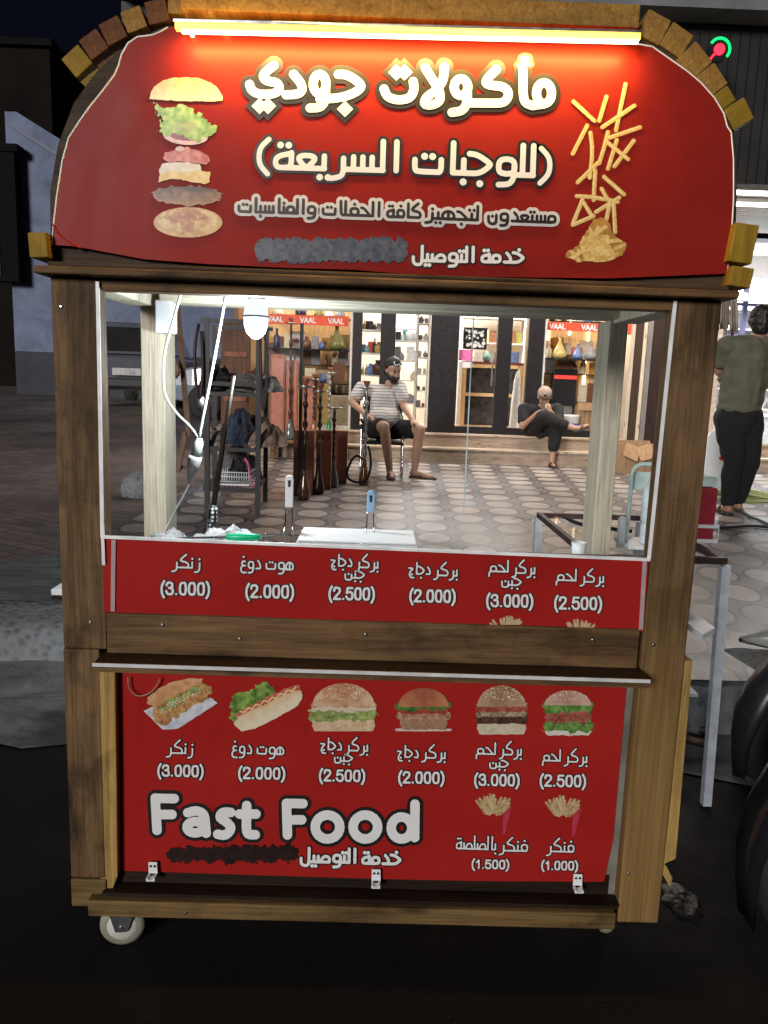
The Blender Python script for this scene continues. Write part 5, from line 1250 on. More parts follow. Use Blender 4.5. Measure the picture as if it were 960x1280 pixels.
tag(crumple('plastic_bag', (-.315, .145, .826), (.21, .09, .052), 14, film, 3), 'crumpled white plastic bag on the counter behind the green spatula', 'plastic bag')
tag(crumple('paper_wrapper', (-.43, .13, .826), (.15, .10, .036), 12, film, 5), 'flat white paper wrapper at the left end of the counter', 'wrapper')
tag(crumple('napkin_pile', Vector((at(217, 640, .13).x, .13, .826)), (.09, .07, .045), 9, plain('creased_paper', (.62, .64, .66), .6), 8), 'creased white paper scraps beside the left back post of the cart', 'paper')
m, nt, b = new_mat('dotted_grip'); v = coords(nt, (120, 120, 120), (0, 0, R(45)))
ck = nt.nodes.new('ShaderNodeTexVoronoi'); ck.inputs['Randomness'].default_value = .15; nt.links.new(v, ck.inputs[0]); ck.inputs['Scale'].default_value = 1.
nt.links.new(ramp(nt, ck.outputs['Distance'], [(.33, (.75, .76, .78)), (.40, (.01, .01, .012))]), b.inputs['Base Color']); b.inputs['Roughness'].default_value = .4
stick = thing('broom_stick', 'thin brown stick with black and white dotted grip leaning inside the cart window', 'stick')
s0, s1, s2 = at(264, 672, .16), at(267, 632, .17), at(292, 470, .22)
axial(s0, s1, [(0, .0095), (.5, .0095), (1, .0095)]).build('dotted_grip', m, stick)
axial(s1+(s2-s1)*.005, s2, [(0, .006), (.6, .005), (1, .004)]).build('rod', M['dark_wood'], stick)
c = at(723, 692, .15)
tag(MB().lathe([(.012, -.02), (.014, .0), (.016, .02), (.0145, .02), (.0125, .0), (.001, -.016)], (c.x, .15, .8455), 18).build('paper_cup', M['white_plastic']), 'small white cup standing on the counter at the right', 'cup')

# ================================================================== THINGS AROUND THE CART
# steel table behind the cart on the right
tb_ = thing('steel_table', 'low steel frame table with glass top behind the right side of the cart', 'table')
tx0, tx1, ty0, ty1, tz = .575, .94, .6, 1.27, .75
fr_ = MB()
for p, q in (((tx0, ty0), (tx1, ty0)), ((tx0, ty1), (tx1, ty1)), ((tx0, ty0), (tx0, ty1)), ((tx1, ty0), (tx1, ty1))): fr_.bar((*p, tz-.014), (*q, tz-.012), .016, .018)
fr_.build('top_frame', plain('rusty_dark_edge', (.05, .03, .03), .5, var=.6), tb_)
MB().box(tx0+.011, tx1-.011, ty0+.011, ty1-.011, tz-.012, tz-.006).build('glass_top', M['clear_glass'], tb_)
lm = plain('blue_grey_steel', (.52, .57, .64), .4, .2, scale=30)
for x, y, z0 in ((tx0+.006, ty0+.006, 0), (tx1+.004, ty0+.006, 0), (tx0, ty1, 0), (tx1, ty1, 0)):
    MB().bar((x+(.035 if x > .8 and y < 1 else 0), y+(.03 if y < 1 else 0), .006 if y < 1 else .156), (x, y, tz-.026), .024, .024, (0, 1, 0)).build('leg', lm, tb_)
MB().box(tx0+.02, tx1-.02, ty0+.03, ty0+.3, .335, .345).build('lower_shelf', plain('pale_blue_board', (.55, .62, .72), .4), tb_)
# water filter on the table
mint = plain('mint_green_enamel', (.56, .72, .68), .35)
wf = thing('water_filter', 'white water filter canister in a mint green metal stand on the table', 'water filter')
a = at(790, 690, .72); fx0, fx1 = at(786, 640, .72).x, at(846, 640, .72).x; fz = tz-.003
zt = at(800, 580, .72).z
MB().tube([(fx0, .72, fz+.012), (fx0, .72, zt-.03)]+[(fx0+.03-.03*math.cos(t), .72, zt-.03+.03*math.sin(t)) for t in np.linspace(.2, math.pi/2, 6)]+[(fx1-.03, .72, zt)]+[(fx1-.03+.03*math.sin(t), .72, zt-.03+.03*math.cos(t)) for t in np.linspace(.2, math.pi/2, 6)]+[(fx1, .72, fz+.012)], .0062, 8).build('stand_hoop', mint, wf)
MB().box(fx0+.008, fx1-.008, .745, .75, at(800, 600, .72).z-.03, zt-.025).build('back_plate', mint, wf)
MB().box(fx0-.012, fx1+.012, .66, .8, fz, fz+.011).build('base_plate', M['white_plastic'], wf, .003)
can_c = ((fx0+fx1)/2-.004, .70, fz+.012); H = at(800, 596, .70).z-can_c[2]
MB().lathe([(.030, 0), (.033, .006), (.033, H*.28), (.029, H*.30), (.032, H*.33), (.035, H*.36), (.035, H*.82), (.030, H*.86), (.024, H*.90), (.024, H*.95), (.011, H*.97), (.009, H*1.0), (.004, H*1.01)], can_c, 24).build('canister', plain('white_enamel', (.62, .70, .74), .3), wf)
MB().lathe([(.012, 0), (.012, .08), (.008, .085)], (fx0-.022, .70, fz+.0005), 14).build('side_valve', M['white_plastic'], wf)
# red crate
rc = thing('red_crate', 'red box with white trim standing on the table at the right of the post', 'crate')
p, q = at(866, 600, .8), at(886, 690, .8)
MB().box(p.x-.03, q.x, .78, .92, tz+.001, p.z-.02).build('box', plain('dark_red_plastic', (.35, .03, .05), .4), rc, .004)
MB().box(p.x-.03, q.x+.012, .775, .779, tz+.002, tz+.012).build('white_trim', M['white_plastic'], rc); MB().box(p.x-.01, q.x+.012, .775, .779, tz+.045, tz+.055).build('white_trim', M['white_plastic'], rc)
MB().box(q.x+.010, q.x+.0125, .775, .7788, tz+.0125, tz+.0445).build('white_trim', M['white_plastic'], rc)
MB().box(p.x-.03, q.x-.002, .79, .91, p.z-.018, p.z+.012).build('mint_lid', mint, rc, .003)
# black hose lying over the table
hz_ = MB().tube(spline([onz(x, y, tz+.02) for x, y in ((706, 646), (716, 652), (735, 658), (760, 660), (775, 663), (790, 664))]), .006, 7)
tag(hz_.build('hose', M['rubber']), 'short black hose lying on the glass table', 'hose')
# hookahs: row on the pavement
boxm = wood('reddish_brown_case', (.24, .085, .05), (.46, .19, .12), 'z', .4, stain=.4)
def hookah(name, lab, base, h, stem, vase, bowl=True, grp='hookahs in front of the shop window', hose=None, r=.05):
    t = thing(name, lab, 'hookah', grp, base)
    MB().lathe([(r*.9, 0), (r*1.1, .015), (r*1.15, .06), (r*.85, .13), (r*.5, .20), (r*.42, .25), (r*.5, .26)], (0, 0, 0), 16).build('vase', vase, t)
    n = 8; prof = [(.014, .262)]
    for i in range(n):
        z = .28+(h-.34)*i/n; dz = (h-.34)/n; prof += [(.012, z), (.024-.008*(i % 2), z+dz*.3), (.024-.008*(i % 2), z+dz*.55), (.012, z+dz*.8)]
    prof += [(.012, h-.06)]
    MB().lathe(prof, (0, 0, 0), 12).build('stem', stem, t)
    MB().lathe([(.012, h-.058), (.075, h-.045), (.08, h-.035), (.012, h-.04)], (0, 0, 0), 18).build('ash_tray', M['steel'], t)
    if bowl: MB().lathe([(.014, h-.038), (.018, h-.02), (.034, h+.01), (.036, h+.03), (.026, h+.03)], (0, 0, 0), 14).build('clay_bowl', plain('fired_clay', (.22, .07, .04), .6), t)
    if hose: MB().tube(spline(hose), .013, 8).build('hose', M['rubber'], t)
    return t
def case(name, lab, px0, px1, yb, yt, dep=.17):
    g_ = onz((px0+px1)/2, yb); p, q = at(px0, yb, g_.y), at(px1, yb, g_.y); zt_ = at((px0+px1)/2, yt, g_.y).z
    t = thing(name, lab, 'case', 'brown hookah cases by the shop window')
    MB().box(p.x, q.x, g_.y, g_.y+dep, .154, zt_).build('body', boxm, t, .006)
    MB().box(p.x+.012, q.x-.012, g_.y-.004, g_.y-.0005, .2, zt_-.06).build('front_panel', plain('dull_red_leatherette', (.38, .13, .08), .45), t)
    MB().box(p.x-.004, q.x+.004, g_.y-.004, g_.y+dep+.004, zt_+.001, zt_+.02).build('lid', boxm, t, .004)
    return t
case('hookah_case', 'brown hookah case nearest the black rack', 366, 391, 618, 541)
case('hookah_case', 'brown hookah case in the middle of the three standing ones', 394, 413, 612, 541)
case('hookah_case', 'brown hookah case farthest from the rack, beside the seated man', 415, 433, 605, 541)
silv = plain('tarnished_silver', (.34, .34, .33), .3, .8); darkm = plain('dark_bronze', (.06, .035, .025), .35, .6)
amber = plain('amber_glass', (.22, .10, .025), .1, coat=.5); gv = plain('grey_glass', (.10, .12, .12), .12, coat=.5)
B_ = lambda px, py: Vector(onz(px, py, .154))
hookah('hookah', 'dark bronze hookah standing beside the thin black pole', B_(380, 624), 1.02, darkm, plain('brown_glass', (.1, .04, .02), .15, coat=.5))
hookah('hookah', 'dark hookah with wide steel tray between two brown cases', B_(398, 617), .98, plain('dark_steel', (.08, .07, .07), .3, .7), darkm)
hookah('hookah', 'hookah with grey glass base at the right end of the brown cases', B_(416, 609), .82, darkm, gv, False)
hk = B_(455, 606)
hookah('hookah', 'tall silver hookah with amber glass base in front of the seated man', hk, 1.02, silv, amber, True, hose=[(-.02, 0, .26), (-.10, -.03, .32), (-.19, -.02, .12), (-.15, -.06, .05), (-.06, -.09, .03), (.03, -.08, .05), (.07, -.04, .2), (.05, -.01, .34), (.03, 0, .40)])
# taller hookahs standing in the window display
sh_z = at(355, 540, 8.6).z
for px_, yb, yt, lab, st_m, vs_ in ((362, 545, 400, 'tall dark hookah standing on the crate behind the black pole', darkm, gv), (411, 545, 462, 'slim silver hookah with green trim before the left window', silv, plain('green_glass', (.02, .22, .10), .1, coat=.5)), (392, 545, 470, 'dark hookah with brown glass in front of the yellow box', darkm, amber)):
    Yh = 8.75; b0 = at(px_, yb, Yh); b1 = at(px_, yt, Yh)
    hookah('hookah', lab, Vector((b0.x, Yh, .153+.26)), b1.z-.153-.26, st_m, vs_, r=.055)
cr_ = thing('low_bench', 'low wooden bench carrying hookahs before the left shop window', 'bench')
x0, x1 = at(336, 560, 8.75).x, at(434, 560, 8.75).x
MB().box(x0, x1, 8.6, 8.92, .375, .41).build('seat', M['rail_wood'], cr_, .004)
for x in (x0+.06, x1-.06):
    for y in (8.64, 8.88): MB().box(x-.025, x+.025, y-.025, y+.025, .153, .374).build('leg', M['rail_wood'], cr_)
for i, (a, b_, yt, lab) in enumerate(((338, 356, 443, 'brown upright case on the bench at the left'), (357, 372, 450, 'brown upright case on the bench behind the tall dark hookah'), (378, 396, 470, 'brown upright case on the bench at the right'))):
    p, q = at(a, 535, 8.85), at(b_, 535, 8.85); t = thing('hookah_case', lab, 'case', 'brown hookah cases by the shop window')
    MB().box(p.x, q.x, 8.8, 8.9, .412, at(a, yt, 8.85).z).build('body', boxm, t, .005); MB().box(p.x+.02, q.x-.02, 8.794, 8.799, .45, at(a, yt, 8.85).z-.05).build('front_panel', plain('dull_red_leatherette', (.38, .13, .08), .45), t)
# black metal rack full of cloth and bags
rk = thing('metal_rack', 'black metal rack with three wire shelves standing on the pavement left of the hookahs', 'rack')
f1, f2 = onz(322, 645, .154), onz(263, 640, .154); dY = .75
zt = at(292, 398, f1.y).z
for x, y in ((f1.x, f1.y), (f2.x, f1.y), (f1.x-.05, f1.y+dY), (f2.x-.1, f1.y+dY)):
    MB().bar((x, y, .154), (x, y, zt), .036, .036, (0, 1, 0)).build('post', M['black_metal'], rk)
rx0, rx1 = f2.x-.02, f1.x-.02
SZ = [at(292, 612, f1.y).z, at(292, 562, f1.y).z, at(292, 493, f1.y).z]
for z in SZ:
    s_ = MB()
    for p, q in (((rx0, f1.y), (rx1, f1.y)), ((rx0-.05, f1.y+dY), (rx1-.03, f1.y+dY)), ((rx0, f1.y), (rx0-.05, f1.y+dY)), ((rx1, f1.y), (rx1-.03, f1.y+dY))): s_.bar((*p, z), (*q, z), .02, .03)
    for i in range(1, 12): x = rx0+(rx1-rx0)*i/12; s_.tube([(x, f1.y, z), (x-.04, f1.y+dY, z)], .003, 5)
    for i in range(6): s_.tube([(rx0, f1.y+.002, z+.03+.018*i), (rx1, f1.y+.002, z+.03+.018*i)], .002, 4) if i % 3 == 2 else None
    s_.build('wire_shelf', M['black_metal'], rk)
for z in (zt, (SZ[1]+SZ[2])/2+.3):
    for yy in (f1.y, f1.y+dY): MB().bar((rx0-.02, yy, z-.02), (rx1+.02, yy, z-.02), .03, .03).build('top_bar', M['black_metal'], rk)
MB().bar((f1.x+.1, f1.y+.3, .154), (f1.x+.12, f1.y+.3, at(374, 402, f1.y+.3).z), .03, .03, (0, 1, 0))
pole = thing('black_pole', 'thin black upright pole beside the black rack', 'pole')
pp = onz(374, 618, .154); MB().bar(tuple(pp), (pp.x, pp.y, at(374, 404, pp.y).z), .03, .03, (0, 1, 0)).build('post', M['black_metal'], pole); MB().box(pp.x-.1, pp.x+.1, pp.y-.1, pp.y+.1, .154, .165).build('base', M['black_metal'], pole)
def cloth(lab, px, py, w_, d_, h_, z, mat, seed, name='folded_cloth', cat='cloth', dy=.05):
    c = at(px, py, f1.y+dy+d_/2); o = crumple(name, (c.x, f1.y+dy+d_/2, z), (w_*1.55, d_*1.35, h_*1.15), 18, mat, seed, .5); tag(o, lab, cat, 'cloths and bags on the black rack'); return o
cm_ = lambda n_, c: plain(n_, c, .9, var=.4, scale=14, bmp=.3)
cloth('grey woven cloth heaped on the upper shelf of the black rack', 300, 480, .34, .5, .14, SZ[2]+.016, cm_('grey_weave', (.14, .13, .12)), 31)
cloth('pale grey rolled cloth at the right end of the upper rack shelf', 336, 478, .2, .3, .12, SZ[2]+.016, cm_('pale_grey_cloth', (.26, .25, .24)), 32, dy=.02)
cloth('rust brown cloth behind the grey one on the upper rack shelf', 315, 470, .3, .2, .17, SZ[2]+.016, cm_('rust_cloth', (.22, .09, .06)), 33, dy=.5)
cloth('dark blue folded cloth on the middle shelf of the black rack', 300, 545, .22, .4, .25, SZ[1]+.016, cm_('denim_blue', (.035, .055, .10)), 34, dy=.1)
cloth('beige cloth sagging from the middle rack shelf at the left', 276, 548, .2, .3, .15, SZ[1]+.016, cm_('beige_cloth', (.26, .21, .18)), 35)
cloth('brown crumpled bag at the right end of the middle rack shelf', 335, 550, .22, .4, .16, SZ[1]+.016, cm_('brown_bag', (.24, .16, .13)), 36, 'crumpled_bag', 'bag')
cloth('black jacket heaped at the left of the upper rack shelf', 272, 482, .2, .35, .2, SZ[2]+.016, cm_('black_jacket', (.02, .017, .017)), 37, 'jacket', 'jacket')
cloth('dark brown blanket on the middle rack shelf behind the blue cloth', 312, 548, .3, .3, .22, SZ[1]+.016, cm_('brown_blanket', (.10, .06, .045)), 38, dy=.35)
cloth('grey sack slumped on the bottom rack shelf behind the basket', 300, 605, .26, .25, .24, SZ[0]+.017, cm_('grey_sack', (.09, .085, .085)), 39, 'sack', 'sack', dy=.45)
bp = thing('wooden_door', 'reddish brown battened wooden door leaning behind the black rack', 'door')
pa_, pb_ = at(276, 400, 6.6), at(312, 575, 6.6)
MB().box(pa_.x, pb_.x, 6.6, 6.64, .153, pa_.z).build('sheet', wood('red_brown_panel', (.12, .055, .03), (.24, .12, .07), 'z', .5), bp, .004)
for zz in (.5, .95, 1.4): MB().box(pa_.x+.03, pb_.x-.03, 6.585, 6.5995, zz, zz+.05).build('batten', boxm, bp)
for i, (px, py, rr, lab) in enumerate(((276, 522, .055, 'orange clay pot on the middle rack shelf, left one'), (290, 508, .05, 'smaller orange clay pot on the middle rack shelf'))):
    c = at(px, py, f1.y+.5); tag(MB().lathe([(rr*.6, 0), (rr, rr*.6), (rr*1.05, rr*1.3), (rr*.5, rr*2.2), (rr*.6, rr*2.5)], (c.x, f1.y+.55, SZ[1]+.017), 16).build('clay_pot', plain('orange_clay', (.42, .15, .06), .5)), lab, 'pot')
bk_ = thing('white_basket', 'white wire basket with odds and ends on the bottom rack shelf', 'basket')
c = at(293, 606, f1.y+.2); w2 = .13
MB().box(c.x-w2, c.x+w2, f1.y+.1, f1.y+.4, SZ[0]+.017, SZ[0]+.03).build('base', M['white_plastic'], bk_)
bw = MB()
for i in range(15): x = c.x-w2+2*w2*i/14; bw.tube([(x, f1.y+.1, SZ[0]+.03), (x, f1.y+.085, SZ[0]+.12)], .0035, 5); bw.tube([(x, f1.y+.4, SZ[0]+.03), (x, f1.y+.415, SZ[0]+.12)], .0035, 5)
for z in (.05, .085, .12): bw.tube([(c.x-w2, f1.y+.09, SZ[0]+z), (c.x+w2, f1.y+.09, SZ[0]+z), (c.x+w2+.01, f1.y+.41, SZ[0]+z), (c.x-w2-.01, f1.y+.41, SZ[0]+z), (c.x-w2, f1.y+.09, SZ[0]+z)], .004, 5)
bw.build('wire_side', M['white_plastic'], bk_)
tag(crumple('black_bag', (c.x+.02, f1.y+.26, SZ[0]+.032), (.2, .22, .2), 9, cm_('black_cloth', (.02, .018, .02)), 41), 'black cloth bag with stuff in the white basket', 'bag')
tag(MB().tube(spline([(c.x+.1, f1.y+.08, SZ[0]+.23), (c.x+.13, f1.y+.06, SZ[0]+.2), (c.x+.14, f1.y+.06, SZ[0]+.12), (c.x+.16, f1.y+.07, SZ[0]+.05), (c.x+.165, f1.y+.08, SZ[0]+.0)]), .007, 7).build('pink_strap', plain('pink_webbing', (.7, .12, .35), .5)), 'bright pink strap hanging from the black bag on the rack', 'strap')
tag(MB().tube(spline([(rx0-.03, f1.y-.03, zt-.05), (rx0-.06, f1.y-.05, zt-.2), (rx0-.05, f1.y-.06, zt-.5), (rx0-.02, f1.y-.05, zt-.62), (rx0+.0, f1.y-.03, zt-.4), (rx0-.01, f1.y-.03, zt-.1)]), .012, 7).build('hanging_hose', plain('dark_brown_hose', (.05, .025, .02), .6)), 'dark brown hose hanging from the left corner of the black rack', 'hose')
tag(MB().tube(spline([(rx1+.04, f1.y-.03, zt-.03), (rx1+.09, f1.y-.05, zt-.2), (rx1+.09, f1.y-.06, zt-.5), (rx1+.06, f1.y-.05, zt-.72), (rx1+.04, f1.y-.03, zt-.4), (rx1+.035, f1.y-.03, zt-.1)]), .011, 7).build('hanging_hose', plain('black_hose', (.02, .015, .015), .6)), 'black hose hanging from the right corner of the black rack', 'hose')
# wooden trestle with a hanging leather bag
tr_ = thing('wooden_trestle', 'leaning weathered wooden trestle beside the left back post of the cart', 'trestle')
wt = wood('weathered_trestle_wood', (.14, .085, .055), (.30, .2, .14), 'z', .8)
Yt = 5.4
for (x0, y0, x1, y1) in ((204, 398, 206, 575), (221, 375, 236, 545), (232, 540, 222, 590)): MB().bar(at(x1, y1, Yt), at(x0, y0, Yt), .04, .04, (0, 1, 0)).build('post', wt, tr_)
MB().bar(at(200, 590, Yt+.03), at(258, 578, Yt+.03), .04, .03).build('crossbar', wt, tr_)
MB().bar(at(203, 402, Yt-.045), at(224, 470, Yt-.045), .02, .012).build('brace', wt, tr_)
hb = at(213, 455, Yt-.06)
bg_ = MB().prism([(hb.x-.05, hb.z+.13), (hb.x+.02, hb.z+.10), (hb.x+.09, hb.z-.06), (hb.x+.05, hb.z-.13), (hb.x-.04, hb.z-.10), (hb.x-.07, hb.z-.02)], Yt-.1, Yt-.04).build('hanging_bag', cm_('tan_leather', (.26, .16, .11)), None, .012)
tag(bg_, 'tan bag hanging on the wooden trestle left of the rack', 'bag')
# boulder and kerb bits left
st_ = MB(); rr = np.random.default_rng(4); gp_ = onz(172, 622, .15)
st_.ball((gp_.x, gp_.y+.1, .22), (.17, .16, .14), 10); o = st_.build('boulder', M['kerb']); tag(o, 'rounded grey stone on the pavement seen through the left of the cart window', 'stone')
for v_ in o.data.vertices: v_.co += Vector(rr.normal(0, .008, 3))
# cars
def car(name, lab, loc, rz, paint, tall=1.0, plate=None):
    t = thing(name, lab, 'car', None, loc, rz)                     # rear faces -y of the car, origin on the ground under its middle
    W, L_, H = 1.78, 4.4, 1.74*tall
    body = MB(); secs = [(-2.2, .42, .98, .84), (-2.12, .34, 1.04, .88), (-1.5, .32, 1.06, .89), (1.0, .32, 1.04, .89), (1.6, .32, .98, .87), (2.1, .36, .88, .82), (2.2, .42, .72, .76)]
    vs = []
    for y, z0, z1, hw in secs: vs += [(-hw*.94, y, z0), (-hw, y, (z0+z1)/2), (-hw*.95, y, z1), (hw*.95, y, z1), (hw, y, (z0+z1)/2), (hw*.94, y, z0)]
    n = 6; fs = [(i*n+j, i*n+(j+1) % n, (i+1)*n+(j+1) % n, (i+1)*n+j) for i in range(len(secs)-1) for j in range(n)]+[list(range(n))[::-1], [(len(secs)-1)*n+j for j in range(n)]]
    body.add(vs, fs); body.build('body', paint, t, .04)
    cab = MB(); cs = [(-2.02, 1.062, .80), (-1.8, H, .64), (.1, H+.01, .64), (.95, 1.05, .78)]
    vs = [(s*hw, y, z) for y, z, hw in cs for s in (-1, 1)]+[(s*.8, y, 1.06) for y in (-1.8, .1) for s in (-1, 1)]
    cab.add([(-.8, -2.05, 1.062), (.8, -2.05, 1.062), (-.64, -1.86, H), (.64, -1.86, H), (-.64, .0, H+.01), (.64, .0, H+.01), (-.78, .95, 1.045), (.78, .95, 1.045)], [(0, 1, 3, 2), (2, 3, 5, 4), (4, 5, 7, 6), (0, 2, 4, 6), (1, 7, 5, 3), (0, 6, 7, 1)])
    cab.build('cabin', paint, t, .03)
    gm = M['black_gloss']
    def pane(pts, nm): b_ = MB(); b_.add(pts, [list(range(len(pts)))]); return b_.build(nm, gm, t)
    fy = lambda z: -2.05+.19*(z-1.062)/(H-1.062)-.012; fw = lambda z: .8-.16*(z-1.062)/(H-1.062)-.07
    pane([(-fw(1.12), fy(1.12), 1.12), (fw(1.12), fy(1.12), 1.12), (fw(H-.1), fy(H-.1), H-.1), (-fw(H-.1), fy(H-.1), H-.1)], 'rear_window')
    wx = lambda z: .8-.16*(z-1.062)/(H-1.062)+.006
    for s in (-1, 1):
        pane([(s*wx(1.1), -1.85, 1.1), (s*wx(1.1), -.75, 1.1), (s*wx(H-.1), -.75, H-.1), (s*wx(H-.1), -1.72, H-.1)], 'side_window')
        pane([(s*wx(1.1), -.67, 1.1), (s*wx(1.1), .68, 1.1), (s*wx(H-.1), .0, H-.1), (s*wx(H-.1), -.67, H-.1)], 'side_window')
        MB().box(s*.62-.1, s*.62+.1, -2.225, -2.17, .72, .96).build('tail_light', plain('tail_lamp_red', (.18, .02, .02), .2), t)
    pane([(-.7, .98, 1.08), (.7, .98, 1.08), (.58, .1, H-.08), (-.58, .1, H-.08)], 'windscreen')
    MB().box(-.86, .86, -2.3, -2.18, .40, .58).build('bumper', M['black_plastic'], t, .03); MB().box(-.84, .84, 2.16, 2.28, .40, .58).build('bumper', M['black_plastic'], t, .03)
    if plate:
        pb_ = MB().box(-.28, .28, -2.312, -2.302, .64, .78).build('number_plate', plain('dull_white_plate', (.5, .5, .5), .5), t)
        S_, _, wd_ = latin(plate); S_ = [[(.02+x*.1, .66+z*.09) for x, z in chaikin(p, 2)] for p in S_]
        tx = MB()
        for p in S_:
            for (xa, za), (xb, zb) in zip(p[:-1], p[1:]): tx.bar((xa, -2.314, za), (xb, -2.314, zb), .003, .018, (0, 1, 0))
        tx.build('plate_digits', M['ink_black'], pb_)
    for x in (-.8, .8):
        for y in (-1.32, 1.36):
            w_ = MB().lathe([(.2, -.1), (.31, -.11), (.335, -.07), (.335, .07), (.31, .11), (.2, .1)], (x, y, .335), 28, 'x').build('wheel', M['rubber'], t)
            MB().lathe([(.03, -.115), (.2, -.104), (.2, .104), (.03, .115)], (x, y, .335), 20, 'x').build('rim', M['steel'], w_)
    return t
suv_p = plain('dark_grey_car_paint', (.075, .085, .11), .22, coat=.6)
cpos = at(153, 500, 14.5)
car('parked_car', 'dark grey car seen from behind, parked on the left side of the street', (cpos.x, 16.6, rise(cpos.x, 16)+.15), R(4), suv_p, .98, '36')
wpos = at(205, 500, 13.2)
car('parked_car', 'white car parked behind the black rack and the trestle', (wpos.x+2.2, 13.9, rise(-4, 13)+.15), R(85), plain('white_car_paint', (.20, .24, .31), .25, coat=.5), .92)
# motorbikes at the right edge
def motorbike(name, lab, loc, rz, guard, nose=None, R_=.29):
    t = thing(name, lab, 'motorbike', None, loc, rz)               # front wheel centre over the origin, the bike runs to +x
    w_ = MB().lathe([(R_-.07, -.035), (R_-.03, -.05), (R_, -.03), (R_+.005, 0), (R_, .03), (R_-.03, .05), (R_-.07, .035)], (0, 0, R_), 36, 'y').build('front_wheel', M['rubber'], t)
    sp_ = MB().lathe([(R_-.085, -.03), (R_-.07, -.034), (R_-.07, .034), (R_-.085, .03)], (0, 0, R_), 36, 'y')
    for i in range(6): a = i*math.pi/3; sp_.bar((.03*math.cos(a), 0, R_+.03*math.sin(a)), ((R_-.08)*math.cos(a), 0, R_+(R_-.08)*math.sin(a)), .03, .02)
    sp_.lathe([(.045, -.05), (.045, .05)], (0, 0, R_), 14, 'y'); sp_.build('rim', M['black_gloss'], w_)
    gd = MB(); rows = []
    for i in range(13):
        a = R(205-i*14); rr_ = R_+.035+(.012 if i == 0 else 0); wg = .075*min(1, .25+i*.22)
        for u in (-1, -.55, 0, .55, 1): rows.append((rr_*math.cos(a)-.0*abs(u)-abs(u)*.03*math.cos(a), u*wg, R_+rr_*math.sin(a)-abs(u)**2*.035))
    gd.add(rows, [(i*5+j, i*5+j+1, (i+1)*5+j+1, (i+1)*5+j) for i in range(12) for j in range(4)], True)
    g_ = gd.build('mudguard', guard, t); s_ = g_.modifiers.new('solid', 'SOLIDIFY'); s_.thickness = .006
    if nose:
        nb = MB(); vs = []
        for x, hw, z0, z1 in ((-.335, .004, .60, .605), (-.22, .05, .575, .63), (0., .095, .57, .68), (.22, .12, .6, .74)): vs += [(x, -hw, z0), (x, 0, z0-.012), (x, hw, z0), (x, hw*.8, z1-.012), (x, 0, z1), (x, -hw*.8, z1-.012)]
        nb.add(vs, [(i*6+j, i*6+(j+1) % 6, (i+1)*6+(j+1) % 6, (i+1)*6+j) for i in range(3) for j in range(6)]+[list(range(6))[::-1], list(range(18, 24))], True); nb.build('front_fender', nose, t)
    fk = MB()
    for s in (-1, 1): fk.tube([(0, s*.085, R_), (.3, s*.085, R_+.55)], .02, 10)
    fk.build('fork', M['steel'], t)
    MB().lathe([(.02, -.05), (.09, 0), (.1, .06), (.06, .14)], (.22, 0, .78), 18, 'x').build('headlight', M['black_gloss'], t)
    MB().tube([(.42, -.36, .98), (.32, -.2, .98), (.3, 0, .94), (.32, .2, .98), (.42, .36, .98)], .014, 8).build('handlebar', M['chrome'], t)
    b_ = MB().ball((.72, 0, .66), (.26, .14, .14), 12); b_.build('fuel_tank', guard, t)
    MB().ball((1.15, 0, .66), (.33, .13, .07), 12).build('seat', M['rubber'], t)
    MB().ball((.75, 0, .36), (.24, .15, .17), 12).build('engine', M['black_metal'], t)
    MB().lathe([(R_-.07, -.04), (R_-.03, -.055), (R_, -.03), (R_, .03), (R_-.03, .055), (R_-.07, .04)], (1.3, 0, R_), 32, 'y').build('rear_wheel', M['rubber'], t)
    MB().bar((.75, .09, .36), (1.3, .09, R_), .03, .05).build('swing_arm', M['black_metal'], t)
    MB().lathe([(.03, 0), (.045, .1), (.05, .6), (.03, .62)], (.9, -.16, .3), 14, 'x').build('exhaust', M['chrome'], t)
    return t
a = at(917, 792, .85)
motorbike('motorbike', 'motorbike with pale silver pointed fender at the right edge of the photo', (a.x+.335, .85, a.z-.603), R(6), M['black_plastic'], plain('pale_silver_paint', (.30, .31, .30), .3, .3))
b0 = at(926, 1085, -.05)
motorbike('motorbike', 'motorbike with glossy black mudguard close at the lower right corner', (b0.x+.325, -.04, .002), R(-4), M['black_gloss'])
# odds and ends on the ground
tag(MB().tube(spline([onz(x, y, .02) for x, y in ((872, 900), (890, 908), (915, 913), (930, 912), (940, 905), (948, 893))]), .006, 7).build('bent_wire', M['white_plastic']), 'bent white wire lying on the ground right of the cart', 'wire')
ob = onz(852, 1128, 0)
tag(crumple('crumpled_film', (ob.x, ob.y, .001), (.10, .15, .007), 24, plain('wet_dark_film', (.010, .008, .007), .38, spec=.3), 57, .6), 'wet dark crumpled plastic film on the asphalt beside the cart foot', 'litter')
ob = onz(872, 925, .005); tag(MB().lathe([(.055, 0), (.06, .03), (.048, .03), (.045, .01), (.055, 0)], (ob.x, ob.y, .006), 20).build('rubber_ring', plain('dull_brown_rubber', (.12, .08, .05), .6)), 'small brown ring lying under the steel table', 'ring')
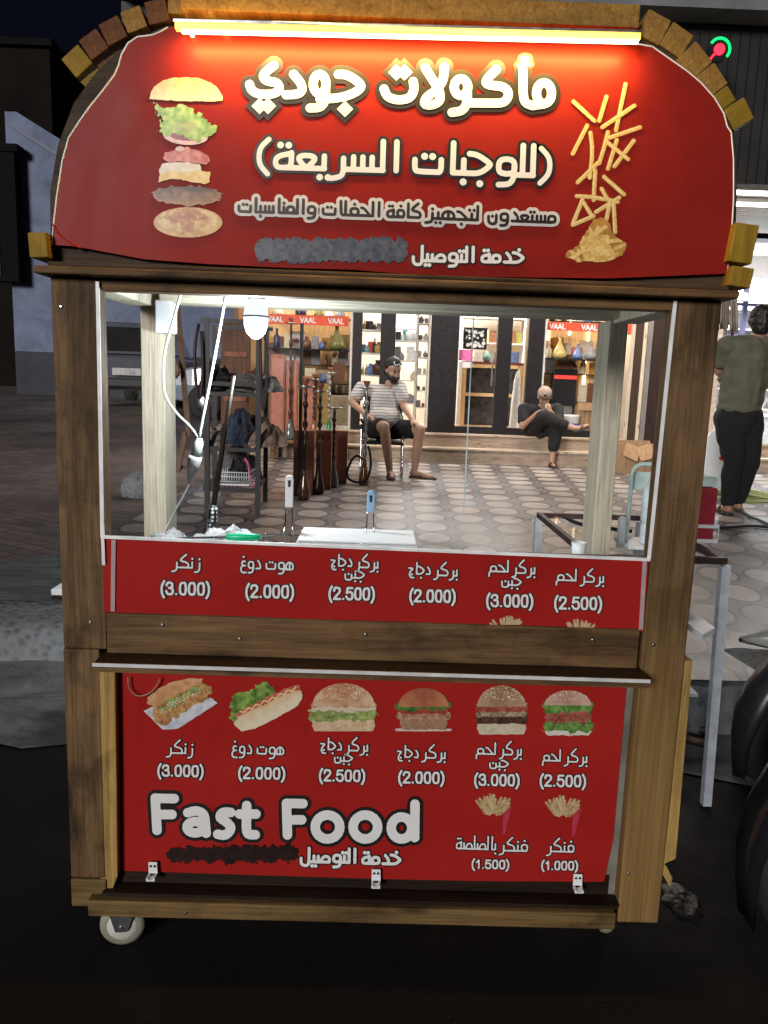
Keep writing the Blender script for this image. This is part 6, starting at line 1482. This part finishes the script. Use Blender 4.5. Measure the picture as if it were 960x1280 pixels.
# hoses on the pavement at the right
gc = MB()
for i in range(5):
    c = onz(912+i*3, 616+i*2, .16+i*.012); gc.tube([(c.x+(.42-.03*i)*math.cos(t), c.y+(.36-.02*i)*math.sin(t), .165+i*.014+.004*math.sin(3*t+i)) for t in np.linspace(0, 2*math.pi, 40)], .011, 6)
tag(gc.build('garden_hose', plain('yellow_green_hose', (.20, .24, .06), .4)), 'coiled yellow green hose on the pavement behind the standing man', 'hose')
tag(MB().tube(spline([onz(x, y, .166) for x, y in ((845, 640), (865, 654), (890, 660), (915, 659), (940, 657), (975, 660))]), .012, 7).build('cable', M['rubber']), 'black cable crossing the pavement in front of the standing man', 'cable')
tag(MB().tube(spline([onz(x, y, .166) for x, y in ((915, 628), (935, 645), (955, 652), (985, 668))]), .011, 7).build('cable', plain('dark_green_cable', (.02, .05, .03), .5)), 'dark green cable trailing from the feet of the standing man', 'cable')
# folding sign board with red oval
ab = thing('folding_sign', 'white rounded folding sign board with a red oval mark near the standing man', 'sign')
Ya = 6.4; p = at(903, 572, Ya)
w_, z0, z1 = .17, .17, at(903, 535, Ya).z
out = [(p.x-w_, z0), (p.x+w_, z0), (p.x+w_, z1-.1)]+[(p.x+w_*math.cos(t), z1-.1+.1*math.sin(t)) for t in np.linspace(.15, math.pi-.15, 9)]+[(p.x-w_, z1-.1)]
MB().prism(out, Ya, Ya+.02).build('board', M['white_plastic'], ab, .004)
q = at(907, 573, Ya); ov = MB().lathe([(.055, 0), (.055, -.003)], (0, 0, 0), 24, 'y').build('red_oval', plain('sign_red', (.6, .03, .03), .4), ab); ov.location = (q.x, Ya-.0005, q.z); ov.scale = (1.25, 1, .62)
I = (Ink(Ya-.006), Ink(Ya-.007)); set_text(latin('H'), (903, 576), (909, 576.2), 5, 1.3, .1, I, rtl=False, h=.3); I[1].build('white_lettering', M['ink_white'], ab)
for s in (-1, 1): MB().bar((p.x+s*w_*.8, Ya+.3, .16), (p.x+s*w_*.7, Ya+.03, z1-.12), .02, .02).build('rear_leg', M['steel'], ab)
# bundle of hookah hoses hanging from the cart side
hh = thing('hose_bundle', 'bundle of grey brown tasselled hoses hanging at the right shop above the standing man', 'hoses'); Yh = 6.9
for i in range(14):
    x = 893+i*2.05; a = at(x, 368, Yh+.03*(i % 3)); b_ = at(x+rng.uniform(-2, 1), 405+rng.uniform(0, 17), Yh+.03*(i % 3))
    MB().tube(spline([a, (a+b_)/2+Vector((.012*math.sin(i*2), 0, 0)), b_]), .016, 6).build('hose', plain(('grey_brown_cord', 'pale_cord', 'dark_cord')[i % 3], ((.18, .14, .11), (.3, .26, .22), (.06, .045, .04))[i % 3], .8), hh)
p, q = at(888, 366, Yh+.03), at(924, 367, Yh+.03); MB().tube([p, q], .012, 8).build('rail', M['steel'], hh); MB().tube([(p+q)/2, Vector(((p.x+q.x)/2, Yh+.03, CZ+.118))], .005, 6).build('hanger', M['steel'], hh)
# cardboard leaning right of the post
kb = thing('crushed_carton', 'open crushed brown carton standing on the pavement right of the steps', 'carton')
Yc = 8.3; a, b_ = at(775, 600, Yc), at(822, 600, Yc); z1 = at(800, 553, Yc).z
for (x0, x1, y0, y1) in ((a.x, b_.x, Yc, Yc+.012), (a.x, b_.x, Yc+.4, Yc+.412)): MB().box(x0, x1, y0, y1, .154, z1-(.0 if y0 > Yc+.1 else .05)).build('side', cbm, kb)
for x in (a.x, b_.x-.012): MB().box(x, x+.012, Yc+.0125, Yc+.3995, .154, z1-.03).build('side', cbm, kb)
for i, (x, an) in enumerate(((a.x+.1, 24), (a.x+.28, -18))): MB().cbox((x, Yc-.06, z1-.12), (.2, .01, .2), (R(-32), R(an), 0)).build('flap', cbm, kb)
# LED roof sign seen past the arch
ls = thing('led_sign', 'round red and green LED sign glowing under the dark canopy at the top right', 'sign'); Yl = 6.2; c = at(899, 62, Yl)
MB().lathe([(.10, 0), (.10, .05)], (c.x, Yl, c.z), 28, 'y').build('housing', M['black_plastic'], ls)
gr = emit('green_led', (.0, 1, .16), 2.2, (.02, .1, .04)); rd = emit('red_led', (1, .02, .05), 2.4, (.1, .02, .02))
def arc(a0, a1, r0, r1, nm, mt, k=18):
    b_ = MB(); vs = []
    for t in np.linspace(R(a0), R(a1), k): vs += [(c.x+r*math.cos(t), Yl-.012, c.z+r*math.sin(t)) for r in (r0, r1)]
    vs += [(x, Yl-.002, z) for x, _, z in vs]; n = 2*k
    b_.add(vs, [(2*i, 2*i+1, 2*i+3, 2*i+2) for i in range(k-1)]+[(2*i+1, n+2*i+1, n+2*i+3, 2*i+3) for i in range(k-1)]); return b_.build(nm, mt, ls)
arc(-40, 150, .082, .104, 'green_ring', gr); arc(0, 360, .001, .05, 'red_disc', rd)
MB().bar((c.x-.04, Yl-.006, c.z-.04), (c.x-.13, Yl-.006, c.z-.15), .012, .02).build('red_light_trail', rd, ls); MB().bar((c.x-.135, Yl-.006, c.z-.155), (c.x-.17, Yl-.006, c.z-.2), .012, .018).build('green_light_trail', gr, ls)  # blurred trail of the sign's light, put in as glowing bars
MB().bar((c.x, Yl+.055, c.z), (c.x, 6.68, c.z), .03, .03).build('bracket', M['black_metal'], ls)

# ================================================================== PEOPLE
def blob(name, balls, chains, mat, parent, voxel=.007, smooth=6, extra=None):
    """union of tapered limbs and balls grown into one continuous surface"""
    b_ = MB()
    for c, r in balls: b_.ball(c, r, 10)
    for ch in chains:
        for (p, r), (q, s) in zip(ch[:-1], ch[1:]):
            p = Vector(p); q = Vector(q); L_ = (q-p).length
            b_.ball(p, r, 8); b_.ball(q, s, 8)
            if L_ > 1e-4: b_.tube([p, q], [r, s], 14)
    if extra: extra(b_)
    o = b_.build('tmp', None); md = o.modifiers.new('r', 'REMESH'); md.mode = 'VOXEL'; md.voxel_size = voxel
    s_ = o.modifiers.new('s', 'SMOOTH'); s_.iterations = smooth; s_.factor = .5
    dg = bpy.context.evaluated_depsgraph_get(); me = bpy.data.meshes.new_from_object(o.evaluated_get(dg)); me.name = name
    bpy.data.objects.remove(o)
    me.polygons.foreach_set('use_smooth', [True]*len(me.polygons)); me.materials.clear(); me.materials.append(mat)
    ob = bpy.data.objects.new(name, me); COL.objects.link(ob); ob.parent = parent; return ob
def head_parts(c, f, up=Vector((0, 0, 1)), k=1.):
    f = Vector(f).normalized(); s = f.cross(up).normalized(); u = s.cross(f); c = Vector(c)
    P_ = lambda a, b_, d: c+f*a*k+s*b_*k+u*d*k
    balls = [(P_(-.02, 0, .035), .086*k), (P_(.015, 0, .04), .080*k), (P_(.03, 0, -.02), .066*k), (P_(.038, 0, -.06), .052*k), (P_(.06, 0, -.085), .030*k),
             (P_(.088, 0, -.028), .016*k), (P_(.095, 0, -.038), .015*k), (P_(.078, .0, .015), .018*k), (P_(.074, .028, .02), .014*k), (P_(.074, -.028, .02), .014*k), (P_(.083, 0, -.07), .013*k),
             (P_(.06, .038, -.025), .026*k), (P_(.06, -.038, -.025), .026*k), (P_(-.005, .078, -.01), .018*k), (P_(-.005, -.078, -.01), .018*k), (P_(-.008, .081, .005), .016*k), (P_(-.008, -.081, .005), .016*k)]
    return balls, P_
def hand_chains(w_, d, n, curl=.5, k=1.):
    """palm and five fingers from the wrist along d, palm facing n"""
    d = Vector(d).normalized(); n = (Vector(n)-d*Vector(n).dot(d)).normalized(); s = d.cross(n); w_ = Vector(w_); out = []
    for j, (off, ln) in enumerate(((-.030, .060), (-.010, .072), (.010, .068), (.028, .052))):
        b0 = w_+d*.02*k+s*off*.6*k; b1 = w_+d*.085*k+s*off*k
        out.append([(b0, .017*k), (b1, .013*k)])
        p = b1; a = curl*.6; ch = [(p, .0105*k)]
        for q, r in ((.45, .0095), (.32, .009), (.25, .008)):
            p = p+(d*math.cos(a)+n*math.sin(a))*ln*q*k*1.05; ch.append((p, r*k)); a += curl*.7
        out.append(ch)
    t0 = w_+d*.025*k-s*.022*k; t1 = t0+(d*.6-s*.8).normalized()*.035*k+n*.008*k; t2 = t1+(d*.85-s*.3+n*.3).normalized()*.03*k; t3 = t2+(d*.9+n*.35).normalized()*.025*k
    out.append([(t0, .015*k), (t1, .0125*k), (t2, .0105*k), (t3, .009*k)]); return out
skin = plain('olive_skin', (.40, .235, .155), .5, var=.12, scale=18); skin2 = plain('tanned_skin', (.36, .20, .13), .5, var=.12, scale=18)
hair_m = plain('black_hair', (.012, .010, .009), .5, var=.4, scale=60, bmp=.5)
dark_cloth = plain('black_cloth', (.008, .0075, .009), .95, var=.3, scale=30, bmp=.3)
m, nt, b = new_mat('striped_tee_cloth'); v = coords(nt)
wvn = N(nt, 'ShaderNodeTexWave'); wvn.bands_direction = 'Z'; wvn.inputs['Scale'].default_value = 9.5; wvn.inputs['Distortion'].default_value = 1.4; wvn.inputs['Detail'].default_value = 1; wvn.inputs['Detail Scale'].default_value = .8
nt.links.new(v, wvn.inputs[0]); nt.links.new(ramp(nt, wvn.outputs['Fac'], [(.12, (.26, .24, .24)), (.3, (.52, .49, .47)), (.8, (.58, .55, .52))]), b.inputs['Base Color']); b.inputs['Roughness'].default_value = .85
bump(nt, b, noise(nt, v, 9, 4, .6, .8), .5, .03); stripe_m = m
def sole(name, heel, toe, mat, par, w_=.042, th=.02):
    heel = Vector(heel); toe = Vector(toe); d = (toe-heel); L_ = d.length; d.normalize(); s = d.cross(Vector((0, 0, 1))).normalized(); u = s.cross(d)
    pts = []
    for t, ww in ((-.04, .5), (.0, .8), (.15, .88), (.45, .85), (.7, 1.08), (.9, .95), (1.03, .5)): pts.append((t*L_, ww*w_))
    vs = [heel+d*a+s*q-u*0 for a, q in pts]+[heel+d*a-s*q for a, q in pts[::-1]]; n = len(vs)
    b_ = MB(); b_.add([p-u*.5*th for p in vs]+[p+u*.5*th for p in vs], [list(range(n))[::-1], list(range(n, 2*n))]+[(i, (i+1) % n, n+(i+1) % n, n+i) for i in range(n)])
    for sg in (-1, 1):
        a = heel+d*L_*.62+u*.045; b_.tube(spline([heel+d*L_*.42+s*sg*w_*.95+u*.01, heel+d*L_*.5+s*sg*w_*.8+u*.05, a, heel+d*L_*.78+u*.012]), .009, 6)
    return b_.build(name, mat, par)
# ---------------------------- man on the chair
man = thing('person', 'bearded man in striped grey tee and black shorts sitting on a chair', 'person')
hp = lambda px, py, Y: at(px, py, Y)
Yh_ = 7.46
hc = hp(491, 464, Yh_-.02); fd = Vector((.52, -.84, -.22))
balls, HP = head_parts(hc, fd)
neck0 = hp(487, 486, Yh_+.05); chest = hp(480, 500, Yh_+.03); belly = hp(481, 522, Yh_-.0); pel = hp(478, 536, Yh_+.02)
sl, sr = hp(453, 485, Yh_+.03), hp(500, 485, Yh_+.05)
el, er = hp(440, 503, Yh_-.05), hp(505, 508, Yh_-.06)
wl, wr = hp(457, 518, Yh_-.22), hp(515, 524, Yh_-.33)
hl, hr = pel+Vector((-.11, .0, .0)), pel+Vector((.11, .0, .0))
kl, kr = hp(480, 533, 7.0), hp(525, 537, 7.1)
al_, ar = hp(487, 588, 7.0), hp(518, 588, 7.12)
tl, tr2 = Vector((hp(490, 600, 6.83).x, 6.83, .185)), Vector((ar.x+.2, 7.02, .185))
al_.z = .245; ar.z = .245
legs = [[(hl, .095), (kl, .062)], [(kl, .060), (kl*.68+al_*.32+Vector((0, .02, 0)), .058), (al_, .038)], [(al_, .038), (al_+Vector((0, .03, -.04)), .034)], [(al_+Vector((0, 0, -.03)), .034), (tl+Vector((0, .03, 0)), .026), (tl, .020)],
        [(hr, .095), (kr, .062)], [(kr, .060), (kr*.68+ar*.32+Vector((0, .02, 0)), .058), (ar, .038)], [(ar, .038), (ar+Vector((-.02, .02, -.04)), .034)], [(ar+Vector((0, 0, -.03)), .034), (tr2+Vector((-.03, .0, 0)), .026), (tr2, .020)]]
arms = [[(sl, .058), (el, .045)], [(el, .044), (wl, .028)], [(sr, .058), (er, .045)], [(er, .044), (wr, .028)]]
hands = hand_chains(wl, (.75, -.6, -.25), (0, 0, -1), .7)+hand_chains(wr, (.55, -.5, -.5), (-.2, .2, -1), .55)
torso = [[(neck0+Vector((0, -.02, .05)), .058), (neck0+Vector((0, 0, -.02)), .062)], [(sl, .06), (neck0+Vector((0, 0, -.05)), .07), (sr, .06)], [(chest, .14), (belly, .155), (pel, .14)]]
blob('body', balls, legs+arms+hands+torso, skin, man)
shirt_b = [(chest+Vector((0, .01, .0)), .152), (belly+Vector((0, -.055, .01)), (.185, .17, .13)), (belly+Vector((0, -.03, -.05)), (.18, .16, .10))]
el_m = sl*.45+el*.55; er_m = sr*.45+er*.55
sh = wrinkle(blob('tee_shirt', shirt_b, [[(sl, .073), (el_m, .068)], [(sr, .073), (er_m, .068)], [(sl, .07), (neck0+Vector((0, .01, -.055)), .08), (sr, .07)], [(chest, .155), (belly, .172)]], stripe_m, man, .009, 5), .012, 7, 1)
so_ = wrinkle(blob('shorts', [(pel, (.19, .17, .12))], [[(hl, .115), (hl*.3+kl*.7, .098)], [(hr, .115), (hr*.3+kr*.7, .098)]], dark_cloth, man, .009, 5), .010, 9, 2)
hb_ = [(HP(-.03, 0, .06), .090), (HP(0, 0, .085), .078), (HP(-.05, 0, .0), .078), (HP(.03, 0, .10), .06), (HP(-.03, .06, .0), .04), (HP(-.03, -.06, .0), .04)]
wrinkle(blob('hair', hb_, [], hair_m, man, .007, 3), .006, 45, 5)
wrinkle(blob('beard', [(HP(.052, 0, -.092), .042), (HP(.03, .05, -.062), .032), (HP(.03, -.05, -.062), .032), (HP(.07, .03, -.065), .024), (HP(.07, -.03, -.065), .024), (HP(.0, .07, -.03), .018), (HP(.0, -.07, -.03), .018), (HP(.091, .018, -.054), .010), (HP(.091, -.018, -.054), .010)], [], hair_m, man, .006, 3), .004, 50, 5)
for s in (-1, 1):
    MB().ball(HP(.084, s*.031, .004), .0095, 8).build('eye', M['ink_black'], man)
    MB().tube([HP(.09, s*.016, .024), HP(.086, s*.045, .026)], .006, 6).build('eyebrow', hair_m, man)
gl_ = MB()
for s in (-1, 1): gl_.lathe([(.019, 0), (.024, .0), (.024, .004), (.019, .004)], (0, 0, 0), 14, 'y')
gl = thing('sunglasses', 'dark sunglasses with pale rims pushed up on the hair of the seated man', 'sunglasses')
for s in (-1, 1):
    ln = MB().lathe([(.001, -.001), (.022, -.001), (.022, .001), (.001, .001)], (0, 0, 0), 16, 'y').build('lens', M['black_gloss'], gl); ln.location = HP(.085, s*.03, .105); ln.rotation_euler = (R(-30), 0, math.atan2(fd.y, fd.x)+R(90))
    rm = MB().tube([(.024*math.cos(t), 0, .024*math.sin(t)) for t in np.linspace(0, 2*math.pi, 18)], .004, 6).build('rim', M['white_plastic'], gl); rm.location = ln.location; rm.rotation_euler = ln.rotation_euler
sdl = plain('brown_sandal_leather', (.05, .03, .022), .6)
for heel, toe, who in ((al_+Vector((0, .05, -.08)), tl+Vector((0, -.03, -.02)), 'left'), (ar+Vector((-.04, .03, -.08)), tr2+Vector((.03, -.01, -.02)), 'right')):
    heel = Vector((heel.x, heel.y, .166)); toe = Vector((toe.x, toe.y, .166)); sole('sandal', heel, toe, sdl, man)
# his chair
ch = thing('chair', 'metal chair with black seat and chrome legs under the seated man', 'chair')
sz_ = pel.z-.125; cxm = pel.x
MB().box(cxm-.23, cxm+.23, 7.16, 7.62, sz_-.035, sz_).build('seat', M['black_plastic'], ch, .012)
MB().cbox((cxm, 7.69, sz_+.33), (.44, .03, .36), (R(-10), 0, 0)).build('backrest', M['black_plastic'], ch, .01)
for s in (-1, 1):
    MB().tube(spline([(cxm+s*.235, 7.58, .165), (cxm+s*.235, 7.62, sz_-.02), (cxm+s*.225, 7.72, sz_+.52)]), .012, 8).build('rear_leg', M['chrome'], ch)
    MB().tube(spline([(cxm+s*.235, 7.6, .166), (cxm+s*.235, 7.2, .166), (cxm+s*.235, 7.14, .19), (cxm+s*.235, 7.22, sz_-.05), (cxm+s*.235, 7.24, sz_+.17), (cxm+s*.235, 7.3, sz_+.2), (cxm+s*.235, 7.64, sz_+.22)]), .012, 8).build('front_leg', M['chrome'], ch)
    MB().box(cxm+s*.235-.022, cxm+s*.235+.022, 7.26, 7.56, sz_+.213, sz_+.235).build('armrest', M['black_plastic'], ch, .006)
# ---------------------------- man on the steps
m2_ = thing('person', 'man in black with a beige cap sitting cross-legged on the shop step', 'person')
Yb = 9.34
hc = hp(680.5, 497, Yb-.16); fd2 = Vector((-.12, -.86, -.5))
balls, HP = head_parts(hc, fd2)
neck0 = hp(677, 509, Yb-.06); chest = hp(675, 522, Yb-.02); pel = Vector((hp(674, 546, Yb).x, Yb, .532+.11))
sl, sr = hp(656, 512, Yb-.05), hp(695, 512, Yb-.05)
el, er = hp(653, 533, Yb-.2), hp(700, 529, Yb-.24)
wl, wr = hp(671, 517, Yb-.42), hp(688, 514, Yb-.42)
hl, hr = pel+Vector((-.1, 0, 0)), pel+Vector((.1, 0, 0))
kd = hp(696, 527, Yb-.42); fdn = Vector((hp(690, 580, 8.86).x, 8.88, .235))
kc = hp(679, 521, Yb-.44); fc = hp(717, 535, Yb-.58)
legs2 = [[(hr, .095), (kd, .062)], [(kd, .06), (kd*.68+fdn*.32, .055), (fdn, .037)], [(fdn, .037), (fdn+Vector((0, .02, -.035)), .034), (fdn+Vector((0, -.1, -.045)), .024), (fdn+Vector((0, -.15, -.05)), .019)],
         [(hl, .095), (kc, .066)], [(kc, .064), (kc*.6+fc*.4, .056), (fc, .038)], [(fc, .036), (fc+Vector((.06, -.05, .0)), .032), (fc+Vector((.16, -.08, .045)), .022)]]
arms2 = [[(sl, .056), (el, .044)], [(el, .042), (wl, .028)], [(sr, .056), (er, .044)], [(er, .042), (wr, .028)]]
hands2 = hand_chains(wl, (.8, -.3, .35), (.2, .9, .2), .9)+hand_chains(wr, (-.6, -.2, .6), (-.2, .9, -.2), .9)
blob('body', balls, legs2+arms2+hands2+[[(HP(-.02, 0, -.08), .05), (neck0, .058)], [(sl, .06), (neck0+Vector((0, 0, -.04)), .066), (sr, .06)], [(chest, .13), (pel, .13)]], skin2, m2_)
el_m = sl*.4+el*.6; er_m = sr*.4+er*.6
wrinkle(blob('tee_shirt', [(chest, .148)], [[(sl, .088), (el_m, .072)], [(sr, .088), (er_m, .072)], [(sl, .068), (neck0+Vector((0, 0, -.05)), .074), (sr, .068)], [(chest, .165), (pel+Vector((0, 0, .03)), .18)]], plain('faded_black_tee', (.011, .011, .014), .95, var=.3, scale=20, bmp=.3), m2_, .009, 5), .013, 7, 3)
wrinkle(blob('trousers', [(pel, (.19, .17, .12))], [[(hr, .13), (kd, .092), (kd*.35+fdn*.65, .07)], [(hl, .13), (kc, .095), (kc*.3+fc*.7, .066)]], dark_cloth, m2_, .009, 5), .012, 8, 4)
wrinkle(blob('hair', [(HP(-.03, 0, .05), .088), (HP(-.05, 0, .0), .078), (HP(-.03, .06, .0), .036), (HP(-.03, -.06, .0), .036)], [], hair_m, m2_, .007, 3), .006, 45, 5)
cap = blob('cap', [(HP(-.015, 0, .062), .098), (HP(.0, 0, .07), .092)], [], plain('beige_cap_cloth', (.32, .24, .19), .8, bmp=.3), m2_, .007, 3)
vz = MB(); vzp = []
MB().tube(spline([HP(.07, -.06, .05), HP(.105, -.03, .055), HP(.115, 0, .057), HP(.105, .03, .055), HP(.07, .06, .05)]), .014, 8).build('cap_band', plain('cap_opening_dark', (.06, .04, .03), .8), m2_)
MB().ball(HP(.085, 0, .085), (.02, .012, .02), 8).build('cap_gap', M['ink_black'], m2_)
for s in (-1, 1): MB().ball(HP(.084, s*.031, .004), .009, 8).build('eye', M['ink_black'], m2_)
ph = thing('phone', 'black phone held up in the hands of the man on the step', 'phone'); pc = (wl+wr)/2+Vector((.0, -.03, .065))
MB().cbox(pc, (.075, .009, .15), (R(-25), R(20), 0)).build('case', M['black_plastic'], ph, .004)
sdm = plain('dark_sandal_leather', (.035, .03, .028), .6)
sole('sandal', Vector((fdn.x, fdn.y+.06, .166)), Vector((fdn.x, fdn.y-.18, .166)), sdm, m2_)
sole('sandal', fc+Vector((-.0, -.03, -.045)), fc+Vector((.21, -.1, .02)), sdm, m2_)
# ---------------------------- man standing on the right, seen from behind
m3_ = thing('person', 'man in olive tee and black trousers standing with his back turned', 'person')
Ys = 5.2
hc = hp(951, 404, Ys-.0); fd3 = Vector((.35, .93, -.1))
balls, HP = head_parts(hc, fd3)
neck0 = hp(945, 424, Ys); chest = hp(936, 450, Ys); waist = hp(926, 498, Ys); pel = hp(924, 521, Ys)
sl, sr = hp(908, 432, Ys), hp(968, 432, Ys+.02)
el, er = hp(898, 462, Ys+.12), hp(984, 470, Ys+.1)
wl, wr = hp(902, 470, Ys+.36), hp(978, 490, Ys+.32)
hl, hr = pel+Vector((-.10, 0, -.02)), pel+Vector((.09, 0, -.02))
kl, kr = hp(917, 575, Ys-.03), hp(936, 578, Ys+.08)
al_, ar = Vector((hp(909, 636, Ys).x, Ys+.0, .24)), Vector((hp(921, 630, Ys+.25).x, Ys+.24, .235))
tl, tr2 = al_+Vector((-.02, .16, -.055)), ar+Vector((.06, .16, -.05))
legs3 = [[(hl, .085), (kl, .058)], [(kl, .056), (kl*.65+al_*.35, .05), (al_, .04)], [(al_, .04), (al_+Vector((0, -.03, -.035)), .036), (al_+Vector((0, .06, -.045)), .032), (tl, .021)],
         [(hr, .085), (kr, .058)], [(kr, .056), (kr*.65+ar*.35, .05), (ar, .04)], [(ar, .04), (ar+Vector((0, -.03, -.035)), .036), (ar+Vector((.02, .06, -.04)), .032), (tr2, .021)]]
arms3 = [[(sl, .06), (el, .046)], [(el, .044), (wl, .03)], [(sr, .06), (er, .046)], [(er, .044), (wr, .03)]]
hands3 = hand_chains(wl, (.3, .9, -.1), (.6, 0, -.6), .5)+hand_chains(wr, (-.2, .9, -.2), (-.6, 0, -.6), .5)
blob('body', balls, legs3+arms3+hands3+[[(HP(-.02, 0, -.09), .056), (neck0, .062)], [(sl, .062), (neck0+Vector((0, 0, -.03)), .07), (sr, .062)], [(chest, .105), (waist, .10), (pel, .11)]], skin2, m3_)
el_m = sl*.35+el*.65; er_m = sr*.35+er*.65
olive = plain('olive_tee_cloth', (.105, .102, .068), .9, var=.2, scale=10, bmp=.4)
wrinkle(blob('tee_shirt', [(chest, (.2, .15, .19)), ((chest+waist)/2, (.19, .15, .2)), (waist, (.18, .15, .14)), (waist+Vector((-.01, 0, -.08)), (.178, .145, .08))], [[(sl, .076), (el_m, .068)], [(sr, .076), (er_m, .068)], [(sl, .072), (neck0+Vector((0, 0, -.05)), .085), (sr, .072)], [(chest, .15), (waist, .148)], [(chest+Vector((-.09, 0, .04)), .10), (waist+Vector((-.065, 0, -.04)), .11)], [(chest+Vector((.09, 0, .04)), .10), (waist+Vector((.065, 0, -.04)), .11)]], olive, m3_, .009, 5), .013, 7, 3)
wrinkle(blob('trousers', [(pel, (.18, .15, .14)), ((hl+hr)/2+Vector((0, 0, -.05)), (.12, .12, .10))], [[(hl, .115), (kl, .085), (kl*.1+al_*.9, .058)], [(hr, .115), (kr, .085), (kr*.1+ar*.9, .058)]], dark_cloth, m3_, .009, 5), .012, 8, 4)
wrinkle(blob('hair', [(HP(-.03, 0, .055), .092), (HP(-.045, 0, .0), .084), (HP(-.05, 0, -.04), .07), (HP(0, 0, .08), .082), (HP(-.02, .05, .02), .05), (HP(-.02, -.05, .02), .05)], [], hair_m, m3_, .007, 3), .006, 45, 5)
for s in (-1, 1): MB().ball(HP(.084, s*.031, .004), .009, 8).build('eye', M['ink_black'], m3_)
for a_, t_ in ((al_, tl), (ar, tr2)): sole('sandal', Vector((a_.x, a_.y-.06, .167)), Vector((t_.x, t_.y+.04, .167)), sdm, m3_)
